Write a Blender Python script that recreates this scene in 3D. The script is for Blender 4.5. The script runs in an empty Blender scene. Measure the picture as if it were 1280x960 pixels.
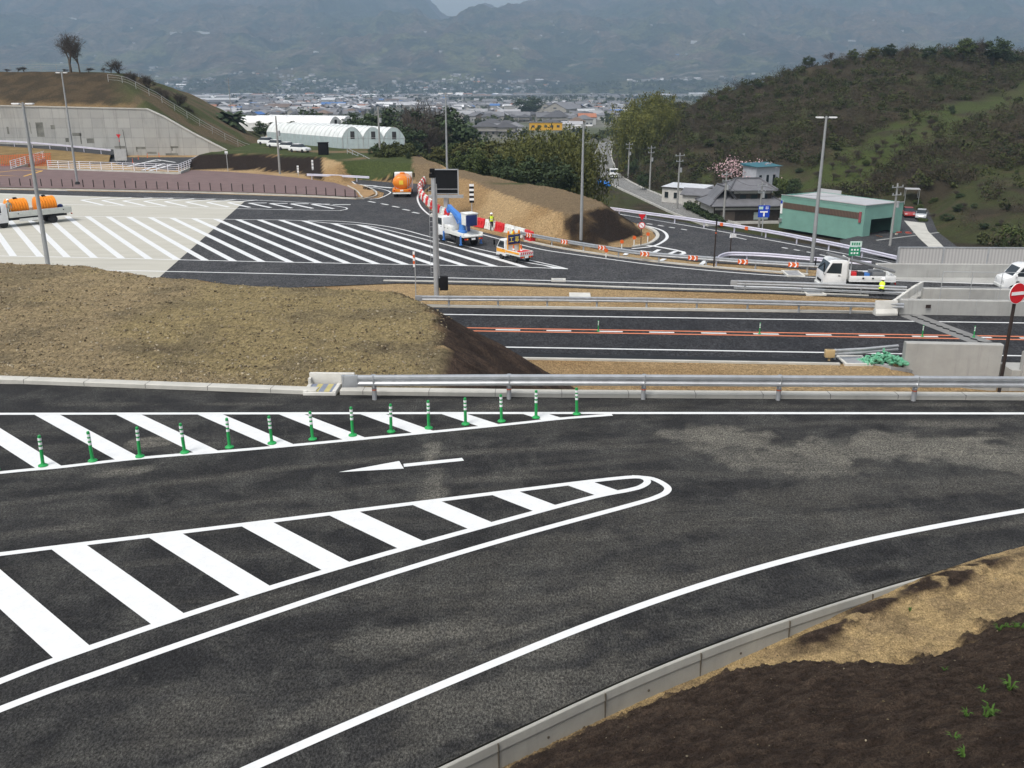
import bpy, bmesh, math, random
import numpy as np
from mathutils import Vector, Matrix, noise
from mathutils.geometry import tessellate_polygon
R = math.radians
rnd = random.Random(11)
scene = bpy.context.scene
C = scene.collection
PITCH = R(18.1); FPX = 1156.0; CAMH = 9.0
SP, CP = math.sin(PITCH), math.cos(PITCH)

def ray(px, py):
    xc, yc = (px-640)/FPX, (py-480)/FPX
    return xc, CP-yc*SP, -SP-yc*CP

def G(px, py, z=0.0):
    """ground point at height z that the survey photograph shows at px, py"""
    x, y, k = ray(px, py)
    t = (z-CAMH)/k
    return Vector((x*t, y*t, z))

def GY(px, py, Y):
    x, y, k = ray(px, py)
    t = Y/y
    return Vector((x*t, Y, CAMH+k*t))

PL = -5.4      # level of the interchange platform

# ------------------------------------------------------------------ mesh helpers
class MB:
    def __init__(s, T=None):
        s.v = []; s.f = []; s.m = []; s.T = T or Matrix(); s.mi = 0
    def add(s, vs, fs, mi=None):
        o = len(s.v)
        s.v += [tuple(s.T @ Vector(p)) for p in vs]
        s.f += [tuple(i+o for i in f) for f in fs]
        s.m += [s.mi if mi is None else mi]*len(fs)
    def box(s, c, d, rz=0.0, mi=None, ry=0.0, rx=0.0):
        x, y, z = d[0]/2, d[1]/2, d[2]/2
        vs = [Vector(p) for p in ((-x,-y,-z),(x,-y,-z),(x,y,-z),(-x,y,-z),(-x,-y,z),(x,-y,z),(x,y,z),(-x,y,z))]
        if rz or ry or rx:
            m = Matrix.Rotation(rz,3,'Z') @ Matrix.Rotation(ry,3,'Y') @ Matrix.Rotation(rx,3,'X')
            vs = [m @ v for v in vs]
        c = Vector(c)
        s.add([v+c for v in vs], [(0,3,2,1),(4,5,6,7),(0,1,5,4),(1,2,6,5),(2,3,7,6),(3,0,4,7)], mi)
    def bb(s, a, b, mi=None):
        s.box([(a[i]+b[i])/2 for i in range(3)], [abs(b[i]-a[i]) for i in range(3)], 0, mi)
    def cyl(s, p0, p1, r0, r1=None, n=10, mi=None, cap=True):
        r1 = r0 if r1 is None else r1
        p0, p1 = Vector(p0), Vector(p1)
        d = (p1-p0).normalized()
        a = d.orthogonal().normalized(); b = d.cross(a)
        vs = []
        for p, r in ((p0, r0), (p1, r1)):
            for k in range(n):
                t = 2*math.pi*k/n
                vs.append(p+a*(r*math.cos(t))+b*(r*math.sin(t)))
        fs = [(k, (k+1) % n, n+(k+1) % n, n+k) for k in range(n)]
        if cap:
            fs += [tuple(range(n-1,-1,-1)), tuple(range(n, 2*n))]
        s.add(vs, fs, mi)
    def tube(s, pts, r, n=6, mi=None):
        for a, b in zip(pts[:-1], pts[1:]):
            if (Vector(a)-Vector(b)).length > 1e-5:
                s.cyl(a, b, r, r, n, mi)
    def extr(s, prof, a, b, mi=None):
        """XZ profile extruded along Y from a to b"""
        n = len(prof)
        vs = [(p[0], a, p[1]) for p in prof]+[(p[0], b, p[1]) for p in prof]
        fs = [(k, (k+1) % n, n+(k+1) % n, n+k) for k in range(n)]+[tuple(range(n-1,-1,-1)), tuple(range(n, 2*n))]
        s.add(vs, fs, mi)
    def prism(s, poly, z0, z1, mi=None):
        n = len(poly)
        vs = [(p[0], p[1], z0) for p in poly]+[(p[0], p[1], z1) for p in poly]
        fs = [(k, (k+1) % n, n+(k+1) % n, n+k) for k in range(n)]+[tuple(range(n-1,-1,-1)), tuple(range(n, 2*n))]
        s.add(vs, fs, mi)
    def lathe(s, prof, c=(0,0,0), n=14, mi=None, axis='Z', sx=1.0, sy=1.0):
        vs = []; c = Vector(c)
        for r, h in prof:
            for k in range(n):
                t = 2*math.pi*k/n
                q = (r*math.cos(t)*sx, r*math.sin(t)*sy, h)
                if axis == 'Y': q = (q[0], q[2], q[1])
                if axis == 'X': q = (q[2], q[0], q[1])
                vs.append(c+Vector(q))
        fs = []
        for j in range(len(prof)-1):
            for k in range(n):
                fs.append((j*n+k, j*n+(k+1) % n, (j+1)*n+(k+1) % n, (j+1)*n+k))
        fs += [tuple(range(n-1,-1,-1)), tuple(range((len(prof)-1)*n, len(prof)*n))]
        s.add(vs, fs, mi)
    def ball(s, c, r, n=10, mi=None):
        r = (r, r, r) if not hasattr(r, '__len__') else r
        m = n//2+1
        prof = [(max(1e-4, math.sin(math.pi*j/m)), -math.cos(math.pi*j/m)) for j in range(m+1)]
        vs = []; fs = []
        for a, h in prof:
            for k in range(n):
                t = 2*math.pi*k/n
                vs.append((c[0]+r[0]*a*math.cos(t), c[1]+r[1]*a*math.sin(t), c[2]+r[2]*h))
        for j in range(m):
            for k in range(n):
                fs.append((j*n+k, j*n+(k+1) % n, (j+1)*n+(k+1) % n, (j+1)*n+k))
        s.add(vs, fs, mi)
    def sweep(s, prof, path, mi=None, closed_prof=True, cap=True):
        """profile of (side, up) swept along a 3-D path; side is to the right of travel"""
        n = len(prof); P = [Vector(p) for p in path]; vs = []
        for i, p in enumerate(P):
            a = P[max(i-1,0)]; b = P[min(i+1,len(P)-1)]
            t = b-a; t.z = 0; t.normalize()
            sd = Vector((t.y, -t.x, 0))
            k = 1.0
            if 0 < i < len(P)-1:
                u = (P[i]-P[i-1]); u.z = 0; u.normalize()
                k = 1/max(.5, t.dot(u))
            for q in prof:
                vs.append(p+sd*(q[0]*k)+Vector((0,0,q[1])))
        fs = []
        m = n if closed_prof else n-1
        for i in range(len(P)-1):
            for k in range(m):
                a, b = i*n+k, i*n+(k+1) % n
                fs.append((a, a+n, b+n, b))
        if cap and closed_prof:
            fs += [tuple(range(n)), tuple(range(len(P)*n-1, (len(P)-1)*n-1, -1))]
        s.add(vs, fs, mi)
    def build(s, name, mats, parent=None, smooth=True, bevel=0, loc=None, rz=0.0):
        me = bpy.data.meshes.new(name)
        me.from_pydata(s.v, [], s.f)
        mats = mats if isinstance(mats, (list, tuple)) else [mats]
        for m in mats: me.materials.append(m)
        if len(mats) > 1: me.polygons.foreach_set('material_index', s.m)
        if bevel:
            bm = bmesh.new(); bm.from_mesh(me)
            bmesh.ops.remove_doubles(bm, verts=bm.verts, dist=1e-4)
            es = [e for e in bm.edges if len(e.link_faces) == 2 and e.calc_face_angle(0) > R(28)]
            bmesh.ops.bevel(bm, geom=es, offset=bevel, segments=2, affect='EDGES', profile=.6, clamp_overlap=True)
            bm.to_mesh(me); bm.free()
        if smooth:
            me.polygons.foreach_set('use_smooth', [True]*len(me.polygons))
            me.set_sharp_from_angle(angle=R(38))
        me.update()
        o = bpy.data.objects.new(name, me); C.objects.link(o)
        if parent: o.parent = parent
        if loc is not None: o.location = loc
        o.rotation_euler = (0, 0, rz)
        return o

def np_mesh(name, V, Q, mats, parent=None, midx=None, smooth=False):
    V = np.asarray(V, dtype=np.float32).reshape(-1, 3); Q = np.asarray(Q, dtype=np.int32)
    k = Q.shape[1]
    me = bpy.data.meshes.new(name)
    me.vertices.add(len(V)); me.vertices.foreach_set('co', V.ravel())
    me.loops.add(Q.size); me.loops.foreach_set('vertex_index', Q.ravel())
    me.polygons.add(len(Q)); me.polygons.foreach_set('loop_start', np.arange(0, Q.size, k, dtype=np.int32))
    me.polygons.foreach_set('loop_total', np.full(len(Q), k, dtype=np.int32))
    mats = mats if isinstance(mats, (list, tuple)) else [mats]
    for m in mats: me.materials.append(m)
    if midx is not None: me.polygons.foreach_set('material_index', np.asarray(midx, dtype=np.int32))
    if smooth: me.polygons.foreach_set('use_smooth', np.ones(len(Q), dtype=bool))
    me.update(calc_edges=True); me.validate()
    o = bpy.data.objects.new(name, me); C.objects.link(o)
    if parent: o.parent = parent
    return o

def tag(o, label=None, cat=None, group=None, kind=None):
    if label: o['label'] = label
    if cat: o['category'] = cat
    if group: o['group'] = group
    if kind: o['kind'] = kind
    return o

def thing(name, label, cat, loc=(0,0,0), rz=0.0, group=None, scale=None):
    o = bpy.data.objects.new(name, None); C.objects.link(o)
    o.empty_display_size = .2
    o.location = loc; o.rotation_euler = (0, 0, rz)
    if scale: o.scale = (scale,)*3
    return tag(o, label, cat, group)

KIDS = {}
def dup(src, loc=None, rz=None, label=None, scale=None, group=None):
    def cp(o, par):
        c = o.copy(); C.objects.link(c)
        if par is not None: c.parent = par
        for ch in o.children: cp(ch, c)
        return c
    r = cp(src, None)
    if loc is not None: r.location = loc
    if rz is not None: r.rotation_euler = (0, 0, rz)
    if scale is not None: r.scale = scale if hasattr(scale, '__len__') else (scale,)*3
    if label: r['label'] = label
    if group: r['group'] = group
    return r

ORD = ('first second third fourth fifth sixth seventh eighth ninth tenth eleventh twelfth thirteenth fourteenth fifteenth sixteenth '
       'seventeenth eighteenth nineteenth twentieth').split()
ORD += ['twenty-'+w for w in ORD[:9]]+['thirtieth']+['thirty-'+w for w in ORD[:9]]+['fortieth']+['forty-'+w for w in ORD[:9]]+['fiftieth']

def smooth_path(pts, n=6):
    P = [Vector(p) for p in pts]
    if len(P) < 3: return P
    out = []
    for i in range(len(P)-1):
        a = P[i-1] if i else P[0]*2-P[1]
        b, c = P[i], P[i+1]
        d = P[i+2] if i+2 < len(P) else P[-1]*2-P[-2]
        for k in range(n):
            t = k/n
            out.append(.5*((2*b)+(c-a)*t+(2*a-5*b+4*c-d)*t*t+(3*b-a-3*c+d)*t**3))
    return out+[P[-1]]

def along(path, step, start=0.0):
    """points every step metres along a path, with travel direction angle"""
    out = []; need = start; acc = 0.0
    for a, b in zip(path[:-1], path[1:]):
        L = (b-a).length
        while need <= acc+L+1e-6 and L > 1e-9:
            t = (need-acc)/L
            out.append((a.lerp(b, t), math.atan2(b.y-a.y, b.x-a.x)))
            need += step
        acc += L
    return out

# ------------------------------------------------------------------ materials
def nt(name):
    m = bpy.data.materials.new(name); m.use_nodes = True
    t = m.node_tree; t.nodes.clear()
    out = t.nodes.new('ShaderNodeOutputMaterial'); b = t.nodes.new('ShaderNodeBsdfPrincipled')
    t.links.new(b.outputs[0], out.inputs[0])
    return m, t, b

def nd(t, typ, **kw):
    n = t.nodes.new(typ)
    for k, v in kw.items():
        if k in n.inputs: n.inputs[k].default_value = v
        else: setattr(n, k, v)
    return n

def ns(t, vec, scale, detail=5, rough=.6, dist=0.0):
    n = nd(t, 'ShaderNodeTexNoise', Scale=scale, Detail=detail, Roughness=rough, Distortion=dist)
    if vec is not None: t.links.new(vec, n.inputs['Vector'])
    return n.outputs['Fac']

def ramp(t, fac, stops):
    r = t.nodes.new('ShaderNodeValToRGB'); e = r.color_ramp.elements
    while len(e) < len(stops): e.new(.5)
    for k, (p, c) in enumerate(stops):
        e[k].position = p; c = c if hasattr(c, '__len__') else (c, c, c); e[k].color = (*c[:3], 1)
    t.links.new(fac, r.inputs[0])
    return r.outputs[0]

def mixc(t, fac, a, b, mode='MIX'):
    m = t.nodes.new('ShaderNodeMix'); m.data_type = 'RGBA'; m.blend_type = mode; m.clamp_factor = True
    for sock, v in ((m.inputs[0], fac), (m.inputs[6], a), (m.inputs[7], b)):
        if hasattr(v, 'is_linked'): t.links.new(v, sock)
        elif hasattr(v, '__len__'): sock.default_value = (*v[:3], 1)
        else: sock.default_value = v
    return m.outputs[2]

def math_(t, op, a, b=0.0):
    m = t.nodes.new('ShaderNodeMath'); m.operation = op
    for s, v in ((m.inputs[0], a), (m.inputs[1], b)):
        if hasattr(v, 'is_linked'): t.links.new(v, s)
        else: s.default_value = v
    return m.outputs[0]

def coords(t, world=False, scale=None):
    if world: o = t.nodes.new('ShaderNodeNewGeometry').outputs['Position']
    else: o = t.nodes.new('ShaderNodeTexCoord').outputs['Object']
    if scale:
        mp = t.nodes.new('ShaderNodeMapping'); mp.inputs['Scale'].default_value = scale
        t.links.new(o, mp.inputs[0]); o = mp.outputs[0]
    return o

def bump(t, b, h, strength=.3, dist=.05):
    n = nd(t, 'ShaderNodeBump', Strength=strength, Distance=dist)
    t.links.new(h, n.inputs['Height']); t.links.new(n.outputs[0], b.inputs['Normal'])

def mat(name, col, rough=.6, metal=0.0, var=.12, sc=1.5, spec=.3, col2=None, bmp=0.0, bsc=30, world=False, rand=0.0, coat=0.0, dirt=0.0):
    m, t, b = nt(name)
    v = coords(t, world)
    f = ns(t, v, sc, 6)
    f2 = ramp(t, f, [(.3, 0.0), (.7, 1.0)])
    if col2 is None:
        c = mixc(t, f2, [x*(1-var) for x in col], [min(.9, x*(1+var)) for x in col])
    else:
        c = mixc(t, f2, col, col2)
    if dirt:
        g = ramp(t, ns(t, v, sc*3.7, 8, .7), [(.5, 0.0), (.72, dirt)])
        c = mixc(t, g, c, (.14, .115, .085))
    if rand:
        oi = t.nodes.new('ShaderNodeObjectInfo')
        k = math_(t, 'ADD', math_(t, 'MULTIPLY', oi.outputs['Random'], rand), 1-rand/2)
        cx = t.nodes.new('ShaderNodeCombineColor')
        for i in range(3): t.links.new(k, cx.inputs[i])
        c = mixc(t, 1.0, c, cx.outputs[0], 'MULTIPLY')
    t.links.new(c, b.inputs['Base Color'])
    b.inputs['Roughness'].default_value = rough; b.inputs['Metallic'].default_value = metal
    b.inputs['Specular IOR Level'].default_value = spec
    if coat: b.inputs['Coat Weight'].default_value = coat; b.inputs['Coat Roughness'].default_value = .1
    if bmp: bump(t, b, ns(t, v, bsc, 6, .65), bmp, 1.0/bsc)
    return m

def vmat(name, grain=6.0, amp=.35, rough=.95, bmp=.5, bsc=4.0, bd=.15, fine=40.0, famp=.2, stretch=None):
    """material whose colour is the surface's own soil colour, stored per vertex, broken up by noise"""
    m, t, b = nt(name)
    a = nd(t, 'ShaderNodeAttribute', attribute_name='Col')
    v = coords(t, True)
    f = ramp(t, ns(t, v, grain, 8, .7), [(.25, 1-amp), (.75, 1+amp)])
    f3 = ramp(t, ns(t, coords(t, True, stretch) if stretch else v, fine, 4, .7), [(.3, 1-famp), (.7, 1+famp)])
    c = mixc(t, 1.0, a.outputs['Color'], f, 'MULTIPLY'); c = mixc(t, 1.0, c, f3, 'MULTIPLY')
    t.links.new(c, b.inputs['Base Color'])
    b.inputs['Roughness'].default_value = rough; b.inputs['Specular IOR Level'].default_value = .15
    bump(t, b, ns(t, v, bsc, 8, .7), bmp, bd)
    return m

def set_col(o, cols):
    a = o.data.color_attributes.new('Col', 'FLOAT_COLOR', 'POINT')
    c = np.ones((len(cols), 4), dtype=np.float32); c[:, :3] = cols
    a.data.foreach_set('color', c.ravel())

MT = {}
MT['paint'] = mat('road_paint', (.66, .67, .67), .55, var=.05, sc=4, world=True, dirt=.10)
MT['galv'] = mat('galvanised_steel', (.56, .575, .59), .36, .75, var=.12, sc=3)
MT['galv_dull'] = mat('dull_galvanised_steel', (.42, .435, .45), .5, .45, var=.12, sc=2)
MT['lilac'] = mat('pale_painted_steel', (.62, .61, .70), .45, .2, var=.06)
MT['pole'] = mat('lamp_post_steel', (.33, .345, .355), .5, .4, var=.12, sc=1)
MT['white_steel'] = mat('white_painted_rail', (.75, .75, .80), .45, .1, var=.05)
MT['black'] = mat('black_plastic', (.012, .012, .013), .85, var=.2, spec=.1)
MT['darkpost'] = mat('dark_brown_painted_post', (.035, .025, .022), .45, var=.2)
MT['rubber'] = mat('tyre_rubber', (.022, .022, .023), .8, var=.3, sc=6)
MT['vwhite'] = mat('white_vehicle_paint', (.74, .75, .75), .3, var=.04, sc=2, coat=.3, dirt=.12)
MT['vcream'] = mat('cream_truck_paint', (.55, .57, .53), .4, var=.06, sc=2, dirt=.25)
MT['vyellow'] = mat('orange_yellow_band', (.80, .36, .03), .35, var=.06)
MT['vorange'] = mat('orange_tank_paint', (.72, .22, .02), .35, var=.1, coat=.2, dirt=.1)
MT['tankorange'] = mat('orange_plastic_tank', (.78, .25, .015), .45, var=.08)
MT['vblue'] = mat('blue_boom_paint', (.06, .20, .55), .35, var=.1)
MT['vdkblue'] = mat('dark_blue_panel', (.02, .035, .13), .4, var=.1)
MT['glass'] = mat('dark_window_glass', (.02, .027, .032), .08, var=.2, spec=.6)
MT['chassis'] = mat('dark_chassis_metal', (.03, .03, .032), .7, var=.3, sc=5)
MT['rim'] = mat('wheel_rim', (.45, .46, .47), .4, .5, var=.2, sc=8)
MT['red'] = mat('red_plastic', (.62, .03, .035), .4, var=.12, rand=.15)
MT['bwhite'] = mat('white_barrier_plastic', (.72, .73, .70), .5, var=.06, dirt=.25)
MT['amber'] = mat('amber_lens', (.8, .25, .02), .25, var=.05)
MT['redlens'] = mat('red_lens', (.5, .02, .02), .2, var=.05)
MT['orange'] = mat('orange_marker', (.68, .12, .025), .4, var=.06)
MT['green'] = mat('green_delineator_plastic', (.02, .29, .075), .45, var=.1)
MT['band'] = mat('white_reflective_band', (.78, .79, .8), .35, var=.03)
MT['signred'] = mat('sign_red', (.58, .015, .025), .4, var=.05)
MT['signwhite'] = mat('sign_white', (.82, .82, .82), .4, var=.03)
MT['signblue'] = mat('sign_blue', (.012, .055, .42), .4, var=.06)
MT['signgreen'] = mat('sign_green', (.02, .24, .12), .4, var=.06)
MT['skin'] = mat('skin', (.45, .28, .2), .5, var=.1)
MT['hivis'] = mat('hi_vis_yellow', (.62, .80, .05), .6, var=.06)
MT['navy'] = mat('dark_work_clothes', (.025, .028, .04), .85, var=.2)
MT['khaki'] = mat('khaki_work_clothes', (.34, .36, .30), .85, var=.15)
MT['blue_tarp'] = mat('blue_tarpaulin', (.03, .20, .62), .5, var=.2, sc=3)
MT['greennet'] = mat('green_netting', (.05, .30, .16), .8, sc=6, col2=(.22, .46, .32), bmp=.6, bsc=9)

def concrete(name, col, sc=.5, stain=.35, rough=.85):
    m, t, b = nt(name)
    v = coords(t, True)
    f = ramp(t, ns(t, v, sc, 8, .65), [(.3, [x*.82 for x in col]), (.7, [x*1.12 for x in col])])
    vs = coords(t, True, (2.2, 2.2, .18))
    s_ = ramp(t, ns(t, vs, 1.3, 7, .7), [(.52, 0.0), (.75, stain)])
    c = mixc(t, s_, f, [x*.45 for x in col])
    t.links.new(c, b.inputs['Base Color']); b.inputs['Roughness'].default_value = rough
    b.inputs['Specular IOR Level'].default_value = .2
    bump(t, b, ns(t, v, 9, 8, .7), .15, .05)
    return m
MT['conc'] = concrete('concrete', (.36, .36, .345))
MT['conc_pale'] = concrete('pale_concrete', (.47, .46, .42), .8, .2)
MT['conc_white'] = concrete('white_concrete', (.58, .57, .53), .8, .2)
# ------------------------------------------------------------------ camera, sky, sun
cd = bpy.data.cameras.new('camera'); cam = bpy.data.objects.new('camera', cd); C.objects.link(cam)
cam.location = (0, 0, CAMH); cam.rotation_euler = (R(90)-PITCH, 0, 0)
cd.sensor_width = 36; cd.lens = 36*FPX/1280; cd.clip_start = .1; cd.clip_end = 40000
scene.camera = cam
SUN_EL, SUN_AZ = R(58), R(218)     # azimuth measured from +Y towards +X
w = bpy.data.worlds.new('World'); scene.world = w; w.use_nodes = True
t = w.node_tree; t.nodes.clear()
sky = t.nodes.new('ShaderNodeTexSky'); sky.sky_type = 'NISHITA'; sky.sun_disc = False
sky.sun_elevation = SUN_EL; sky.sun_rotation = SUN_AZ; sky.dust_density = 4; sky.air_density = 1.2; sky.altitude = 50
hs = nd(t, 'ShaderNodeHueSaturation', Saturation=.34)
bg = t.nodes.new('ShaderNodeBackground'); bg.inputs[1].default_value = .12
wo = t.nodes.new('ShaderNodeOutputWorld')
t.links.new(sky.outputs[0], hs.inputs['Color']); t.links.new(hs.outputs[0], bg.inputs[0]); t.links.new(bg.outputs[0], wo.inputs[0])
sd = bpy.data.lights.new('sun', 'SUN'); so = bpy.data.objects.new('sun', sd); C.objects.link(so)
sd.energy = 1.45; sd.angle = R(20); sd.color = (1, .96, .9)
dirv = Vector((math.sin(SUN_AZ)*math.cos(SUN_EL), math.cos(SUN_AZ)*math.cos(SUN_EL), math.sin(SUN_EL)))
so.rotation_euler = dirv.to_track_quat('Z', 'Y').to_euler(); so.location = (0, 0, 200)
vs_ = scene.view_settings
vs_.view_transform = 'Standard'; vs_.look = 'None'; vs_.gamma = 1; vs_.use_curve_mapping = False; vs_.exposure = .58
scene.render.engine = 'CYCLES'
scene.cycles.use_denoising = True
scene.cycles.max_bounces = 5; scene.cycles.diffuse_bounces = 3; scene.cycles.volume_bounces = 0
scene.cycles.use_adaptive_sampling = True; scene.cycles.adaptive_threshold = .015

# ------------------------------------------------------------------ terrain
def poly_dist(X, Y, poly):
    """distance outside a polygon (0 inside), vectorised"""
    X = np.asarray(X, float); Y = np.asarray(Y, float)
    d = np.full(X.shape, 1e9); ins = np.zeros(X.shape, bool)
    n = len(poly)
    for i in range(n):
        ax, ay = poly[i][0], poly[i][1]; bx, by = poly[(i+1) % n][0], poly[(i+1) % n][1]
        ex, ey = bx-ax, by-ay
        tt = np.clip(((X-ax)*ex+(Y-ay)*ey)/(ex*ex+ey*ey+1e-9), 0, 1)
        d = np.minimum(d, np.hypot(X-ax-tt*ex, Y-ay-tt*ey))
        c = (ay > Y) != (by > Y)
        xi = ax+(Y-ay)*ex/(ey if abs(ey) > 1e-9 else 1e-9)
        ins ^= c & (X < xi)
    return np.where(ins, 0, d), np.where(ins, d, 0)

_rg = np.random.default_rng(5)
_perm = _rg.random((256, 256))
def vnoise(x, y):
    xi = np.floor(x).astype(int); yi = np.floor(y).astype(int); fx = x-xi; fy = y-yi
    fx = fx*fx*(3-2*fx); fy = fy*fy*(3-2*fy)
    p = lambda a, b: _perm[a & 255, b & 255]
    return (p(xi,yi)*(1-fx)+p(xi+1,yi)*fx)*(1-fy)+(p(xi,yi+1)*(1-fx)+p(xi+1,yi+1)*fx)*fy
def fbm(x, y, o=5, g=.5):
    s_ = 0; a = 1; tot = 0
    for k in range(o):
        s_ = s_+a*vnoise(x+17.3*k, y-9.1*k); tot += a; a *= g; x = x*2.03; y = y*2.03
    return s_/tot

def grid_mesh(name, xs, ys, zf, cf, m, smooth=True):
    XX, YY = np.meshgrid(xs, ys)
    Z = zf(XX, YY)
    V = np.stack([XX, YY, Z], -1).reshape(-1, 3)
    nx, ny = len(xs), len(ys)
    i = (np.arange(ny-1)[:, None]*nx+np.arange(nx-1)[None, :]).ravel()
    Q = np.stack([i, i+1, i+nx+1, i+nx], 1)
    o = np_mesh(name, V, Q, m, smooth=smooth)
    if cf is not None: set_col(o, cf(XX, YY, Z).reshape(-1, 3))
    return o

xy = lambda v: (v.x, v.y)
# raised ground of the near ramp and the gravel mound beside it
P0 = [(-90, -20), (80, -20), (80, 27.2), (28, 27.2), (-2.2, 27.4), (-2.5, 32), (-3.6, 38.5), (-5.2, 41.3), (-10, 42.5), (-16, 44), (-22, 47.5), (-30, 49), (-90, 50)]
_c = [G(px, py, -2.9) for px, py in ((252,191.5),(330,192),(402,196),(430,203),(470,205),(505,206),(540,210),(575,221),(620,238),(665,255),(712,268),(735,262),(757,259),(752,252),(735,246),(700,236),(640,226),(560,209))]
T1 = [xy(p) for p in _c]+[(-16, 160), (-22, 190), (-34, 215), (-60, 240), (-53, 205), (-52.5, 175)]
_p = [G(px, py, PL) for px, py in ((1135,333),(1080,320),(1000,304),(920,289),(850,277),(790,267),(765,260))]
PF = [(-260, 28), (18.2, 28), (18.6, 45.5), (20.3, 47.6), (21.2, 49.8), (26.4, 49.9), (27, 56), (28.5, 70), (30.5, 76)]+[xy(p) for p in _p]+[(5, 125), (-12, 150), (-40, 205), (-40, 212), (-260, 212)]

outline = [(-330, 380), (0, 375), (300, 362), (500, 354), (640, 357), (800, 362.5), (960, 367), (1095, 373), (1160, 377), (1300, 383), (1700, 396)]
outline += [(1700, 372), (1300, 357), (1145, 351), (1075, 347.5), (1000, 344), (960, 341), (890, 335), (815, 327.5), (740, 317.5), (690, 309.5), (640, 299), (600, 289), (565, 278), (545, 268), (532, 257), (527, 246), (531, 237), (540, 231), (518, 229.3), (491, 228.3), (462, 225.6), (446, 224.8), (438, 227.5), (452, 231), (464, 236), (480, 241), (478, 247), (445, 249.2), (380, 246), (240, 241.5), (0, 237), (-330, 231)]
sr = [(752, 259), (775, 264.5), (850, 277), (950, 294.5), (1080, 318), (1140, 331), (1150, 345), (1060, 340), (1000, 336), (930, 331), (880, 328), (810, 320), (752, 312), (735, 309), (790, 309), (812, 303.5), (820, 296), (815, 288), (800, 281), (775, 272)]
brown = [(-330, 230), (0, 235), (240, 239.5), (380, 244), (440, 247), (448, 247), (444, 240), (436, 235), (418, 229.5), (370, 223), (330, 219), (290, 216), (240, 213.5), (222, 219), (140, 215), (60, 213), (0, 206), (-330, 196)]
CLEAR = [[xy(G(px, py, PL)) for px, py in q] for q in (outline, sr, brown)]
T2 = [xy(G(px, py, -4.1)) for px, py in ((467,225),(480,220),(495,217.5),(513,219.3),(529,226.5),(541,219),(500,212),(462,216))]
def valley(X, Y):
    z = -12.8-.0135*np.maximum(0, Y-130)
    z = np.maximum(z, -27-(Y-1200)*.004)
    r = np.clip((X-60)/80, 0, 1)
    return z
YARDP = [xy(G(px, py, -11.8)) for px, py in ((1124, 261), (1162, 261), (1166, 280), (1184, 300), (1220, 324), (1110, 324), (1040, 320), (1040, 300), (1118, 284))]
def sstep(a, b, x):
    q = np.clip((x-a)/(b-a), 0, 1); return q*q*(3-2*q)
# right-hand hill
def hill_right(X, Y):
    # bearing decides where the foot and the crest lie
    b = X/np.maximum(Y, 1)
    foot = np.interp(b, [.09, .14, .2, .28, .36, .45, .6, .9], [300, 235, 205, 178, 168, 142, 118, 104])
    crestd = np.interp(b, [.09, .14, .2, .28, .36, .45, .6, .9], [330, 300, 300, 310, 320, 330, 330, 330])
    cz = np.interp(b, [.085, .11, .14, .175, .21, .25, .30, .35, .40, .45, .5, .56, .7, 1.0], [-16, -13, -4.5, 1.5, 5, 8, 12.5, 16, 19, 19.3, 18, 16.5, 17, 20])
    D = Y
    u = np.clip((D-foot)/np.maximum(crestd-foot, 10), 0, 1)
    prof = u**.85*(1-.12*np.sin(u*math.pi))
    base = valley(X, Y)
    h = base+(cz-base)*prof
    h = np.where(D > crestd, cz-(D-crestd)*.25, h)
    bumps = (fbm(X/23, Y/23, 4)-.5)*5*np.minimum(1, u*4)
    terr = np.sin((h+bumps*.3)*2.1)*.35*np.minimum(1, u*6)
    return np.where(b > .085, h+bumps+terr, -99)

def ground_z(X, Y):
    d0, _ = poly_dist(X, Y, P0); d1, _ = poly_dist(X, Y, T1); d2, _ = poly_dist(X, Y, PF)
    n1 = fbm(X/3.1, Y/3.1, 4)-.5
    z0 = -.10-d0/1.55+(n1*.22+(fbm(X*1.7, Y*1.7, 4, .6)-.5)*.16+np.sin(X*.9+Y*5.2+n1*4)*.025)*np.clip((Y-28.0)/1.5, 0, 1)
    dr = np.minimum(np.minimum(poly_dist(X, Y, CLEAR[0])[0], poly_dist(X, Y, CLEAR[1])[0]), poly_dist(X, Y, CLEAR[2])[0])
    z1 = np.minimum(-2.9-d1/1.7+n1*np.where(X < -24, .12, .35), PL-.08+np.maximum(0, dr-.7)/1.35)
    z2 = np.where(d2 <= 0, PL-.05, PL-.05-d2/1.8+n1*.4)
    dT2, _ = poly_dist(X, Y, T2)
    z1 = np.maximum(z1, np.minimum(-4.1-dT2/1.2+n1*.2, PL-.08+np.maximum(0, dr-.3)/1.1))
    z = np.maximum(np.maximum(z0, z2), np.maximum(valley(X, Y), z1))
    z = np.maximum(z, hill_right(X, Y))
    dy, _ = poly_dist(X, Y, YARDP)
    z = np.where(Y < 175, np.minimum(z, -11.9+np.maximum(0, dy-.6)*.7), z)
    return z

SAND = np.array((.42, .295, .155)); GRAV = np.array((.305, .240, .120)); DARK = np.array((.026, .018, .0135)); GRASS = np.array((.058, .075, .024))
SCRUB = np.array((.050, .041, .026)); EARTH = np.array((.13, .095, .055))
dark1 = [xy(G(px, py, -4)) for px, py in ((702,262),(760,254),(840,296),(818,314),(722,322))]
def hill_hit(px, py):
    for D in np.arange(100, 420, 1.5):
        q = GY(px, py, D)
        if q.z <= float(hill_right(np.array([q.x]), np.array([q.y]))[0]): return (q.x, q.y)
    return (GY(px, py, 330).x, 330.)
GREENS = [[hill_hit(*p) for p in q] for q in (((1000, 240), (1015, 222), (1100, 168), (1180, 138), (1290, 106), (1290, 140), (1205, 152), (1140, 185), (1080, 222), (1040, 240)), ((1160, 296), (1175, 262), (1240, 222), (1330, 205), (1330, 300)), ((880, 240), (800, 238), (830, 228), (1000, 222), (1010, 246)))]
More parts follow.
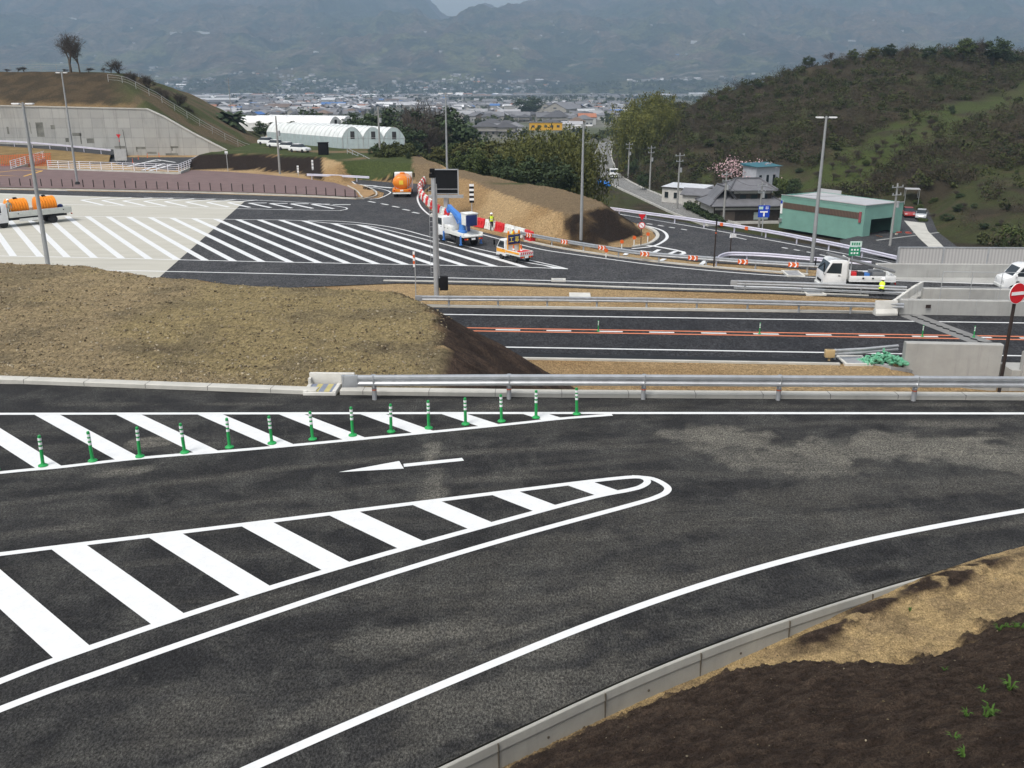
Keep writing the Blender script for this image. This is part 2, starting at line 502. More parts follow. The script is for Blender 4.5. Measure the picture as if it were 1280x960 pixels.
def lerp(a, b, k): return a*(1-k[..., None])+b*k[..., None]
def ground_col(X, Y, Z):
    d0, in0 = poly_dist(X, Y, P0); d1, in1 = poly_dist(X, Y, T1); d2, _ = poly_dist(X, Y, PF)
    n = fbm(X/2.3, Y/2.3, 5); n2 = fbm(X/9, Y/9, 4)
    c = np.ones(X.shape+(3,))*SAND
    c = lerp(c, np.ones(3)*SAND*np.array((1.0, .93, .85))*.8, sstep(.42, .62, n2))
    # gravel mound
    g = np.where((d0 < .05) & (X < 2), 1., 0.)*sstep(.0, .8, 1-d0)
    gc = lerp(np.ones(X.shape+(3,))*GRAV*1.02, np.array((.33, .255, .145)), sstep(.5, .66, n2))
    gc = lerp(gc, np.array((.165, .135, .085)), sstep(.52, .7, n)*.6)
    c = lerp(c, gc, g)
    # dark mulched flank of the mound
    fl = sstep(.0, .35, d0+(n-.5)*.7)*np.where((X > -14) & (X < 12) & (Y > 27.6) & (Y < 52) & (Z < -.15) & (Z > PL+.05), 1., 0.)
    fl = fl*np.where(Y > 27.5+np.maximum(0, (X-1.5))*2.0, 1., 0.)
    fc = lerp(np.ones(X.shape+(3,))*np.array((.036, .024, .018)), np.array((.085, .056, .040)), sstep(.35, .65, fbm((X+Y)*1.1, (X-Y)*.35, 5, .6)))
    c = lerp(c, fc, fl)
    # terrace faces
    face = sstep(.05, .6, d1)*np.where((Z > PL+.12) & (d1 < 7), 1., 0.)
    px = X/np.maximum(Y, 1)
    dk = np.where((Z > PL+.0) & (d1 < 11), 1., 0.)*sstep(.0, .15, d1)*np.where((px < -.200) & (Y < 200), 1., 0.)
    dT2, inT2 = poly_dist(X, Y, T2)
    dk = np.maximum(dk, np.where((Z > PL+.0) & (dT2 < 3) & (inT2 < .9) & (d1 > 1), 1., 0.))
    dk = np.maximum(dk, np.where((Z > PL+.0) & (d1 > .2) & (d1 < 9) & (px > -.152) & (px < -.095) & (Y > 122), 1., 0.))
    dd, _ = poly_dist(X, Y, dark1)
    dk = np.maximum(dk, sstep(.3, .0, dd+(n-.5)*.5)*np.where(Z > PL+.02, 1., 0.)*sstep(-.1, .15, d1+(n-.5)*.2))
    c = lerp(c, DARK*.9, np.clip(dk, 0, 1))
    top = np.where(d1 <= 0, 1., 0.)
    tc = lerp(np.ones(X.shape+(3,))*np.array((.20, .145, .085)), GRASS, sstep(.42, .6, n2+np.where(px < -.105, .20, -.35)))
    c = lerp(c, tc, top)
    # natural valley ground outside the works
    nat = np.where((d2 > 2.5) & (d1 > 4.2) & (d0 > 14), 1., 0.)
    nc = lerp(np.ones(X.shape+(3,))*GRASS*.8, SCRUB, sstep(.38, .6, n2))
    nc = lerp(nc, EARTH*.8, sstep(.62, .75, n)*.7)
    nc = lerp(nc, SAND*np.array((.75, .72, .7)), sstep(16, 7, d2+(n-.5)*9)*np.where((X > 4) & (X < 34), 1., 0.))
    c = lerp(c, nc, nat)
    hr = hill_right(X, Y)
    onh = np.where(Z-hr < .3, 1., 0.)
    e1, _ = poly_dist(X, Y, GREENS[0]); e2, _ = poly_dist(X, Y, GREENS[1]); e3, _ = poly_dist(X, Y, GREENS[2])
    nz = (fbm(X/6, Y/6, 4)-.5)*18
    vzone = np.maximum(np.maximum(sstep(5, 0, e1+nz), sstep(5, 0, e2+nz)*.6), np.maximum(sstep(3, 0, e3+nz*.5)*.8, sstep(.52, .66, fbm(X/16+3, Y/16, 4))*.65))
    hc = lerp(np.ones(X.shape+(3,))*SCRUB*.8, GRASS*np.array((.95, .95, .8)), vzone)
    hc = lerp(hc, np.array((.075, .055, .035)), sstep(.55, .75, n)*.6)
    c = lerp(c, hc, onh)
    return c
MT['soil'] = vmat('bare_soil', 2.6, .35, bmp=1.0, bsc=5.0, bd=.35, fine=11, famp=.55, stretch=(1, .4, 1))  # stretched fine noise paints small shaded crevices into the soil colour
xs = np.concatenate([np.arange(-140, -34, 1.2), np.arange(-34, 34, .42), np.arange(34, 120, 1.2), np.arange(120, 330, 5)])
ys = np.concatenate([np.arange(27.0, 62, .42), np.arange(62, 112, .6), np.arange(112, 172, .7), np.arange(172, 230, 1.6), np.arange(230, 420, 5)])
gr = grid_mesh('ground', xs, ys, ground_z, ground_col, MT['soil']); tag(gr, kind='structure')
GXS, GYS = xs.copy(), ys.copy(); GZ = np.array([v.co.z for v in gr.data.vertices]).reshape(len(ys), len(xs))
def gz(x, y):
    i = int(np.clip(np.searchsorted(GXS, x)-1, 0, len(GXS)-2)); j = int(np.clip(np.searchsorted(GYS, y)-1, 0, len(GYS)-2))
    u = min(1, max(0, (x-GXS[i])/(GXS[i+1]-GXS[i]))); v = min(1, max(0, (y-GYS[j])/(GYS[j+1]-GYS[j])))
    return float((GZ[j, i]*(1-u)+GZ[j, i+1]*u)*(1-v)+(GZ[j+1, i]*(1-u)+GZ[j+1, i+1]*u)*v)

# wide valley plain out to the mountains and beyond the sides
def plain_z(X, Y):
    return np.minimum(valley(X, Y)-.6, np.where(Y > 60, 0, -6.5))-np.where((Y < 425) & (Y > 20) & (np.abs(X) < 330), 8., 0.)
def plain_col(X, Y, Z):
    n = fbm(X/90, Y/90, 4); n2 = fbm(X/31+5, Y/31, 3)
    c = lerp(np.ones(X.shape+(3,))*np.array((.085, .095, .055)), np.array((.12, .11, .085)), sstep(.4, .6, n))
    return lerp(c, np.array((.17, .165, .15)), sstep(.5, .65, n2)*.6)
MT['plainm'] = vmat('valley_floor', .03, .3, bmp=0, bsc=.1, fine=.2)
xs = np.concatenate([np.linspace(-7500, -1500, 30), np.linspace(-1400, 1400, 113), np.linspace(1500, 7500, 30)])
ys = np.concatenate([np.linspace(-60, 400, 24), np.linspace(425, 2500, 84), np.linspace(2550, 9000, 40)])
pg = grid_mesh('terrain', xs, ys, plain_z, plain_col, MT['plainm']); tag(pg, kind='structure')

# mountains
def mtn_z(X, Y):
    b = X/np.maximum(Y, 1)
    r = np.hypot(X*.55, Y)
    foot = 3350+260*(fbm(X/900, X*0+.5, 3)-.5)
    rise = np.maximum(0, r-foot)
    prof = np.interp(rise, [0, 200, 900, 1900, 3000, 4300, 5600], [-30, 0, 95, 290, 520, 640, 520])
    # ridges running towards the valley
    rx = X+Y*.12*np.sin(Y/2100)
    rid = 1-np.abs(fbm(rx/820+9, Y/1700, 5, .52)*2-1)
    rid2 = fbm(X/260, Y/330, 5, .55)
    k = np.clip(rise/1500, 0, 1)
    z = prof*(.60+.60*rid)+(rid2-.5)*150*k
    # the saddle between the two massifs, with a higher far range behind it
    sad = np.exp(-((b+.062)/.024)**2)*sstep(4600, 6200, Y)
    z = z*(1-.26*sad)+(fbm(X/95, Y/120, 4, .6)-.5)*46*k+(fbm(X/40+2, Y/50, 3, .6)-.5)*16*k
    return np.where(rise <= 0, -45, z-27)
def mtn_col(X, Y, Z):
    n = fbm(X/210, Y/330, 5, .6); n2 = fbm(X/60+4, Y/90, 5, .65); n3 = fbm(X/420+8, Y/500, 4)
    c = lerp(np.ones(X.shape+(3,))*np.array((.036, .048, .026)), np.array((.070, .052, .036)), sstep(.36, .62, n3))
    c = lerp(c, np.array((.105, .110, .050)), sstep(.50, .64, n)*sstep(450, 150, Z)*.9)
    c = lerp(c, np.array((.016, .026, .018)), sstep(.50, .60, n2)*.9)
    c = lerp(c, np.array((.13, .095, .065)), sstep(.56, .66, fbm(X/120, Y/260+7, 4, .6))*.6)
    c = lerp(c, np.array((.17, .15, .12)), sstep(.70, .74, fbm(X/90+1, Y/40, 4))*sstep(380, 60, Z)*.9)
    return c
MT['mtn'] = vmat('wooded_mountain', .022, .65, bmp=1.0, bsc=.03, bd=30, fine=.06, famp=.6)
xs = np.concatenate([np.linspace(-5600, -3300, 60), np.linspace(-3280, 3280, 640), np.linspace(3300, 5600, 60)]); ys = np.concatenate([np.linspace(3000, 6000, 260), np.linspace(6020, 9200, 110)])
mg = grid_mesh('mountains', xs, ys, mtn_z, mtn_col, MT['mtn']); tag(mg, kind='structure')

# the air itself
hb = MB(); hb.bb((-8000, -70, -75), (8000, 9500, 960))
hm = bpy.data.materials.new('haze'); hm.use_nodes = True; t = hm.node_tree; t.nodes.clear()
ho = t.nodes.new('ShaderNodeOutputMaterial'); pv = t.nodes.new('ShaderNodeVolumePrincipled')
pv.inputs['Color'].default_value = (.56, .77, 1.0, 1); pv.inputs['Density'].default_value = HAZE = .00016
pv.inputs['Anisotropy'].default_value = .1
t.links.new(pv.outputs[0], ho.inputs['Volume'])
hz = hb.build('haze', hm, smooth=False); tag(hz, kind='stuff')
# ------------------------------------------------------------------ sheets: asphalt, paving, paint
def asphalt(name, base, dusty, sc=.35, attr=False):
    """bitumen with aggregate grain, pale stones, swept dust and worn runs"""
    m, t, b = nt(name)
    v = coords(t, True); va = coords(t, True, (1.0, .52, 1)); vb = coords(t, True, (.8, .75, 1))
    f = ns(t, vb, sc*2.0, 14, .74, .35)
    c = mixc(t, ramp(t, f, [(.40, 0.0), (.64, .85)]), base, dusty)
    k2 = ramp(t, ns(t, va, sc*12, 8, .8), [(.36, .76), (.66, 1.28)]); c = mixc(t, 1.0, c, k2, 'MULTIPLY')
    if attr:
        a = nd(t, 'ShaderNodeAttribute', attribute_name='dust')
        br = ns(t, coords(t, True, (.7, .7, 1)), 1.6, 14, .78, .6)
        fine = ramp(t, ns(t, va, 9, 10, .82, .3), [(.34, .35), (.66, 1.45)])
        k = math_(t, 'MULTIPLY', math_(t, 'MULTIPLY', a.outputs['Fac'], ramp(t, br, [(.33, .35), (.60, 1.0)])), fine)
        c = mixc(t, k, c, (.138, .130, .109))
        mot = math_(t, 'MULTIPLY', ramp(t, ns(t, coords(t, True, (.9, .8, 1)), .75, 14, .76, .5), [(.47, 0.0), (.70, .75)]), fine)
        c = mixc(t, mot, c, (.070, .069, .062))
        wv = ns(t, coords(t, True, (.10, 1.1, 1)), 1.1, 8, .65, .6); c = mixc(t, ramp(t, wv, [(.55, 0.0), (.68, .5)]), c, (.0135, .0135, .014))
        sl = ns(t, coords(t, True, (.4, 2.2, 1)), 2.0, 9, .75, 2.0); c = mixc(t, ramp(t, sl, [(.66, 0.0), (.71, .4)]), c, (.095, .092, .083))
    g = ramp(t, ns(t, va, 27 if attr else 9, 2, .6), [(.33, .38), (.67, 1.75)]); c = mixc(t, 1.0, c, g, 'MULTIPLY')
    g = ramp(t, ns(t, va, 60 if attr else 22, 1, .6), [(.33, .55), (.67, 1.5)]); c = mixc(t, 1.0, c, g, 'MULTIPLY')
    fl = ramp(t, ns(t, va, 17, 2, .9), [(.705, 0.0), (.76, .6)])
    c = mixc(t, fl, c, (.15, .145, .13))
    t.links.new(c, b.inputs['Base Color'])
    b.inputs['Roughness'].default_value = .85; b.inputs['Specular IOR Level'].default_value = .2
    bump(t, b, ns(t, va, 40, 4, .8), .6, .016)
    return m
MT['asph'] = asphalt('asphalt_foreground', (.0125, .0125, .0131), (.029, .0287, .028), attr=True)
MT['asph2'] = asphalt('asphalt_platform', (.034, .0345, .0375), (.060, .060, .061), .2)
MT['asph3'] = asphalt('asphalt_lane', (.018, .0185, .021), (.034, .034, .036), .2)
MT['lroad'] = asphalt('old_grey_road', (.16, .16, .155), (.20, .195, .18), .2)

def flat(name, pts, z, m, kind='structure', thick=None, skirt=0.0):
    P = [Vector((p[0], p[1], z)) for p in pts]
    b = MB()
    tri = tessellate_polygon([P])
    fs = []
    for a in tri:
        q = [P[i] for i in a]
        n = (q[1]-q[0]).cross(q[2]-q[0])
        fs.append(tuple(a) if n.z > 0 else tuple(reversed(a)))
    b.add(P, fs)
    if skirt:
        n = len(P); o = [(p.x, p.y, z) for p in P]+[(p.x, p.y, z-skirt) for p in P]
        b.add(o, [(k, (k+1) % n, n+(k+1) % n, n+k) for k in range(n)])
    o = b.build(name, m, smooth=False)
    if kind: tag(o, kind=kind)
    return o

def ribbon(b, pts, w, z=None, w1=None):
    P = [Vector(p) for p in pts]; vs = []
    N = len(P)
    for i, p in enumerate(P):
        a = P[max(i-1, 0)]; c = P[min(i+1, N-1)]
        d = (c-a); d.z = 0; d.normalize(); sdv = Vector((d.y, -d.x, 0))
        ww = w if w1 is None else w+(w1-w)*i/(N-1)
        for s_ in (-.5, .5):
            q = p+sdv*(ww*s_)
            vs.append((q.x, q.y, p.z if z is None else z))
    b.add(vs, [(2*i, 2*i+1, 2*i+3, 2*i+2) for i in range(N-1)])

def seg_hit(p, d, poly):
    """hits of the line p+d*t with a polyline, sorted by t"""
    out = []
    for a, c in zip(poly[:-1], poly[1:]):
        e = (c[0]-a[0], c[1]-a[1])
        den = d[0]*e[1]-d[1]*e[0]
        if abs(den) < 1e-9: continue
        q = (a[0]-p[0], a[1]-p[1])
        tt = (q[0]*e[1]-q[1]*e[0])/den; u = (q[0]*d[1]-q[1]*d[0])/den
        if 0 <= u <= 1: out.append(tt)
    return sorted(out)

def hatch(b, loop, p0, d, step, width, ks, z):
    """parallel stripes clipped to a closed outline"""
    d = Vector((d[0], d[1], 0)).normalized(); n = Vector((-d.y, d.x, 0))
    lp = [(p[0], p[1]) for p in loop]; lp.append(lp[0])
    for k in ks:
        es = []
        for o in (-width/2, width/2):
            q = p0+n*(k*step+o)
            h = seg_hit(q, d, lp)
            es.append((q, h))
        if len(es[0][1]) < 2 or len(es[1][1]) < 2: continue
        (q0, h0), (q1, h1) = es
        vs = [q0+d*h0[0], q0+d*h0[-1], q1+d*h1[-1], q1+d*h1[0]]
        b.add([(v.x, v.y, z) for v in vs], [(0, 1, 2, 3)])

Z1 = 0.0; ZM = .006
# foreground ramp surface
far_l = [G(-420, 462), G(0, 479), G(395, 493.5)]
far_r = [G(425, 493.5), G(700, 497), G(1280, 500.5), G(2200, 506)]
kerb_px = [(-900, 1800), (-200, 1330), (200, 1125), (400, 1030), (550, 960), (640, 917), (790, 848), (912, 799.5), (1020, 762), (1120, 731), (1167, 718), (1280, 685), (1500, 630), (2000, 545)]
kerb = smooth_path([G(*p) for p in kerb_px], 8)
def road_grid():
    st = .11
    xs = np.arange(-26, 34, st); ys = np.arange(4, 27.6, st)
    XX, YY = np.meshgrid(xs, ys)
    fp = [G(*p[:2]) if not hasattr(p, 'x') else p for p in far_l+far_r]
    top = np.interp(XX, [p.x for p in fp], [p.y for p in fp])
    bot = np.interp(XX, [p.x for p in kerb], [p.y for p in kerb])
    Yc = np.minimum(np.maximum(YY, bot+.06), top)
    V = np.stack([XX, Yc, np.zeros_like(XX)], -1).reshape(-1, 3)
    nx = len(xs); ny = len(ys)
    ii = (np.arange(ny-1)[:, None]*nx+np.arange(nx-1)[None, :])
    keep = (Yc[1:, :-1]-Yc[:-1, :-1] > 1e-4) | (Yc[1:, 1:]-Yc[:-1, 1:] > 1e-4)
    i = ii[keep]
    Q = np.stack([i, i+1, i+nx+1, i+nx], 1)
    o = np_mesh('asphalt_road', V, Q, MT['asph'])
    # dust trodden and washed onto the fresh asphalt
    D = np.zeros(XX.shape)
    def blob(px, py, rx, ry, a, rot=0):
        nonlocal D
        c = G(px, py); dx, dy = XX-c.x, Yc-c.y
        cr, sr = math.cos(rot), math.sin(rot)
        u, v2 = (dx*cr+dy*sr)/rx, (-dx*sr+dy*cr)/ry
        w_ = np.hypot(u, v2)+(fbm(XX/.8+px, Yc/.8, 6, .6)-.5)*1.7
        D = np.maximum(D, a*1.15*sstep(1.02, .72, w_)*(.55+.45*sstep(1.0, .2, w_)))
    for a in ((905,548,1.6,1.0,.95), (960,575,2.0,.9,.8,-.3), (1000,585,2.0,.8,.65), (1150,560,4.2,1.05,1.0), (1290,575,3.2,.9,.9), (1180,530,2.4,.35,.5), (1010,620,3,.8,.25,.2), (1230,605,2.5,.6,.3,.2),
              (185,553,.95,.45,.95,.25), (150,590,1.1,.35,.7,.3), (540,567,.32,.75,.9), (545,600,.4,1.3,.6), (425,620,2.2,.5,.12), (860,640,3.2,.9,.2),
              (690,690,3.2,.9,.22,.3), (560,790,2.2,.5,.32,.3), (640,820,2.6,.4,.35,.3), (470,870,1.6,.55,.34,.5), (700,900,1.4,.5,.4,.5), (650,870,2.0,.6,.38,.4), (540,740,2,.7,.2),
              (250,900,1.5,.6,.2), (360,760,2,.4,.14), (230,640,3,.4,.1), (100,640,3,.5,.12), (130,505,1.5,.25,.3), (300,505,1.6,.22,.35), (500,500,2,.2,.2), (620,508,1.0,.3,.3),
              (800,512,2,.2,.2), (1000,508,3,.2,.22), (1180,506,2.5,.2,.35), (760,740,3,.6,.2,.3), (900,690,3,.5,.18,.3), (1050,660,3,.6,.16,.2)):
        blob(*a)
    for tr, off, a in (([(1500, 592), (1280, 590), (1000, 580), (760, 574), (480, 590), (240, 618), (0, 650), (-200, 680)], (-.85, .85), .30), ([(1500, 640), (1280, 680), (1100, 700), (900, 748), (700, 812), (520, 880), (330, 975), (100, 1110)], (-.85, .85, 1.5), .34), ([(1280, 535), (1000, 540), (800, 560), (640, 575)], (-.6, .7), .26)):
        pp = smooth_path([G(*q) for q in tr], 5)
        for o_ in off:
            dmin = np.full(XX.shape, 1e9)
            for p_, q_ in zip(pp[:-1], pp[1:]):
                d_ = (q_-p_).normalized(); ax, ay = p_.x-d_.y*o_, p_.y+d_.x*o_; L_ = (q_-p_).length
                t_ = np.clip((XX-ax)*d_.x+(Yc-ay)*d_.y, 0, L_); dmin = np.minimum(dmin, np.hypot(XX-ax-t_*d_.x, Yc-ay-t_*d_.y))
            D = np.maximum(D, a*sstep(.24, .08, dmin)*(.4+.9*fbm(XX/2.5+o_, Yc/2.5, 3)))
    strk = fbm(XX*.18+.25*Yc, Yc*1.7-.35*XX, 6, .6)
    D = np.clip(D+sstep(.52, .74, strk)*.22, 0, 1)
    at = o.data.attributes.new('dust', 'FLOAT', 'POINT'); at.data.foreach_set('value', D.ravel().astype(np.float32))
    tag(o, kind='structure')
road_grid()

b = MB()
def PX(lst, z=Z1): return [G(x, y, z) for x, y in lst]
def line(lst, w, z=ZM, base=Z1, n=6):
    ribbon(b, smooth_path(PX(lst, base), n), w, z)
line([(-300, 518), (0, 517.5), (640, 516.5), (1280, 517), (2000, 519)], .17, .0065)
hl = [(-300, 623), (0, 591), (75, 584), (175, 572.8), (320, 561), (480, 546), (640, 530), (700, 523.5), (765, 518.5)]
line(hl, .17)
up1 = [G(-300, 517.5), G(0, 517.5), G(760, 517)]
lo1 = smooth_path(PX(hl), 4)
s0 = (G(60, 519), G(160, 573.5)); dd = s0[1]-s0[0]
hatch(b, up1+list(reversed(lo1)), s0[0], dd, 1.56, .49, range(-6, 9), .004)
# island nearer the camera
inner_up = [(-400, 747), (0, 693), (295, 657), (640, 614), (740, 601.5), (790, 596.5), (805, 598), (809, 603), (800, 609), (785, 613)]
inner_lo = [(785, 613), (740, 622), (640, 648.5), (480, 693), (300, 747), (110, 811), (0, 852), (-300, 975)]
outer_lo = [(790, 596), (815, 598.5), (832, 607), (834, 614), (822, 621), (790, 631), (640, 672), (480, 720), (320, 773), (150, 832), (0, 887), (-300, 1010)]
line(inner_up, .17); line(inner_lo, .17, .0068); line(outer_lo, .17, .0062)
loop = smooth_path(PX(inner_up), 4)+smooth_path(PX(inner_lo), 4)
s1 = (G(87, 684.5), G(207.5, 772))
hatch(b, loop, s1[0], s1[1]-s1[0], 1.57, .56, range(-7, 9), .004)
edge = [(-100, 1165), (150, 1036), (320, 957), (480, 887), (640, 820), (740, 780), (840, 744), (940, 712.5), (1040, 686), (1140, 664), (1280, 638.5), (1500, 603), (1900, 560)]
line(edge, .17)
# direction arrow
A = [(577.5, 572.5), (580, 576), (505, 583.8), (504.2, 580)]
b.add([tuple(G(*p)+Vector((0, 0, .005))) for p in A], [(0, 3, 2, 1)])
A = [(499, 576.5), (504.8, 586), (423, 590.5)]
b.add([tuple(G(*p)+Vector((0, 0, .007))) for p in A], [(0, 2, 1)])
tag(b.build('road_marking', MT['paint'], smooth=False), kind='structure')

# kerb along the far side of the ramp
kb = MB()
kp = [(0, 0), (0, .14), (.04, .16), (.34, .16), (.34, -.1)]
kprof = [(-q[0], q[1]) for q in kp]
kb.sweep(kprof, [p+Vector((0, 0, -.02)) for p in far_l])
kb.sweep(kprof, [p+Vector((0, 0, -.02)) for p in far_r])
tag(kb.build('kerb', MT['conc_pale'], smooth=False), kind='structure')
jb = MB()
for path in (far_l, far_r):
    for p, a in along(path, 2.0, .7):
        jb.box(p+Vector((-.17*math.sin(a), .17*math.cos(a), .078)), (.012, .348, .13), a)
tag(jb.build('kerb_joint_strip', MT['chassis'], smooth=False), kind='structure')

MT['conc_kerb'] = concrete('gutter_concrete', (.335, .33, .30), .9, .25)
# precast gutter wall on the camera side
gp = [(0, .015), (.045, .015), (.055, .005), (.075, -.125), (.06, -.14), (.085, -.55), (.0, -.55)]
gw = MB(); gw.sweep(gp, kerb)
tag(gw.build('concrete_gutter_kerb', MT['conc_kerb'], smooth=False), kind='structure')
jb = MB()
for p, a in along(kerb, 2.0, 1.1):
    q = p+Vector((math.sin(a)*.044, -math.cos(a)*.044, -.27))
    jb.box(q, (.012, .084, .55), a)
for p, a in along(kerb, 2.0, 2.0):
    q = p+Vector((math.sin(a)*.068, -math.cos(a)*.068, -.30))
    jb.cyl(q, q+Vector((math.sin(a)*.012, -math.cos(a)*.012, 0)), .022, n=8)
tag(jb.build('gutter_joint_strip', mat('joint_brown_stain', (.10, .085, .065), .9), smooth=False), kind='structure')  # brown stains along the joints, same tone on the drain holes

# near bank: bare sand strip and dark mulched slope
def bank():
    NS, NT = 700, 300
    # resample the kerb line over the part that can be seen
    P = np.array([(p.x, p.y) for p in kerb]); seg = np.hypot(*np.diff(P, axis=0).T); cum = np.concatenate([[0], np.cumsum(seg)])
    i0 = np.argmin(np.abs(P[:, 0]+5)); i1 = np.argmin(np.abs(P[:, 0]-17))
    s = np.linspace(cum[i0], cum[i1], NS)
    kx = np.interp(s, cum, P[:, 0]); ky = np.interp(s, cum, P[:, 1])
    tx = np.gradient(kx); ty = np.gradient(ky); L = np.hypot(tx, ty); nx, ny = ty/L, -tx/L
    k = np.hanning(61); k /= k.sum()
    nx = np.convolve(np.pad(nx, 30, 'edge'), k, 'valid'); ny = np.convolve(np.pad(ny, 30, 'edge'), k, 'valid')
    tt = .065+13*(np.linspace(0, 1, NT)**1.9)
    X = kx[None, :]+nx[None, :]*tt[:, None]; Y = ky[None, :]+ny[None, :]*tt[:, None]
    Tt = np.repeat(tt[:, None], NS, 1); KX = np.repeat(kx[None, :], NT, 0)
    # where the dark soil begins, measured out from the kerb, and how far soil has spilled up to the road edge
    tb = np.interp(KX, [-6, -1, .5, 1.6, 2.6, 3.6, 4.4, 5.2, 6, 7.5, 9, 11, 14, 18], [.2, .2, .22, .25, .34, .50, .9, 1.75, 1.95, 2.0, 2.25, 2.6, 3.0, 3.3])
    lvl = np.interp(KX, [-6, 3.5, 4.6, 5.7, 7.2, 7.9, 9.5, 18], [-.46, -.44, -.36, -.25, -.06, .05, .09, .10])
    n = fbm(X*1.1, Y*1.1, 5); nf = fbm(X*6, Y*6, 4, .6)
    e = Tt+(n-.5)*np.interp(KX, [1, 5], [.3, 1.0])+(nf-.5)*.22
    dk = sstep(-.16, .16, e-tb+(fbm(X*16, Y*16, 3, .7)-.5)*.28)
    z = lvl+np.minimum(Tt, tb)*.10+np.maximum(0, Tt-tb)*.60+(n-.5)*.25*np.minimum(1, Tt)+(nf-.5)*.10*np.minimum(1, Tt*2)
    z = z+dk*.14+(fbm(X*9, Y*9, 4, .65)-.5)*.11*(.25+dk)+(fbm(X*24, Y*24, 3, .6)-.5)*.055*(.2+dk)
    lump = sstep(.9, .1, np.abs(Tt-.40)/.5+(n-.5)*1.6)*np.interp(KX, [4.3, 5.0, 7.5, 9, 11], [0, 1, 1, .85, 0])
    z = z+lump*.12
    z = np.where(Tt < .2, np.minimum(z, lvl+.03), z)
    V = np.stack([X, Y, z], -1).reshape(-1, 3)
    i = (np.arange(NT-1)[:, None]*NS+np.arange(NS-1)[None, :]).ravel()
    Q = np.stack([i, i+NS, i+NS+1, i+1], 1)
    o = np_mesh('ground', V, Q, MT['bank'], smooth=True)
    sand = lerp(np.ones(X.shape+(3,))*np.array((.40, .29, .145)), np.array((.31, .225, .12)), sstep(.4, .6, fbm(X*2.2, Y*2.2, 4)))
    sand = lerp(sand, np.array((.15, .11, .06)), sstep(.55, .72, fbm(X*5+3, Y*5, 4))*.5)
    drk = lerp(np.ones(X.shape+(3,))*np.array((.034, .0235, .0175)), np.array((.062, .044, .032)), sstep(.35, .65, nf))
    dm = np.maximum(dk, np.clip(lump*1.5-.15, 0, 1)*sstep(.4, .5, fbm(X*3+1, Y*3, 4)))
    c = lerp(sand, drk, np.clip(dm, 0, 1))
    set_col(o, c.reshape(-1, 3)); tag(o, kind='structure')
    return X, Y, z
MT['bank'] = vmat('bank_soil', 9, .4, bmp=1.0, bsc=30, bd=.07, fine=40, famp=.6, stretch=(1, .6, 1))
BX, BY, BZ = bank()

# ------------------------------------------------------------------ interchange platform
def PP(lst, z=PL): return [G(x, y, z) for x, y in lst]
flat('asphalt_road', smooth_path(PP(outline), 1), PL, MT['asph2'])
# concrete apron in front of the toll gate
slab_m = None
m_, t_, b_ = nt('toll_apron_concrete')
v_ = coords(t_, True, (.15, 1.0, 1))
c_ = ramp(t_, ns(t_, v_, 1.1, 8, .6), [(.3, (.39, .375, .32)), (.7, (.465, .45, .395))])
t_.links.new(c_, b_.inputs['Base Color']); b_.inputs['Roughness'].default_value = .85
MT['apron'] = m_
flat('concrete_pavement', PP([(-330, 380), (0, 375), (188, 366), (196, 349.5), (306, 251.5), (150, 246.5), (0, 241.5), (-330, 235)]), PL+.004, MT['apron'])
# mainline carriageway
def ML(X, off): return Vector((X, 54.75-.062*(X+1.7)+off, PL))
flat('asphalt_road', [ML(-40, -5.9), ML(19.5, -5.9), ML(20.9, -5.1), ML(62, -5.1), ML(62, 5.6), ML(-40, 5.6)], PL+.001, MT['asph3'])
# side road on the right
flat('asphalt_road', PP(sr), PL+.002, MT['asph2'])

b = MB(); PM = PL+.010
def pl(lst, w, z=PM, n=5, base=PL): ribbon(b, smooth_path(PP(lst, base), n), w, z)
# ramp lanes
pl([(-300, 336), (0, 336), (320, 341.7), (640, 349.5), (960, 358.7), (1160, 366.5), (1600, 381)], .22, PM+.001)
hb_ = [(-300, 318), (0, 320), (320, 327), (616, 333), (710, 336.3)]
pl(hb_, .2)
g1 = [(300, 274.5), (370, 275.5), (412, 279), (450, 281.2), (480, 286.5), (510, 294), (540, 301.5), (570, 309), (607, 318), (640, 325), (707, 336)]
g2 = [(385, 275.5), (420, 276.5), (452, 279), (495, 285.2), (537, 296), (580, 307), (610, 314), (640, 320.5), (690, 331.5), (708, 336)]
pl([(-300, 262), (0, 269.5), (150, 271), (300, 274.5)], .2)
pl(g1, .2, PM+.001); pl(g2, .2, PM+.002)
lo = [G(*p, PL) for p in hb_]
upx = [(-300, 262), (0, 269.5), (150, 271), (300, 274.5)]+g1
loop = lo+list(reversed(smooth_path([G(*p, PL) for p in upx], 3)))
q0, q1 = G(110, 271, PL), G(187, 324, PL)
hatch(b, loop, q0, q1-q0, 1.93, .55, range(-16, 22), PM-.003)
# chevron island on the apron
isl_u = [(60, 246), (180, 246.5), (320, 250.3), (390, 254), (425, 258.3), (434, 261), (425, 263.3)]
isl_l = [(425, 263.3), (320, 261.3), (180, 258), (60, 255)]
pl(isl_u[1:], .2); pl(isl_l, .2, PM+.001)
for k in range(-1, 12):
    ax = 128+26.2*k
    apex = G(ax, 250.6+.018*26*k, PL)
    ribbon(b, [apex, G(ax+36, 246.8+.020*26*k, PL)] if k < 7 else [apex, G(ax+22+0*k, 250.0+.020*26*k, PL)], .45, PM-.003)
    if ax < 415: ribbon(b, [apex, G(ax+27, 256.8+.016*26*k, PL)], .45, PM-.0025)
for s_ in ((52, 237.5, 84, 238.6), (2, 243, 110, 246), ): pl([(s_[0], s_[1]), (s_[2], s_[3])], .3, PM+.002)
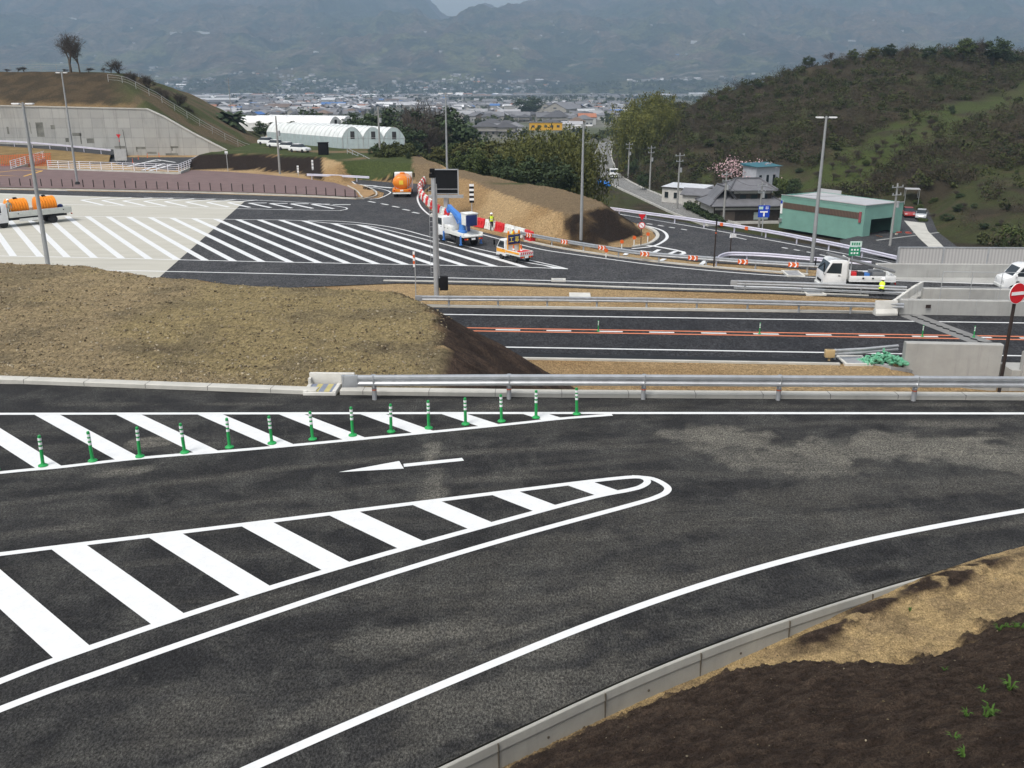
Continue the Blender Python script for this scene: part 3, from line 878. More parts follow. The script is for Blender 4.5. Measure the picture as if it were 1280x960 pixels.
# loop ramp: outer edge line, kerb-side line, broken line
pl([(536, 224), (527, 236), (522, 246), (524, 255), (531, 264), (545, 273.5), (565, 281.5), (590, 289.5), (625, 299), (675, 311.5), (740, 321), (815, 331), (890, 338.5), (960, 343.8), (1022, 347), (1150, 352), (1600, 367)], .22)
pl([(462, 249), (474, 247.8), (486, 242.5), (487, 239.5), (474, 235.6), (448, 231.5), (440, 227)], .2)
for p in ((447, 231, 470, 232.5), (468, 233, 490, 235)): pl([(p[0], p[1]), (p[2], p[3])], .7)
for k, p in enumerate(((465, 252.4), (481, 255.3), (495, 258.5), (508, 262.3), (520, 266))):
    ribbon(b, [G(p[0]-4.5, p[1]-.7, PL), G(p[0]+4, p[1]+.8, PL)], .35, PM)
# side road
pl([(772, 267.5), (850, 280.5), (950, 298), (1080, 321.8), (1140, 335)], .2)
for p in ((812, 280), (826, 282.2), (840, 284.5), (855, 287), (981, 310), (996, 312.7), (1012, 315.5), (1028, 319)):
    ribbon(b, [G(p[0]-3.6, p[1]-.6, PL), G(p[0]+3.6, p[1]+.6, PL)], .25, PM)
pl([(790, 311), (815, 308), (828, 302.5), (834, 296), (829, 289), (815, 284), (803, 281.5)], .3)
pl([(800, 307.5), (814, 307.3), (854, 315), (842, 318.6), (800, 313.5)], .4, PM+.001, 3)
for p in ((815, 317, 824, 312), (833, 319, 845, 314), (876, 331, 882, 326), (826, 326, 831, 323.5), (781, 319, 784, 316)): ribbon(b, [G(p[0], p[1], PL), G(p[2], p[3], PL)], .4, PM+.002)
ribbon(b, [G(914, 295.5, PL), G(933, 299.5, PL)], .18, PM); b.add([tuple(G(x, y, PL)+Vector((0, 0, .012))) for x, y in ((913, 292.5), (922, 297), (912, 297.5))], [(0, 2, 1)])
# mainline edge lines
for off, w in ((3.72, .2), (-3.85, .2)): ribbon(b, [ML(-40, off), ML(62, off)], w, PM)
for k in range(-14, 20):
    ribbon(b, [ML(-1+k*3.1, 0), ML(.5+k*3.1, 0)], .24, PM+.001)
tag(b.build('road_marking', MT['paint'], smooth=False), kind='structure')
b = MB(); ribbon(b, [ML(-8, -5.45), ML(20.5, -5.45)], .75, PL+.006); tag(b.build('drain_channel', mat('painted_gutter_shadow', (.008, .008, .009), .6), smooth=False), kind='structure')  # flat strip for the drain slot, its inner shadow painted near-black
b = MB()
for off in (.36, -.36): ribbon(b, [ML(-40, off), ML(62, off)], .2, PM)
MT['paint_orange'] = mat('orange_road_paint', (.62, .19, .085), .5, var=.08, sc=3, world=True)
tag(b.build('road_marking', MT['paint_orange'], smooth=False), kind='structure')
# reddish pavement behind the bollards, with kerb
MT['brown'] = mat('reddish_brown_pavement', (.155, .105, .10), .85, var=.14, sc=.6, world=True, bmp=.2, bsc=8)
flat('pavement', PP(brown, PL), PL+.13, MT['brown'])
kb = MB()
kb.sweep([(0, -.05), (0, .15), (.16, .15), (.16, -.05)], [p+Vector((0, 0, 0)) for p in smooth_path(PP([(-330, 231), (0, 236), (240, 240.5), (380, 245), (446, 248.3), (449, 244), (444, 238.5), (434, 233)]), 4)])
tag(kb.build('kerb', MT['conc_pale'], smooth=False), kind='structure')
# pale kerbs round the small dirt islands and along the ramp shoulder
kb = MB()
kb.sweep([(0, -.05), (0, .13), (.2, .13), (.2, -.05)], smooth_path(PP([(452, 231.5), (464, 236), (471, 240.5), (470, 245.5), (455, 249)]), 4))
kb.sweep([(0, -.05), (0, .13), (.35, .13), (.35, -.05)], smooth_path(PP([(790, 308.5), (808, 305.5), (819, 298), (818, 291), (808, 285), (796, 281)]), 4))
kb.sweep([(0, -.05), (0, .06), (.3, .06), (.3, -.05)], smooth_path(PP([(480, 350.5), (640, 353.6), (800, 359.5), (960, 364.2), (1085, 369)]), 4))
kb.sweep([(0, -.05), (0, .06), (.3, .06), (.3, -.05)], smooth_path(PP([(1010, 343.3), (890, 334), (815, 326.5), (740, 316.5), (690, 308.5), (655, 301)]), 4))
kb.sweep([(0, -.02), (0, .12), (.25, .12), (.25, -.02)], [ML(-40, 6.0), ML(24, 6.0)])
kb.sweep([(0, -.05), (0, .05), (.22, .05), (.22, -.05)], [ML(-8, -5.92), ML(17.6, -5.92)])
tag(kb.build('kerb', MT['conc_pale'], smooth=False), kind='structure')
# dirt of the loop island
flat('ground', PP([(430, 232), (440, 230), (455, 233), (466, 238), (468, 243), (458, 248), (449, 247), (446, 240)]), PL+.09, mat('island_dirt', (.30, .19, .09), .95, var=.2, sc=1, world=True))
# local road running down to the town
def lroad():
    mid = [(905, 283, -13.0), (862, 268, -13.2), (835, 257, -13.5), (810, 247, -13.9), (785, 236.5, -14.3), (768, 227, -14.7), (758, 217, -15.2), (753.5, 205, -15.8), (754.5, 196, -16.6), (757, 189, -17.5), (754.5, 182, -18.5), (753, 172, -20.5), (752, 160, -22)]
    P = smooth_path([G(x, y, z) for x, y, z in mid], 6)
    P = [Vector((p.x, p.y, max(p.z, (gz(p.x, p.y) if p.y < 415 else -99)+(.12 if p.y < 270 else .9)))) for p in P]
    b = MB(); ribbon(b, P, 5.6)
    tag(b.build('road', MT['lroad'], smooth=False), kind='structure')
    b = MB()
    for s_ in (-1, 1):
        b.sweep([(s_*2.75-.07, -.6), (s_*2.75-.07, .28), (s_*2.75+.08, .28), (s_*2.75+.08, -.6)], P)
    tag(b.build('kerb', MT['conc_white'], smooth=False), kind='structure')
    return P
LROAD = lroad()
def hitg(px, py, lo=28.0, hi=70.0):
    D = lo
    while D < hi:
        q = GY(px, py, D)
        if q.z <= gz(q.x, q.y): return q
        D += .1
    return q
# ------------------------------------------------------------------ guard rails
_w = [(0, 0), (.07, .045), (.075, .10), (.012, .155), (.012, .195), (.075, .25), (.07, .305), (0, .35)]
WPROF = _w+[(q[0]-.014, q[1]) for q in reversed(_w)]
def guardrail(label, path, top=.78, step=4.0, start=1.0, m='galv', pm='galv_dull', band=False, caps=True, pr=.07, two=False, group='guard rails'):
    o0 = Vector(path[0])
    t = thing('guard_rail', label, 'guard rail', o0, 0, group)
    P = [Vector(p)-o0 for p in path]
    b = MB(); b.sweep(WPROF, [p+Vector((0, 0, top-.35)) for p in P])
    if two: b.sweep([(q[0], q[1]*.5) for q in WPROF], [p+Vector((0, 0, top-.62)) for p in P])
    for p, a in along(P, step/1.0, start):     # lapped joints with bolts
        sx, sy = math.sin(a), -math.cos(a)
        b.box(p+Vector((sx*.045, sy*.045, top-.175)), (.03, .09, .352), a)
    b.build('rail_beam', MT[m], t)
    pb = MB(); pb.cyl((0, 0, -.5), (0, 0, top-.03), pr, pr, 10); pb.box((0, 0, top-.175), (.08, .10, .2))
    proto = None
    for p, a in along(P, step, start):
        q = p+Vector((-math.sin(a)*.11, math.cos(a)*.11, 0))
        if proto is None:
            proto = pb.build('post', MT[pm], t); proto.location = q; proto.rotation_euler.z = a
            if band:
                k = MB(); k.cyl((0, 0, .30), (0, 0, .33), pr+.004, pr+.004, 12); k.build('reflector_band', MT['orange'], proto)
                k = MB(); k.box((.0, -pr-.004, .42), (.05, .006, .07)); k.build('number_plate', MT['band'], proto)
        else:
            c = proto.copy(); C.objects.link(c); c.parent = t; c.location = q; c.rotation_euler.z = a
            for ch in proto.children:
                d = ch.copy(); C.objects.link(d); d.parent = c
    if caps:
        a = math.atan2(P[1].y-P[0].y, P[1].x-P[0].x)
        k = MB(); k.box((0, 0, 0), (.42, .10, .37)); k.cyl((-.21, 0, -.185), (-.21, 0, .185), .06, .06, 10)
        e = k.build('end_cap', MT[m], t, bevel=.015); e.location = P[0]+Vector((math.sin(a)*.03, -math.cos(a)*.03, top-.175)); e.rotation_euler.z = a
    return t, P, o0
gr1 = smooth_path([G(440, 501), G(700, 500), G(980, 501.5), G(1280, 503), G(2000, 507)], 3)
guardrail('long silver guard rail along the far edge of the near ramp', gr1, .80, 4.0, .66, band=True)
g2t = [Vector((G(524, 384, PL).x, G(524, 384, PL).y, PL)), G(800, 386.5, PL), G(1128, 394, PL)]
guardrail('silver guard rail between the sunken carriageway and the sand strip', smooth_path(g2t, 3), .8, 3.3, 2.0)
guardrail('grey guard rail in front of the white flatbed truck with the crane boom', smooth_path([G(917, 363.5, PL), G(1000, 366, PL), G(1132, 371.5, PL)], 3), .78, 4, .8, m='galv_dull', two=True)
def chevron(t, P, o0, px_list, path_px, z=.60):
    for px in px_list:
        y = np.interp(px, [p[0] for p in path_px], [p[1] for p in path_px])
        q = G(px, y, PL)-o0; y2 = np.interp(px+8, [p[0] for p in path_px], [p[1] for p in path_px])
        d = G(px+8, y2, PL)-o0-q; a = math.atan2(d.y, d.x)
        b = MB(); b.box((0, -.10, z), (.78, .02, .36), mi=0)
        for s_ in (-.25, .12):
            for e, sg in ((.105, 1), (-.105, -1)):
                b.box((s_+.06, -.115, z+e*.9), (.09, .012, .25), 0, 1, ry=sg*-.62)
        k = b.build('chevron_marker', [MT['orange'], MT['signwhite']], t, smooth=False); k.location = q; k.rotation_euler.z = a
g4px = [(650, 299.5), (680, 305.5), (707, 310.5), (752, 318), (805, 326), (865, 331), (927, 336), (975, 339), (1026, 342)]
t, P, o0 = guardrail('silver guard rail with orange chevron markers curving below the dark mulched bank', smooth_path(PP(g4px), 4), .80, 4, .5)
chevron(t, P, o0, (662, 706, 753, 806, 866, 928, 991), g4px)
g5px = [(765, 268.5), (800, 273.5), (840, 279), (890, 286.5), (960, 298), (1010, 308), (1060, 318.5), (1122, 333)]
t, P, o0 = guardrail('pale guard rail along the far side of the side road with two orange markers', smooth_path(PP(g5px), 4), .85, 4, 1, m='lilac', pm='lilac')
for px in (902, 933):
    y = np.interp(px, [p[0] for p in g5px], [p[1] for p in g5px]); q = G(px, y, PL)-o0
    b = MB(); b.box((0, -.11, .66), (.34, .02, .34)); k = b.build('marker_plate', MT['orange'], t); k.location = q; k.rotation_euler.z = -.8
guardrail('pale guard rail with a rounded end in the gore of the side road', smooth_path(PP([(896, 334), (899, 331), (906, 328.3), (918, 327.3), (960, 329), (1010, 333.5), (1088, 340)]), 5), .85, 4, .3, m='lilac', pm='lilac', caps=False)
guardrail('short pale guard rail by the loop ramp behind the reddish pavement', smooth_path(PP([(386, 224.5), (425, 226), (462, 228)]), 2), .9, 4, .5, m='lilac', pm='lilac')
guardrail('short flared guard rail with a tan end box beside green netting', PP([(1037, 450.5), (1080, 448), (1121, 444)]), .62, 4.3, .35, m='galv_dull')
b = MB(); b.box((0, 0, .42), (.5, .3, .42)); b.box((0, 0, .1), (.12, .12, .3))
bx = b.build('crash_cushion_box', mat('tan_box', (.45, .33, .17), .6), bevel=.02, loc=G(1036, 451, PL)); tag(bx, 'tan box at the tip of the short flared guard rail', 'cushion box')

# ------------------------------------------------------------------ delineator posts
def delineator(loc, label, group):
    t = thing('delineator_post', label, 'delineator', loc, 0, group)
    b = MB(); b.lathe([(.115, 0), (.115, .02), (.10, .035), (.055, .055), (.045, .08)], n=16); b.build('base', MT['green'], t)
    b = MB(); b.lathe([(.042, .06), (.040, .74), (.036, .79), (.026, .80)], n=14); b.build('post', MT['green'], t)
    b = MB(); b.lathe([(.0435, 0), (.0435, .065)], n=14); p = b.build('reflective_band', MT['band'], t); p.location.z = .44
    for z in (.555, .665):
        c = p.copy(); C.objects.link(c); c.parent = t; c.location.z = z
    return t
dpx = [(0, 587), (54, 582.5), (116, 576.5), (175, 571), (231, 566), (287, 559.5), (340, 554.5), (391, 549.5), (441, 544.5), (489, 540), (536, 535.5), (582, 530.5), (627, 527), (670, 522.5), (721, 517.8)]
DP = None
for k, p in enumerate(dpx):
    lab = f'{ORD[k]} green delineator post from the left in the row on the long striped island'
    if DP is None: DP = delineator(G(-6, 588), 'green delineator post at the cropped near end of the striped island row', 'green posts on the striped island')
    else:
        o = dup(DP, G(*p)+Vector((0, 0, .006)), rnd.random()*6, lab.replace(ORD[k], ORD[k-1]), (1, 1, rnd.uniform(.97, 1.02))); o.rotation_euler.x = R(rnd.uniform(-2.2, 2.2)); o.rotation_euler.y = R(rnd.uniform(-2.2, 2.2))
for k, px in enumerate((748, 948.5, 1149, 1212)):
    q = G(px, 415+(px-748)*.0085, PL)
    dup(DP, ML(q.x, 0)+Vector((0, 0, .02)), 0, f'{ORD[k]} slim green post from the left on the orange centre line of the sunken road', (.8, .8, .85), 'green posts on the orange centre line')

# bollards along the reddish pavement
bpath = smooth_path([G(x, y, PL+.15) for x, y in ((-13, 231.2), (1, 231.5), (100, 233.5), (200, 236), (307, 239.3), (380, 242.5), (444, 247.4))], 6)
L = sum((b_-a_).length for a_, b_ in zip(bpath[:-1], bpath[1:]))
b = MB(); b.lathe([(.07, 0), (.07, .98), (.05, 1.02)], n=10)
bol = None; k = 0
for p, a in along(bpath, L/35, 0):
    lab = f'{ORD[k]} thin black bollard from the left along the reddish pavement'
    if bol is None: bol = b.build('bollard', MT['darkpost'], loc=p); tag(bol, lab, 'bollard', 'black bollards along the reddish pavement')
    else: dup(bol, p, 0, lab)
    k += 1

# ------------------------------------------------------------------ lamp posts
def lamp_post(base, toppx, label, r=.10, head=True, m='pole'):
    base = Vector(base)
    h = GY(toppx[0], toppx[1], base.y).z-base.z
    t = thing('lamp_post', label, 'lamp post', base, 0, 'tall lamp posts')
    b = MB(); b.lathe([(r*1.15, 0), (r*1.1, h*.3), (r*.62, h)], n=12); b.build('pole', MT[m], t)
    b = MB(); b.box((0, 0, .16), (.5, .5, .32)); b.lathe([(.2, .32), (.13, .5)], n=10); b.build('base_plate', MT['chassis'], t)
    if head:
        b = MB(); b.cyl((-.55, 0, h-.02), (.55, 0, h-.02), .035, n=8); b.cyl((0, 0, h-.25), (0, 0, h+.12), .075, n=8); b.build('crossarm', MT[m], t)
        for s_ in (-1, 1):
            b = MB(); b.box((s_*.52, 0, h+.02), (.56, .30, .10)); b.box((s_*.52, 0, h-.045), (.42, .22, .03)); b.build('lamp_head', MT['band'], t, bevel=.03)
    return t
lamp_post(G(62, 343, PL), (28, 130), 'tall grey lamp post nearest the concrete apron, foot behind the gravel mound', .15)
lamp_post(G(97, 230.5, PL+.13), (75, 91), 'tall grey lamp post on the reddish pavement with a black foot', .14)
lamp_post(G(560, 265, PL), (554.5, 117), 'tall grey lamp post in front of the black sign board', .12)
lamp_post(G(726, 306, PL), (727, 157), 'tall grey lamp post at the foot of the dark mulched bank', .13)
lamp_post(G(1014, 334, PL), (1033.5, 147), 'tall grey lamp post beside the green warehouse', .14)

# ------------------------------------------------------------------ poles, signs and cabinets
# pole with camera and cabinet
base = Vector(G(546, 372, PL)); t = thing('equipment_pole', 'thick grey equipment pole with a camera on top and a black cabinet low down', 'equipment pole', base)
h = GY(543, 222, base.y).z-base.z
b = MB(); b.lathe([(.19, 0), (.18, h*.4), (.13, h)], n=14); b.build('pole', MT['galv_dull'], t)
b = MB(); b.cyl((.19, -.02, h*.18), (.15, -.02, h*.95), .05, n=8); b.build('conduit', MT['galv'], t)
b = MB(); b.bb((.25, -.22, .55), (.8, .22, 1.5)); b.bb((.12, -.05, .7), (.27, .05, 1.35)); b.build('cabinet', MT['black'], t, bevel=.02)
b = MB(); b.bb((-.30, -.16, h), (.10, .16, h+.28)); b.bb((-.26, -.2, h+.33), (.08, .12, h+.6)); b.cyl((-.1, 0, h-.1), (-.1, 0, h+.4), .04); b.build('camera', MT['black'], t, bevel=.02)
b = MB()
for z in np.arange(1.8, h*.93, .35): b.box((-.27, 0, z), (.2, .03, .03))
b.tube([(-.36, 0, 1.6), (-.36, 0, h*.93)], .012, 5); b.build('ladder', MT['galv_dull'], t)
# wrapped sign
base = Vector(G(520, 371, PL)); t = thing('marker_sign', 'thin post topped by an edge-on orange and white striped sign', 'road sign', base)
h = GY(517, 314, base.y).z-base.z
b = MB(); b.cyl((0, 0, 0), (0, 0, h), .035, n=8); b.build('post', MT['galv_dull'], t)
b = MB()
for k in range(5): b.box((-.06, -.05, h-.12-k*.22), (.13, .04, .21), mi=k % 2)
b.build('sign_panel', [MT['signwhite'], MT['orange']], t)
# black sign board on a plinth
base = Vector(G(557, 270, PL)); t = thing('sign_board', 'large black sign board on a grey stand behind the lamp post', 'sign board', base)
b = MB(); b.box((0, .1, 3.75), (2.8, .18, 2.65)); b.build('panel', MT['black'], t)
b = MB()
for x in (-1.48, 1.48): b.box((x, 0, 3.7), (.12, .2, 2.9))
b.box((0, 0, 5.13), (3.05, .2, .1)); b.box((0, -.1, 3.0), (2.9, .06, .06)); b.box((0, -.1, 2.5), (2.9, .06, .06)); b.build('frame', MT['galv_dull'], t)
b = MB(); b.box((.1, -.1, 2.2), (3.9, .6, .3)); b.box((0, 0, 1.05), (.35, .3, 2.1)); b.build('stand', MT['galv_dull'], t)
b = MB(); b.box((0, 0, .1), (3.4, 1.6, .24)); b.build('plinth', MT['conc_pale'], t, bevel=.03)
# striped arrow panel
def panel_post(px, py, top, label, mats, w=.34, n=4, pw=.045, hh=None, cat='marker post', group=None, z=PL):
    base = Vector(G(px, py, z)); base.z = z
    h = GY(px, top, base.y).z-base.z
    t = thing('marker_post', label, cat, base, 0, group)
    b = MB(); b.cyl((0, 0, 0), (0, 0, h), pw, n=8); b.build('post', MT['galv_dull'], t)
    hh = hh or h*.45; b = MB()
    for k in range(2*n): b.box((0, -.06, h-hh*(k+.5)/(2*n)), (w, .04, hh/(2*n)), mi=k % 2)
    b.build('panel', [MT[m] for m in mats], t, smooth=False)
    return t
panel_post(590, 275, 230, 'tall narrow black and white striped panel on the sand bank', ('band', 'black'), .5, 4, .06, 2.0)
panel_post(373, 220, 207, 'left of two pale marker posts before the dark embankment', ('band', 'galv_dull'), .3, 3, .05, 1.2, z=PL)
panel_post(391.5, 219, 200, 'right, taller one of two pale marker posts before the dark embankment', ('band', 'galv_dull'), .3, 3, .05, 1.6)
panel_post(285, 214, 189, 'pale post with a small square plate at the left end of the dark embankment', ('band', 'galv_dull'), .5, 1, .06, .5)
# orange topped delineators on the dirt corner
for k, (px, py, tp) in enumerate(((777, 312, 302), (792.5, 307, 297), (809.5, 303, 292.5), (757.5, 322, 313))):
    base = Vector(G(px, py, PL)); h = GY(px, tp, base.y).z-base.z
    t = thing('reflector_post', f'{ORD[k]} white post with a round orange reflector {("nearest the dark bank", "in the middle of three", "at the kerb corner", "behind the chevron guard rail")[k]}', 'reflector post', base, 0, 'orange reflector posts')
    b = MB(); b.cyl((0, 0, 0), (0, 0, h), .05, n=8); b.build('post', MT['bwhite'], t)
    b = MB(); b.cyl((0, -.03, h), (0, -.08, h), .17, n=14); b.build('reflector', MT['orange'], t)
# no entry sign
base = Vector(G(1251, 503, 0)); base.y += .55; base.z = -.25; base.x = GY(1250.5, 480, base.y).x
t = thing('no_entry_sign', 'round red no entry sign with a white bar on a dark post', 'road sign', base)
h = GY(1265, 352, base.y).z-base.z
b = MB(); b.cyl((0, 0, -.3), (0, 0, h), .05, n=12); b.build('post', MT['darkpost'], t)
a = R(20); b = MB(); b.cyl((0, 0, 0), (0, -.02, 0), .31, n=40, mi=1); b.cyl((0, -.02, 0), (0, -.024, 0), .295, n=40, mi=0)
d = b.build('sign_disc', [MT['signred'], MT['signwhite']], t, smooth=False); d.location = (0, -.06, h-.33); d.rotation_euler.z = a
b = MB(); b.box((0, -.03, 0), (.47, .01, .095)); k = b.build('white_bar', MT['signwhite'], t); k.location = d.location; k.rotation_euler.z = a
b = MB(); b.cyl((0, 0, .1), (0, 0, .18), .07, n=10); b.build('clamp', MT['chassis'], t).location = (0, 0, h-.5)
# stop sign with a round sign under it
base = Vector(G(801, 308, PL)); h = GY(801, 268, base.y).z-base.z
t = thing('stop_sign', 'red triangular stop sign above a small round sign at the side road junction', 'road sign', base)
b = MB(); b.cyl((0, 0, 0), (0, 0, h), .04, n=8); b.build('post', MT['darkpost'], t)
b = MB(); pr = [(-.33, h+.02), (0, h-.55), (.33, h+.02)]; b.extr(pr, -.07, -.05, 0); b.extr([(-.16, h-.07), (0, h-.34), (.16, h-.07)], -.076, -.07, 1); b.build('triangle', [MT['signred'], MT['signred']], t, smooth=False)
b = MB(); b.cyl((0, -.05, h-.98), (0, -.07, h-.98), .31, n=20, mi=0); b.cyl((0, -.07, h-.98), (0, -.075, h-.98), .24, n=20, mi=1); b.box((0, -.08, h-.98), (.40, .01, .05), 0, 0, ry=.78); b.build('round_sign', [MT['signred'], MT['signwhite']], t, smooth=False)
b = MB(); b.cyl((0, 0, .0), (0, 0, .09), .042, n=8); b.build('orange_band', MT['orange'], t).location = (0, 0, h*.3)
# two dark posts at the gore
base = Vector(G(892, 334, PL)); h = GY(893, 275, base.y).z-base.z
t = thing('camera_post', 'tall thin dark post by the chevron guard rail with a small head', 'post', base)
b = MB(); b.cyl((0, 0, 0), (0, 0, h), .06, n=8); b.build('post', MT['darkpost'], t)
b = MB(); b.box((0, 0, h), (.16, .22, .2)); b.build('head', MT['black'], t, bevel=.02)
b = MB(); b.cyl((0, 0, 0), (0, 0, .08), .064, n=8); b.build('orange_band', MT['orange'], t).location = (0, 0, h*.72)
base = Vector(G(912, 326, PL)); h = GY(913.5, 293, base.y).z-base.z
t = thing('sign_post', 'shorter dark post with a small white plate seen edge-on', 'post', base)
b = MB(); b.cyl((0, 0, 0), (0, 0, h), .05, n=8); b.build('post', MT['darkpost'], t)
b = MB(); b.box((.2, 0, h-.12), (.5, .05, .3), .5); b.build('plate', MT['signwhite'], t)
# blue guide sign
base = Vector(G(956, 297, PL)); base.y += 1.2; base.z = gz(base.x, base.y)
t = thing('guide_sign', 'blue guide sign with a white T junction diagram', 'road sign', base)
zc = GY(958, 264, base.y).z-base.z; s_ = base.y/FPX*1.0
b = MB(); b.cyl((0, 0, -.5), (0, 0, zc+.7), .06, n=8); b.build('post', MT['galv'], t)
b = MB(); b.box((0, -.08, zc), (1.1, .04, 1.15)); b.build('panel', MT['signblue'], t)
b = MB(); b.box((0, -.11, zc-.05), (.75, .012, .13)); b.box((.02, -.11, zc-.30), (.14, .012, .40)); b.box((-.3, -.11, zc+.33), (.40, .012, .26), mi=1)
for q in ((.2, .41), (.35, .41), (.2, .26), (.36, .26)): b.box((q[0], -.11, zc+q[1]), (.1, .012, .09))
b.build('symbol', [MT['signwhite'], mat('pale_green_plate', (.45, .62, .55), .5)], t, smooth=False)
# green guide sign
base = Vector(G(1064, 347, PL)); t = thing('guide_sign', 'green and white guide sign on a pole behind the crane truck', 'road sign', base)
zc = GY(1066, 310, base.y).z-base.z
b = MB(); b.cyl((-.1, 0, 0), (-.1, 0, zc+.5), .05, n=8); b.build('post', MT['galv'], t)
b = MB(); b.box((0, -.07, zc-.25), (.85, .04, .66)); b.build('lower_panel', MT['signgreen'], t)
b = MB(); b.box((.05, -.07, zc+.32), (.9, .04, .42)); b.build('upper_panel', mat('pale_sign', (.55, .68, .62), .4), t)
b = MB()
for k in range(4): b.box((-.22+k*.17, -.095, zc+.33), (.11, .01, .2), mi=1)
for r_ in range(2):
    for k in range(3): b.box((-.22+k*.22, -.095, zc-.12-r_*.26), (.13, .01, .13), mi=0)
b.build('lettering', [MT['signwhite'], MT['signgreen']], t, smooth=False)
# signs near the access road
base = Vector(G(152.5, 203, PL)); h = GY(152, 169, base.y).z-base.z
t = thing('give_way_sign', 'red inverted triangle sign on a dark post before the retaining wall', 'road sign', base)
b = MB(); b.cyl((0, 0, 0), (0, 0, h), .05, n=8); b.build('post', MT['darkpost'], t)
b = MB(); b.extr([(-.42, h+.15), (0, h-.58), (.42, h+.15)], -.07, -.05, 0); b.extr([(-.2, h+.03), (0, h-.32), (.2, h+.03)], -.08, -.07, 0); b.build('triangle', [MT['signred']], t, smooth=False)
b = MB(); b.cyl((0, -.01, h-1.2), (0, -.01, h-.75), .055, n=8); b.build('red_band', MT['signred'], t)
base = Vector(G(160, 197, PL)); h = GY(157, 162, base.y).z-base.z
t = thing('thin_pole', 'thin dark pole beside the inverted triangle sign', 'pole', base)
b = MB(); b.cyl((0, 0, 0), (-.35, 0, h), .05, n=8); b.build('post', MT['darkpost'], t)
base = Vector(G(152, 206, PL)); t = thing('sign_board', 'plain grey back of a sign board standing at the white railing', 'sign board', base)
b = MB(); b.box((0, 0, 1.75), (2.2, .06, 2.0)); b.build('panel', MT['galv_dull'], t)
b = MB(); b.cyl((-.8, .05, 0), (-.8, .05, 2.7), .05); b.cyl((.8, .05, 0), (.8, .05, 2.7), .05); b.build('legs', MT['galv_dull'], t)
for k, (px, py) in enumerate(((166, 203.5), (173, 199), (184.5, 197), (199, 196))):
    base = Vector(G(px, py, PL)); t = thing('orange_marker_post', f'{ORD[k]} small orange marker post from the left on the access road', 'marker post', base, 0, 'orange marker posts on the access road')
    b = MB(); b.cyl((0, 0, 0), (0, 0, .8), .05, n=8); b.build('post', MT['orange'], t)
    b = MB(); b.lathe([(.16, 0), (.12, .06)], n=10); b.build('base', MT['orange'], t)

# ------------------------------------------------------------------ white railings by the pavement
def railing(label, path, h=1.25, step=2.2, base_h=.3, rails=4, m='white_steel'):
    o0 = Vector(path[0]); P = [Vector(p)-o0 for p in path]
    t = thing('railing', label, 'railing', o0, 0, 'white railings by the pavement')
    b = MB()
    for k in range(rails): b.sweep([(-.035, -.035), (-.035, .035), (.035, .035), (.035, -.035)], [p+Vector((0, 0, base_h+h*(k+1)/rails-.04)) for p in P])
    b.build('rails', MT[m], t, smooth=False)
    pb = MB(); pb.box((0, 0, base_h+h/2), (.09, .09, h)); pr_ = None
    for p, a in along(P, step, .1):
        if pr_ is None: pr_ = pb.build('post', MT[m], t); pr_.location = p
        else:
            c = pr_.copy(); C.objects.link(c); c.parent = t; c.location = p
    if base_h > .05:
        b = MB(); b.sweep([(-.15, -.4), (-.15, base_h), (.15, base_h), (.15, -.4)], P); b.build('plinth', MT['conc_pale'], t, smooth=False)
    return t
railing('long white railing bending round the end of the reddish pavement', smooth_path(PP([(60, 212), (120, 214), (180, 216), (224, 217.5)], PL+.1), 2)+PP([(236, 212), (247, 206)], PL+.1))
railing('short sloping white railing with orange netting behind it', [G(14, 212, PL), G(36, 207.5, PL)+Vector((0, 0, .3)), G(57, 203, PL)+Vector((0, 0, .6))], 1.3, 2.0, .2)
railing('thin grey handrail running down the sand slope by the greenhouse road', [GY(434, 192, 165), GY(455, 202, 158), GY(479, 215, 150)], 1.0, 2.6, 0, 2, 'galv_dull')
b = MB()
for r_ in range(9):
    b.tube([GY(0+k*8, 195+r_*2.0-.4*k+rnd.uniform(-.4, .4), 168+.4*k) for k in range(9)], .045, 4)
for k in range(30): b.tube([GY(1+k*2.1, 194-.1*k, 168+.1*k), GY(3+k*2.1, 212-.15*k, 168+.1*k)], .045, 4)
tag(b.build('orange_net_fence', MT['orange'], smooth=False), 'orange safety net fence behind the short white railing', 'net fence')
b = MB(); ribbon(b, PP([(-60, 219.5), (0, 216.2), (24, 213.6), (53, 214.6)]), .4, PL+.145); ribbon(b, PP([(53, 214.6), (30, 221.5), (0, 220.5), (-60, 224)]), .4, PL+.147)
tag(b.build('road_marking', mat('yellow_road_paint', (.72, .42, .05), .6, world=True)), kind='structure')
# upper access road: sloping asphalt, brown grass bank, pale guard rail
b = MB()
ar = [(-90, 171), (0, 180), (60, 184.5), (140, 192.5), (150, 197)]
top = [Vector((G(x, 200, PL).x*1.0, 188-.03*x, 0)) for x, _ in ar]
UP = [GY(-120, 178, 196), GY(0, 182.5, 192), GY(60, 186.5, 190), GY(138, 194, 186)]
lo_ = [GY(-120, 213, 172), GY(0, 205, 174), GY(60, 204.5, 175), GY(136, 203, 176)]
b.add(UP+lo_, [(0, 4, 5, 1), (1, 5, 6, 2), (2, 6, 7, 3)])
tag(b.build('ground', mat('dry_brown_grass', (.20, .135, .055), .95, var=.3, sc=.5, world=True, bmp=.6, bsc=2), smooth=False), kind='structure')
b = MB(); b.add(UP+[p+Vector((0, 9, .2)) for p in UP], [(0, 1, 5, 4), (1, 2, 6, 5), (2, 3, 7, 6)]); tag(b.build('asphalt_road', MT['asph2'], smooth=False), kind='structure')
guardrail('pale guard rail sloping along the access road under the retaining wall', smooth_path([p+Vector((0, .5, 0)) for p in UP], 4), 1.1, 4, 1, m='lilac', pm='lilac')
flat('asphalt_road', PP([(150, 206), (222, 213), (262, 204), (262, 196.5), (120, 196.5)]), PL+.003, MT['asph2'])
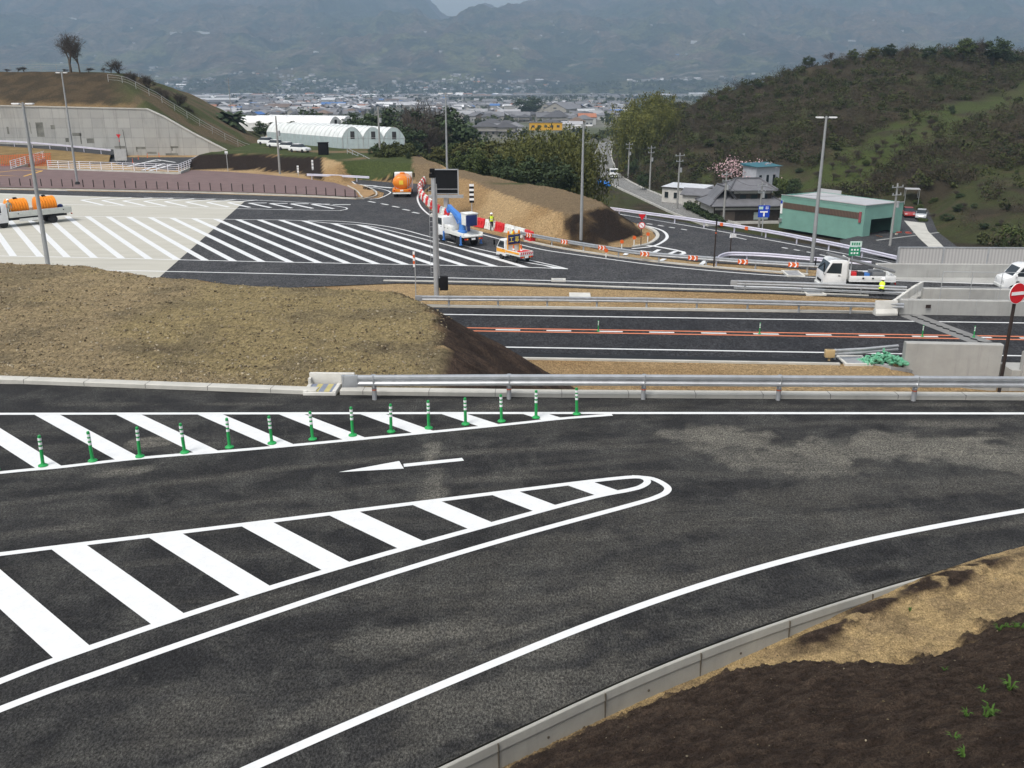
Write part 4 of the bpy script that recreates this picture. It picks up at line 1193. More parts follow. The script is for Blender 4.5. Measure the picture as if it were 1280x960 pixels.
b = MB()
for seg in ((160, 208, 196, 199.5), (196, 199.5, 219, 203), (178, 213, 205, 204.5), (186, 214, 214, 206), (184, 203, 203, 200.5)):
    ribbon(b, [G(seg[0], seg[1], PL), G(seg[2], seg[3], PL)], .5, PL+.012)
tag(b.build('road_marking', MT['paint'], smooth=False), kind='structure')

# ------------------------------------------------------------------ water filled barriers
def barrier_mesh(m, seed):
    b = MB(); L = 1.75
    pr = [(-.30, 0), (-.30, .12), (-.17, .45), (-.12, .95), (.12, .95), (.17, .45), (.30, .12), (.30, 0)]
    b.T = Matrix.Rotation(R(90), 4, 'Z'); b.extr(pr, -L/2, L/2); b.T = Matrix()
    for x in (-.52, 0, .52):
        b.box((x, -.195, .42), (.18, .16, .62)); b.box((x, .195, .42), (.18, .16, .62))
    b.box((-L/2-.04, 0, .45), (.12, .14, .5)); b.cyl((0, 0, .95), (0, 0, 1.0), .07)
    return b
bars = [(656, 298.5, 'r'), (640, 294, 'r'), (622, 289, 'w'), (606, 285, 'w'), (590, 281.5, 'r'), (575, 277.5, 'w'), (561, 272.5, 'w'), (549, 266.8, 'r'), (541, 260.5, 'w'), (534, 254.5, 'r'), (528.5, 248.5, 'w'), (525.5, 243, 'r'), (524.5, 238, 'w'), (527, 233.5, 'w'), (530, 229.5, 'r'), (534, 226, 'w'), (538, 223.2, 'r')]
P = smooth_path(PP([(664, 301.5)]+[(x, y) for x, y, _ in bars]+[(543, 221)]), 6)
prot = {}
step = 1.98
row = along(P, step, .5)
for k, (p, a) in enumerate(row):
    c = 'r' if k in (0,) or (k > 2 and k % 2 == 1) else 'w'
    lab = f'{ORD[k]} plastic barrier, {"red" if c == "r" else "white"}, counted from the guard rail end of the curving row'
    if c not in prot:
        prot[c] = barrier_mesh(0, k).build('plastic_barrier', MT['red' if c == 'r' else 'bwhite'], bevel=.03, loc=p, rz=a)
        tag(prot[c], lab, 'barrier', 'red and white water filled barriers along the loop ramp')
    else: dup(prot[c], p, a+rnd.uniform(-.05, .05), lab)
# ------------------------------------------------------------------ drain covers
def cover(px, py, z, w, d, rz, label, grate=False, mt='conc_white'):
    base = Vector(G(px, py, z)); t = thing('drain_cover', label, 'drain cover', base, rz, 'drain covers')
    b = MB()
    if grate:
        for s_ in (-1, 1):
            b.box((0, s_*d/2, .03), (w+.2, .14, .14)); b.box((s_*w/2, 0, .03), (.14, d-.14, .14))
        b.build('frame', MT[mt], t, smooth=False)
        b = MB(); b.box((0, 0, .03), (w-.16, d-.16, .05))
        for k in range(12): b.box((-w/2+.14+(w-.28)*k/11, 0, .065), (.03, d-.16, .02))
        b.build('grate', MT['galv_dull'], t, smooth=False)
    else:
        b.box((0, 0, .04), (w, d, .14)); b.build('slab', MT[mt], t, bevel=.02)
    return t
cover(725, 372.5, PL-.02, 1.5, 2.6, -.05, 'plain pale concrete drain cover on the sand strip')
cover(991, 342.5, PL+.02, 1.2, 2.0, -.05, 'square grated drain cover on the sand by the chevron guard rail', True)
cover(1017, 366.5, PL, 1.2, 1.4, -.05, 'grated drain cover below the white crane truck', True)
cover(698, 350.5, PL+.03, .9, .6, -.05, 'small grated drain cover on the ramp shoulder', True)
cover(1067, 451.5, PL-.02, 1.3, 1.5, .0, 'grated drain cover with a white frame beside the green netting', True)
cover(668, 302.5, PL+.0, 1.4, 1.0, -.2, 'pale concrete slab under the chevron guard rail') if False else None
# roadside catch basin with a yellow and blue hatched lid
base = Vector(G(403, 489, 0)); t = thing('catch_basin', 'roadside catch basin with a blue and yellow striped lid beside the guard rail end', 'catch basin', base, -.03)
b = MB()
for s_ in (-1, 1): b.box((s_*.44, .05, .05), (.12, .85, .16))
b.box((0, -.36, .03), (1.0, .1, .12)); b.bb((-.5, .5, -.1), (.9, .62, .42)); b.bb((-.5, .3, .02), (-.42, .5, .3)); b.bb((.5, .42, .0), (1.2, .5, .18)); b.build('frame', MT['conc_white'], t, bevel=.015)
b = MB()
for k in range(9): b.box((-.33+k*.083, .03, .10), (.0825, .68, .03), mi=1 if k in (2, 3, 6, 7) else 0)
b.build('lid', [mat('blue_grey_lid', (.22, .25, .33), .5, .3), mat('worn_yellow', (.42, .37, .16), .6)], t, smooth=False)
# open drain channel down the sand
b = MB(); b.sweep([(-.22, -.1), (-.22, .08), (-.16, .08), (-.14, -.04), (.14, -.04), (.16, .08), (.22, .08), (.22, -.1)], [hitg(x, y)+Vector((0, 0, .03)) for x, y in ((1078, 453), (1095, 456), (1112, 459), (1128, 462), (1145, 465.5), (1162, 469), (1180, 473))])
tag(b.build('drain_channel', MT['galv_dull'], smooth=False), 'narrow concrete drain channel running down the sand from the white framed cover', 'drain channel')
# netting heap
b = MB(); rr = random.Random(3)
for k in range(170):
    x = rr.uniform(-1, 1); b.T = Matrix.Translation((x*1.25, rr.uniform(-.5, .5), .06+(1-abs(x))*rr.uniform(.02, .55))) @ Matrix.Rotation(rr.uniform(0, 3), 4, 'X') @ Matrix.Rotation(rr.uniform(0, 3), 4, 'Z')
    b.ball((0, 0, 0), (rr.uniform(.06, .2), rr.uniform(.05, .14), rr.uniform(.03, .09)), 6)
b.T = Matrix()
o = b.build('netting_heap', MT['greennet'], loc=hitg(1106, 456)+Vector((0, .2, 0))); o.scale = (1.0, 1.0, 1.15); tag(o, 'crumpled heap of green netting against the concrete wall', 'netting')

# ------------------------------------------------------------------ bridge: decks, parapets, noise barrier
MT['noise'] = None
m_, t_, b_ = nt('noise_barrier_panel')
v_ = coords(t_, True)
wv = nd(t_, 'ShaderNodeTexWave', Scale=1.25, Distortion=0.0); wv.bands_direction = 'X'; t_.links.new(v_, wv.inputs['Vector'])
c_ = mixc(t_, ramp(t_, wv.outputs['Fac'], [(.35, 0.0), (.65, 1.0)]), (.335, .33, .325), (.43, .42, .41)); t_.links.new(c_, b_.inputs['Base Color']); b_.inputs['Roughness'].default_value = .5
MT['noise'] = m_
def parapet(label, a, bpt, h, th, zb, name='parapet_wall', cat='parapet', joints=2.4, mt='conc'):
    a, bpt = Vector(a), Vector(bpt); a.z = bpt.z = 0
    t = thing(name, label, cat, (a.x, a.y, zb)); P = [Vector((0, 0, 0)), bpt-a]
    b = MB(); b.sweep([(-th/2, 0), (-th/2, h-.04), (-th/2+.04, h), (th/2-.04, h), (th/2, h-.04), (th/2, 0)], P); b.build('wall', MT[mt], t, smooth=False)
    if joints:
        b = MB(); ang = math.atan2(P[1].y, P[1].x)
        for p, q in along(P, joints, joints): b.box(p+Vector((0, 0, h/2+.001)), (.018, th+.012, h), ang)
        b.build('joint_strip', MT['galv_dull'], t, smooth=False)
    return t
dA, dB = ML(26.2, -6.3), ML(62, -6.3)
b = MB()
for o_ in ((-6.6, 5.9),):
    p = [ML(26.3, o_[0]), ML(62, o_[0]), ML(62, o_[1]), ML(26.3, o_[1])]; b.prism(p, PL-1.5, PL-.02)
b.prism([Vector((28.6, 62.3, 0)), Vector((64, 60.2, 0)), Vector((64, 72.5, 0)), Vector((28.8, 72.5, 0))], PL-1.4, PL-.02)
tag(b.build('bridge_deck', MT['conc'], smooth=False), 'concrete bridge deck carrying both carriageways to the right', 'bridge')
parapet('grey concrete wing wall and parapet at the near edge of the bridge', GY(1130, 440, 48.0), GY(1251, 440, 47.6), 4.4, .45, PL-3.3, joints=0)
parapet('near bridge parapet beyond the wing wall with dark void below it', ML(26.75, -6.55), ML(62, -6.55), 1.75, .4, PL-.75)
parapet('far parapet of the sunken carriageway beside the jersey barriers', ML(25.2, 5.75), ML(62, 5.75), 1.0, .4, PL-.02)
parapet('parapet between the two bridge decks under the white van', GY(1152, 372, 62.3), Vector((64, 59.9, 0)), 1.0, .4, PL-.02)
parapet('far bridge parapet carrying the noise barrier', GY(1093, 349, 71.0), Vector((66, 70.2, 0)), 1.05, .4, PL-.02)
a_ = GY(1121, 330, 71.0); e_ = Vector((66, 70.1, 0)); a_.z = 0
t = thing('noise_barrier', 'ribbed grey noise barrier on the far bridge parapet', 'noise barrier', (a_.x, a_.y, PL+1.03)); Pn = [Vector((0, 0, 0)), e_-a_]; ang = math.atan2(Pn[1].y, Pn[1].x)
b = MB(); b.sweep([(-.04, 0), (-.04, 1.2), (.04, 1.2), (.04, 0)], Pn); b.build('panel', MT['noise'], t, smooth=False)
pb = MB(); pb.box((0, -.02, .62), (.1, .16, 1.25)); pr_ = None
for p, q in along(Pn, 3.4, .02):
    if pr_ is None: pr_ = pb.build('post', MT['galv_dull'], t); pr_.rotation_euler.z = ang
    else: c = pr_.copy(); C.objects.link(c); c.parent = t; c.location = p
b = MB(); b.sweep([(-.07, 1.2), (-.07, 1.28), (.07, 1.28), (.07, 1.2)], Pn); b.build('top_rail', MT['galv'], t, smooth=False)
# small plate on the parapet, pipe railing
b = MB(); b.box((0, 0, 0), (.32, .03, .22)); o = b.build('name_plate', MT['darkpost'], loc=GY(1160.5, 383, ML(28.2, 5.5).y)); tag(o, 'small dark plate on the far parapet of the sunken carriageway', 'plate')
o0 = GY(1174, 376, 60.0); t = thing('pipe_railing', 'thin grey pipe railing standing between the two bridge decks', 'railing', o0)
b = MB()
for z in (.95, 1.95): b.tube([(0, 0, z), (30, -1.8, z+.0)], .022, 6)
b.build('rails', MT['galv_dull'], t)
pr_ = None
for k in range(14):
    if pr_ is None: b = MB(); b.cyl((0, 0, -.4), (0, 0, 1.95), .022, n=6); pr_ = b.build('post', MT['galv_dull'], t)
    else: c = pr_.copy(); C.objects.link(c); c.parent = t; c.location = (k*1.9, -k*.114, 0)
# expansion joint
b = MB(); pts = [G(1137, 394, PL), G(1227, 428, PL)]
ribbon(b, pts, 1.5, PL+.012)
tag(b.build('expansion_joint', mat('joint_concrete', (.19, .19, .185), .8, world=True, sc=1), smooth=False), kind='structure')
b = MB()
for p, a in along(pts, .62, .5): b.box(p+Vector((0, 0, .018)), (.34, .24, .012), a+.5)
ribbon(b, pts, .09, PL+.02)
tag(b.build('expansion_joint', MT['black'], smooth=False), kind='structure')
# jersey blocks
jp = [(-.30, 0), (-.30, .16), (-.13, .42), (-.09, .95), (.09, .95), (.13, .42), (.30, .16), (.30, 0)]
b = MB(); b.T = Matrix.Rotation(R(90), 4, 'Z'); b.extr(jp, -.72, .72)
jb_ = None
for k, (px, py) in enumerate(((1106, 393.5), (1118, 391), (1124, 386.5), (1130, 382), (1136, 377.5), (1141.5, 373.5), (1147, 370.5))):
    q = G(px, py, PL); lab = f'{ORD[k]} white concrete jersey barrier block from the near end of the slanting row'
    a = .05 if k < 1 else R(52)
    if jb_ is None: jb_ = b.build('jersey_barrier', MT['conc_white'], bevel=.03, loc=q, rz=a); tag(jb_, lab, 'barrier', 'white jersey barriers closing the gap between the roads')
    else: dup(jb_, q, a, lab)

# ------------------------------------------------------------------ retaining wall and hillside on the left
WY = 196.0
def wall_tex():
    m, t, b = nt('retaining_wall_panels')
    g = t.nodes.new('ShaderNodeNewGeometry'); sp = t.nodes.new('ShaderNodeSeparateXYZ'); cb = t.nodes.new('ShaderNodeCombineXYZ')
    t.links.new(g.outputs['Position'], sp.inputs[0]); t.links.new(sp.outputs['X'], cb.inputs['X']); t.links.new(sp.outputs['Z'], cb.inputs['Y'])
    br = nd(t, 'ShaderNodeTexBrick', Scale=1.0, offset=0.0); br.inputs['Brick Width'].default_value = 2.6; br.inputs['Row Height'].default_value = 1.95; br.inputs['Mortar Size'].default_value = .035
    br.inputs['Color1'].default_value = (.31, .31, .295, 1); br.inputs['Color2'].default_value = (.395, .395, .375, 1); br.inputs['Mortar'].default_value = (.20, .20, .19, 1)
    t.links.new(cb.outputs[0], br.inputs['Vector'])
    mp = t.nodes.new('ShaderNodeMapping'); mp.inputs['Scale'].default_value = (.8, .12, 1); t.links.new(cb.outputs[0], mp.inputs[0])
    s_ = ramp(t, ns(t, mp.outputs[0], .7, 7, .7), [(.50, 0.0), (.74, .8)])
    c = mixc(t, s_, br.outputs['Color'], (.17, .17, .155))
    c = mixc(t, ramp(t, ns(t, cb.outputs[0], .35, 6), [(.35, 0.0), (.7, .35)]), c, (.44, .43, .39))
    t.links.new(c, b.inputs['Base Color']); b.inputs['Roughness'].default_value = .9
    return m
wz = lambda px, py: GY(px, py, WY)
wpts = [wz(-260, 133), wz(0, 133), wz(183, 137), wz(205, 147), wz(240, 167), wz(285, 190), wz(286, 203), wz(-260, 207)]
t = thing('retaining_wall', 'tall grey concrete retaining wall of square panels under the brown slope', 'retaining wall', (wpts[0].x, WY, 0)); o0 = Vector((wpts[0].x, WY, 0))
b = MB(); b.extr([(p.x-o0.x, p.z) for p in wpts], 0, .8); b.build('wall_panels', wall_tex(), t, smooth=False)
b = MB(); b.sweep([(-.9, 0), (-.9, .22), (.12, .22), (.12, 0)], [p-o0+Vector((0, 0, .01)) for p in wpts[:6]]); b.build('coping', MT['conc_pale'], t, smooth=False)
b = MB(); rr = random.Random(8)
for px, py, w_, h_ in ((10, 163, 4, 9), (38, 160, 1.2, 14), (50, 162, 12, 18), (66, 159, 6, 5), (96, 168, 12, 4), (101, 173, 3.4, 14), (113, 176, 10, 6), (84, 175, 5, 5), (150, 184, 14, 3), (176, 185, 12, 3), (171, 187, 2, 6), (218, 184, 10, 2.4), (215, 186, 2, 5), (190, 191, 12, 2.5), (215, 193, 16, 3)):
    a_, c_ = wz(px-w_/2, py-h_/2), wz(px+w_/2, py+h_/2); b.bb((a_.x-o0.x, -.006, a_.z), (c_.x-o0.x, .02, c_.z))
b.build('damp_patch', mat('damp_concrete', (.17, .17, .15), .9, var=.5, sc=.6, dirt=.3), t, smooth=False)
def hill_left_z(X, Y):
    top = 4.35+np.clip((Y-WY-.7)*.44, 0, 7.6)
    wall = np.interp(X, [p.x for p in wpts[:6]], [p.z for p in wpts[:6]])
    prof = np.interp(X, [GY(x, 0, 205).x for x in (-260, 0, 60, 112, 135, 175, 225, 285, 320)], [GY(60, y, 212).z for y in (91, 90, 90, 92, 104, 124, 156, 186, 196)])
    z = np.minimum(np.minimum(top, prof), wall+.05+np.clip((Y-WY-.7)*.44, 0, 9))
    n = (fbm(X/2.6, Y/2.6, 4)-.5)*.5
    return np.where(Y > 222, z-(Y-222)*.12, z)+n*np.clip((Y-WY-1)*.5, 0, 1)-np.where(Y < WY+.9, .3, 0)
def hill_left_col(X, Y, Z):
    n = fbm(X/1.7, Y/1.7, 5); n2 = fbm(X/6, Y/6, 3)
    c = lerp(np.ones(X.shape+(3,))*np.array((.085, .062, .036)), np.array((.055, .042, .026)), sstep(.4, .6, n))
    c = lerp(c, np.array((.23, .155, .075)), sstep(3.4, .6, Y-WY+(n-.5)*3))
    px = X/Y
    g = sstep(-.42, -.38, px+(n-.5)*.02)+sstep(17, 18.6, Y-WY)
    gc = lerp(np.ones(X.shape+(3,))*np.array((.070, .078, .030)), np.array((.125, .095, .055)), sstep(.45, .62, n2))
    return lerp(c, gc, np.clip(g, 0, 1))
xs = np.arange(GY(-250, 0, 205).x, GY(345, 0, 205).x, .8); ys = np.concatenate([np.arange(WY+.7, 224, .7), np.arange(224, 262, 3)])
hl_ = grid_mesh('hill', xs, ys, hill_left_z, hill_left_col, MT['soil']); tag(hl_, kind='structure')
def hlz(x, y): return float(hill_left_z(np.array([x]), np.array([y]))[0])
def fence(label, path, h=1.4, step=2.5, wires=3, m='galv'):
    o0 = Vector(path[0]); P = [Vector(p)-o0 for p in path]
    t = thing('wire_fence', label, 'fence', o0, 0, 'hillside fences')
    b = MB()
    for k in range(wires): b.tube([p+Vector((0, 0, h*(k+1)/wires-.03)) for p in P], .022 if k < wires-1 else .04, 4)
    b.build('wires', MT[m], t)
    pb = MB(); pb.cyl((0, 0, -.4), (0, 0, h), .045, n=6); pr_ = None
    for p, a in along(P, step, .05):
        if pr_ is None: pr_ = pb.build('post', MT[m], t); pr_.location = p
        else: c = pr_.copy(); C.objects.link(c); c.parent = t; c.location = p
fp = []
for px in range(122, 312, 12):
    X = GY(px, 0, 208).x; fp.append(Vector((X, 208, hlz(X, 208))))
fence('silver pipe fence running down the grassy hillside to the right of the wall', fp, 1.5, 3.0)
fp = []
for px in range(-60, 122, 14):
    X = GY(px, 0, 216).x; fp.append(Vector((X, 216, hlz(X, 216))))
fence('thin grey fence along the hilltop by the bare tree', fp, 1.7, 3.4, 4, 'galv_dull')
# ------------------------------------------------------------------ vehicles: +X forward, origin on the road
def wheel(t, x, y, r=.36, w=.22, dual=False, proto={}):
    key = (r, w, dual)
    if key not in proto:
        b = MB(); b.lathe([(r*.62, -w/2), (r*.9, -w/2), (r, -w*.34), (r, w*.34), (r*.9, w/2), (r*.62, w/2)], n=22, axis='Y')
        if dual: b.lathe([(r*.6, w*.62), (r*.9, w*.62), (r, w*.8), (r, w*1.4), (r*.9, w*1.6), (r*.6, w*1.6)], n=22, axis='Y')
        o = b.build('wheel', MT['rubber'], t)
        b = MB(); b.lathe([(r*.62, -w*.38), (r*.58, -w*.44), (r*.30, -w*.30), (r*.24, -w*.46), (.01, -w*.5)], n=18, axis='Y'); b.lathe([(.01, w*.3), (r*.6, w*.42)], n=18, axis='Y')
        b.build('rim', MT['rim'], o); proto[key] = o
    else:
        s_ = proto[key]; o = s_.copy(); C.objects.link(o); o.parent = t
        for ch in s_.children: c = ch.copy(); C.objects.link(c); c.parent = o
    o.location = (x, y, r); o.rotation_euler.z = 0 if y < 0 else math.pi
    return o

def cab(t, xf, Lc, W, z0, zs, zt, m='vwhite', rake=.30, band=None):
    """cab-over cab; xf front, z0 bottom, zs window sill, zt roof"""
    pr = [(xf-Lc, z0), (xf-.06, z0), (xf, z0+.14), (xf-.03, zs-.02), (xf-.06-rake, zt-.12), (xf-.16-rake, zt-.02), (xf-.4-rake, zt), (xf-Lc+.06, zt-.01), (xf-Lc, zt-.06)]
    b = MB(); b.extr(pr, -W/2, W/2); b.build('cab', MT[m], t, bevel=.045)
    d = Vector((-.03-rake, 0, zt-.12-zs+.02)); n = Vector((d.z, 0, -d.x)).normalized()
    p0 = Vector((xf-.03, 0, zs-.02))+d*.08; p1 = Vector((xf-.03, 0, zs-.02))+d*.93
    b = MB(); b.extr([(p0.x-n.x*.02, p0.z-n.z*.02), (p0.x+n.x*.012, p0.z+n.z*.012), (p1.x+n.x*.012, p1.z+n.z*.012), (p1.x-n.x*.02, p1.z-n.z*.02)], -W/2+.1, W/2-.1); b.build('windshield', MT['glass'], t)
    xw0, xw1 = xf-.16, xf-min(Lc-.12, 1.15)
    for s_ in (-1, 1):
        b = MB(); y = s_*(W/2+.004); b.extr([(xw0, zs+.04), (xf-.2-rake*.86, zt-.17), (xw1, zt-.17), (xw1, zs+.0)], y-.006, y+.006); b.build('side_window', MT['glass'], t, smooth=False)
        b = MB(); b.extr([(xw0+.02, z0+.28), (xw0+.04, zs-.05), (xw1-.02, zs-.05), (xw1-.02, z0+.1), (xw0-.35, z0+.1)], y-.008, y+.008)
        dr = b.build('door', MT[band or m], t, bevel=.006)
        b = MB(); b.box((xw1+.12, y+s_*.015, zs-.14), (.16, .03, .04)); b.build('handle', MT['black'], dr)
        b = MB(); b.tube([(xf-.1, s_*W/2, zs-.1), (xf+.06, s_*(W/2+.16), zs+.02), (xf+.06, s_*(W/2+.16), zt-.2)], .014, 5); b.box((xf+.04, s_*(W/2+.17), zs+(zt-zs)*.5), (.05, .17, (zt-zs)*.55)); b.build('mirror', MT['black'], t)
        b = MB(); b.box((xf-.02, s_*(W/2-.22), z0+.24), (.06, .3, .16)); b.build('headlight', mat('headlight_lens', (.6, .62, .62), .15) if 'hl' not in MT else MT['hl'], t, bevel=.01)
    b = MB(); b.box((xf-.0, 0, z0+.05), (.12, W-.04, .2)); b.build('bumper', MT['galv_dull' if m != 'vwhite' else 'bwhite'], t, bevel=.03)
    b = MB(); b.box((xf+.0, 0, z0+.36), (.03, W*.5, .16)); b.build('grille', MT['black'], t)
    b = MB(); b.box((xf+.066, 0, z0+.05), (.01, .36, .17)); b.build('licence_plate', MT['signwhite'], t)

MT['hl'] = mat('headlight_lens', (.6, .62, .62), .15)
def chassis(t, x0, x1, W, z):
    b = MB()
    for s_ in (-1, 1): b.bb((x0, s_*.36-.05, z-.1), (x1, s_*.36+.05, z+.12))
    for x in np.linspace(x0+.1, x1-.2, 5): b.bb((x, -.36, z-.06), (x+.1, .36, z+.06))
    b.bb((x0+(x1-x0)*.35, -W/2+.1, z-.28), (x0+(x1-x0)*.55, -W/2+.45, z+.05)); b.bb((x0+(x1-x0)*.35, W/2-.5, z-.28), (x0+(x1-x0)*.5, W/2-.1, z+.05))
    b.build('chassis', MT['chassis'], t)
def flatbed(t, x0, x1, W, z, h, m, latch=True):
    b = MB(); b.bb((x0, -W/2, z-.1), (x1, W/2, z)); b.build('bed', MT[m], t, smooth=False)
    for s_ in (-1, 1):
        b = MB(); b.bb((x0+.02, s_*(W/2-.03), z+.002), (x1-.02, s_*(W/2+.005), z+h))
        for x in np.linspace(x0+.5, x1-.5, 5): b.bb((x-.04, s_*(W/2+.004), z+.02), (x+.04, s_*(W/2+.02), z+h-.03))
        o = b.build('side_gate', MT[m], t, bevel=.008)
        if latch:
            b = MB()
            for x in np.linspace(x0+.9, x1-.9, 3): b.box((x, s_*(W/2+.026), z+h*.5), (.12, .03, .1))
            b.build('latch', MT['chassis'], o)
    b = MB(); b.bb((x0-.005, -W/2+.04, z+.002), (x0+.035, W/2-.04, z+h)); g = b.build('tail_gate', MT[m], t, bevel=.008)
    b = MB(); b.bb((x1-.06, -W/2+.04, z+.002), (x1, W/2-.04, z+h+.35)); b.build('headboard', MT[m], t, bevel=.01)
    return g
def tail(t, x, W, z):
    for s_ in (-1, 1):
        b = MB(); b.box((x-.02, s_*(W/2-.25), z), (.05, .34, .13), mi=0); b.box((x-.022, s_*(W/2-.34), z), (.055, .12, .13), mi=1); b.build('tail_light', [MT['redlens'], MT['amber']], t)
    b = MB(); b.box((x-.02, 0, z), (.03, .36, .17)); b.build('licence_plate', MT['signwhite'], t)
def place(px_front, px_rear, z=PL):
    a, b = G(*px_front, z), G(*px_rear, z); d = a-b
    return (a+b)/2, math.atan2(d.y, d.x), d.length

# long flatbed truck carrying orange tanks
c_, hd, wb = place((1, 284), (63, 277.5)); wb = max(4.2, min(wb, 5.4))
t = thing('flatbed_truck', 'long pale flatbed truck loaded with orange tanks on the concrete apron', 'truck', c_, hd); FT = t
chassis(t, -wb/2-1.7, wb/2+.9, 2.2, .72)
for s_ in (-1, 1): wheel(t, wb/2, s_*.95, .42, .24); wheel(t, -wb/2, s_*.92, .42, .24, True)
cab(t, wb/2+1.25, 1.75, 2.15, .5, 1.55, 2.45)
flatbed(t, -wb/2-2.0, wb/2-.62, 2.25, 1.08, .52, 'vcream'); tail(t, -wb/2-2.0, 2.2, .82)
b = MB(); b.box((0, -1.05, .55), (1.9, .05, .10)); b.box((0, -1.05, .78), (1.9, .05, .10)); b.box((0, 1.05, .66), (1.9, .05, .3)); b.build('side_guard', MT['bwhite'], t)
b = MB(); b.box((-wb/2+.05, -1.0, .92), (1.1, .4, .03)); b.box((-wb/2-.62, -1.0, .6), (.03, .4, .5)); b.build('mudguard', MT['chassis'], t)
def tank_thing(pos, rz, label):
    t = thing('orange_tank', label, 'tank', pos, rz, 'orange tanks on the flatbed truck', 1.22)
    b = MB(); n = 7; prof = [(.45, -.85)]
    for k in range(n):
        x0 = -.82+k*.234; prof += [(.66, x0), (.72, x0+.05), (.72, x0+.15), (.66, x0+.2)]
    prof += [(.45, .85)]
    b.lathe(prof, (0, 0, .68), 22, axis='X'); b.build('shell', MT['tankorange'], t)
    b = MB(); b.lathe([(.16, 1.36), (.16, 1.48), (.12, 1.5)], (0, 0, 0), 14); b.build('lid', MT['black'], t)
    b = MB(); b.box((0, 0, .05), (1.3, 1.0, .1)); b.build('skid', MT['vorange'], t)
M_ = Matrix.Translation(c_) @ Matrix.Rotation(hd, 4, 'Z')
tank_thing(M_ @ Vector((wb/2-1.8, 0, 1.09)), hd, 'orange ribbed tank nearest the cab of the pale flatbed truck')
tank_thing(M_ @ Vector((-wb/2+.35, .0, 1.09)), hd, 'orange ribbed tank in the middle of the pale flatbed truck')
b = MB(); b.box((0, 0, .22), (.9, 1.2, .42)); b.box((.3, .2, .5), (.3, .4, .2)); b.ball((-.3, -.3, .5), (.3, .25, .2)); o = b.build('equipment_pile', MT['vdkblue'], bevel=.02, loc=M_ @ Vector((-wb/2-1.1, 0, 1.09)), rz=hd); tag(o, 'dark blue equipment on the tail of the pale flatbed truck', 'equipment')

# orange tank lorry seen from behind
c_ = G(503, 246, PL); d_ = G(508, 235, PL)-c_; hd = math.atan2(d_.y, d_.x); c_ = c_+d_.normalized()*2.2
t = thing('tank_lorry', 'orange tank lorry with a white cab driving up the loop ramp', 'truck', c_, hd, None, 1.12)
chassis(t, -2.7, 2.6, 2.2, .7)
for s_ in (-1, 1): wheel(t, 1.9, s_*.9, .42, .24); wheel(t, -1.7, s_*.88, .42, .24, True)
cab(t, 3.0, 1.6, 2.1, .5, 1.55, 2.5)
b = MB(); b.bb((1.39, -.7, 1.75), (1.41, .7, 2.25)); b.build('rear_window', MT['glass'], t)
b = MB(); b.lathe([(.1, -2.62), (.7, -2.58), (.93, -2.42), (1.0, -2.2), (1.0, .8), (.93, 1.05), (.1, 1.2)], (0, 0, 1.72), 26, axis='X', sx=1.08, sy=.80); b.build('tank', MT['vorange'], t)
b = MB(); b.lathe([(.3, 2.48), (.3, 2.66), (.24, 2.7)], (-.6, 0, 0), 14); b.build('hatch', MT['vorange'], t)
b = MB(); b.box((-2.64, .05, 1.72), (.03, .46, .46)); b.build('warning_plate', mat('yellow_plate', (.75, .55, .06), .4), t)
b = MB(); b.bb((-2.75, -1.08, .62), (-2.3, 1.08, .98)); b.bb((-2.3, -1.05, .62), (-1.0, -.75, 1.05)); b.bb((-2.3, .75, .62), (-1.0, 1.05, 1.05)); b.build('rear_skirt', MT['vorange'], t, bevel=.04)
b = MB(); b.box((-2.82, 0, .5), (.1, 2.1, .16)); b.build('rear_bumper', MT['bwhite'], t, bevel=.02); tail(t, -2.76, 2.1, .82)
b = MB(); b.tube([(-2.5, -.95, .9), (-2.62, -.95, 2.2), (-2.3, -.8, 2.45)], .03); b.tube([(-2.5, -.7, .9), (-2.62, -.7, 2.2), (-2.3, -.6, 2.5)], .03); b.build('ladder', MT['galv_dull'], t)

# aerial work truck
c_, hd, wb = place((561, 299.5), (586, 307.3)); wb = 3.1
t = thing('lift_truck', 'white aerial lift truck with a folded blue boom and white bucket', 'truck', c_, hd, None, 1.08)
chassis(t, -wb/2-1.1, wb/2+.8, 1.8, .66)
for s_ in (-1, 1): wheel(t, wb/2, s_*.82, .39, .22); wheel(t, -wb/2, s_*.80, .39, .2, True)
cab(t, wb/2+.95, 1.45, 1.85, .46, 1.42, 2.2)
b = MB(); b.bb((-wb/2-1.2, -.93, .86), (wb/2-.62, .93, .96)); b.build('bed', MT['bwhite'], t, bevel=.01)
for s_ in (-1, 1):
    b = MB(); b.bb((-.5, s_*.55, .97), (wb/2-.7, s_*.93, 1.55)); x = b.build('tool_box', MT['bwhite'], t, bevel=.02)
    b = MB(); b.box((.2, s_*.94, 1.3), (.1, .03, .05)); b.box((.75, s_*.94, 1.3), (.1, .03, .05)); b.build('latch', MT['chassis'], x)
    b = MB(); b.bb((-wb/2-1.2, s_*.88, .97), (-.52, s_*.93, 1.22)); b.build('side_gate', MT['bwhite'], t, bevel=.008)
    for x_ in (-wb/2-.75, wb/2-.62): b = MB(); b.box((x_, s_*.96, .62), (.12, .12, .72)); b.box((x_, s_*.97, .22), (.26, .2, .06)); b.build('outrigger', MT['vblue'], t)
b = MB(); b.lathe([(.42, .97), (.42, 1.15), (.30, 1.2), (.28, 1.75), (.34, 1.8), (.34, 1.95)], (-.75, 0, 0), 18); b.build('turret', MT['vblue'], t)
b = MB()
def beam(b, p, q, w, h, mi=None):
    p, q = Vector(p), Vector(q); d = q-p
    b.box((p+q)/2, (d.length, w, h), 0, mi, ry=-math.atan2(d.z, d.x))
beam(b, (-.85, .0, 1.95), (1.75, 0, 2.95), .34, .36); beam(b, (1.5, 0, 2.9), (1.95, 0, 2.5), .3, .4)
b.build('lower_boom', MT['vblue'], t, bevel=.02)
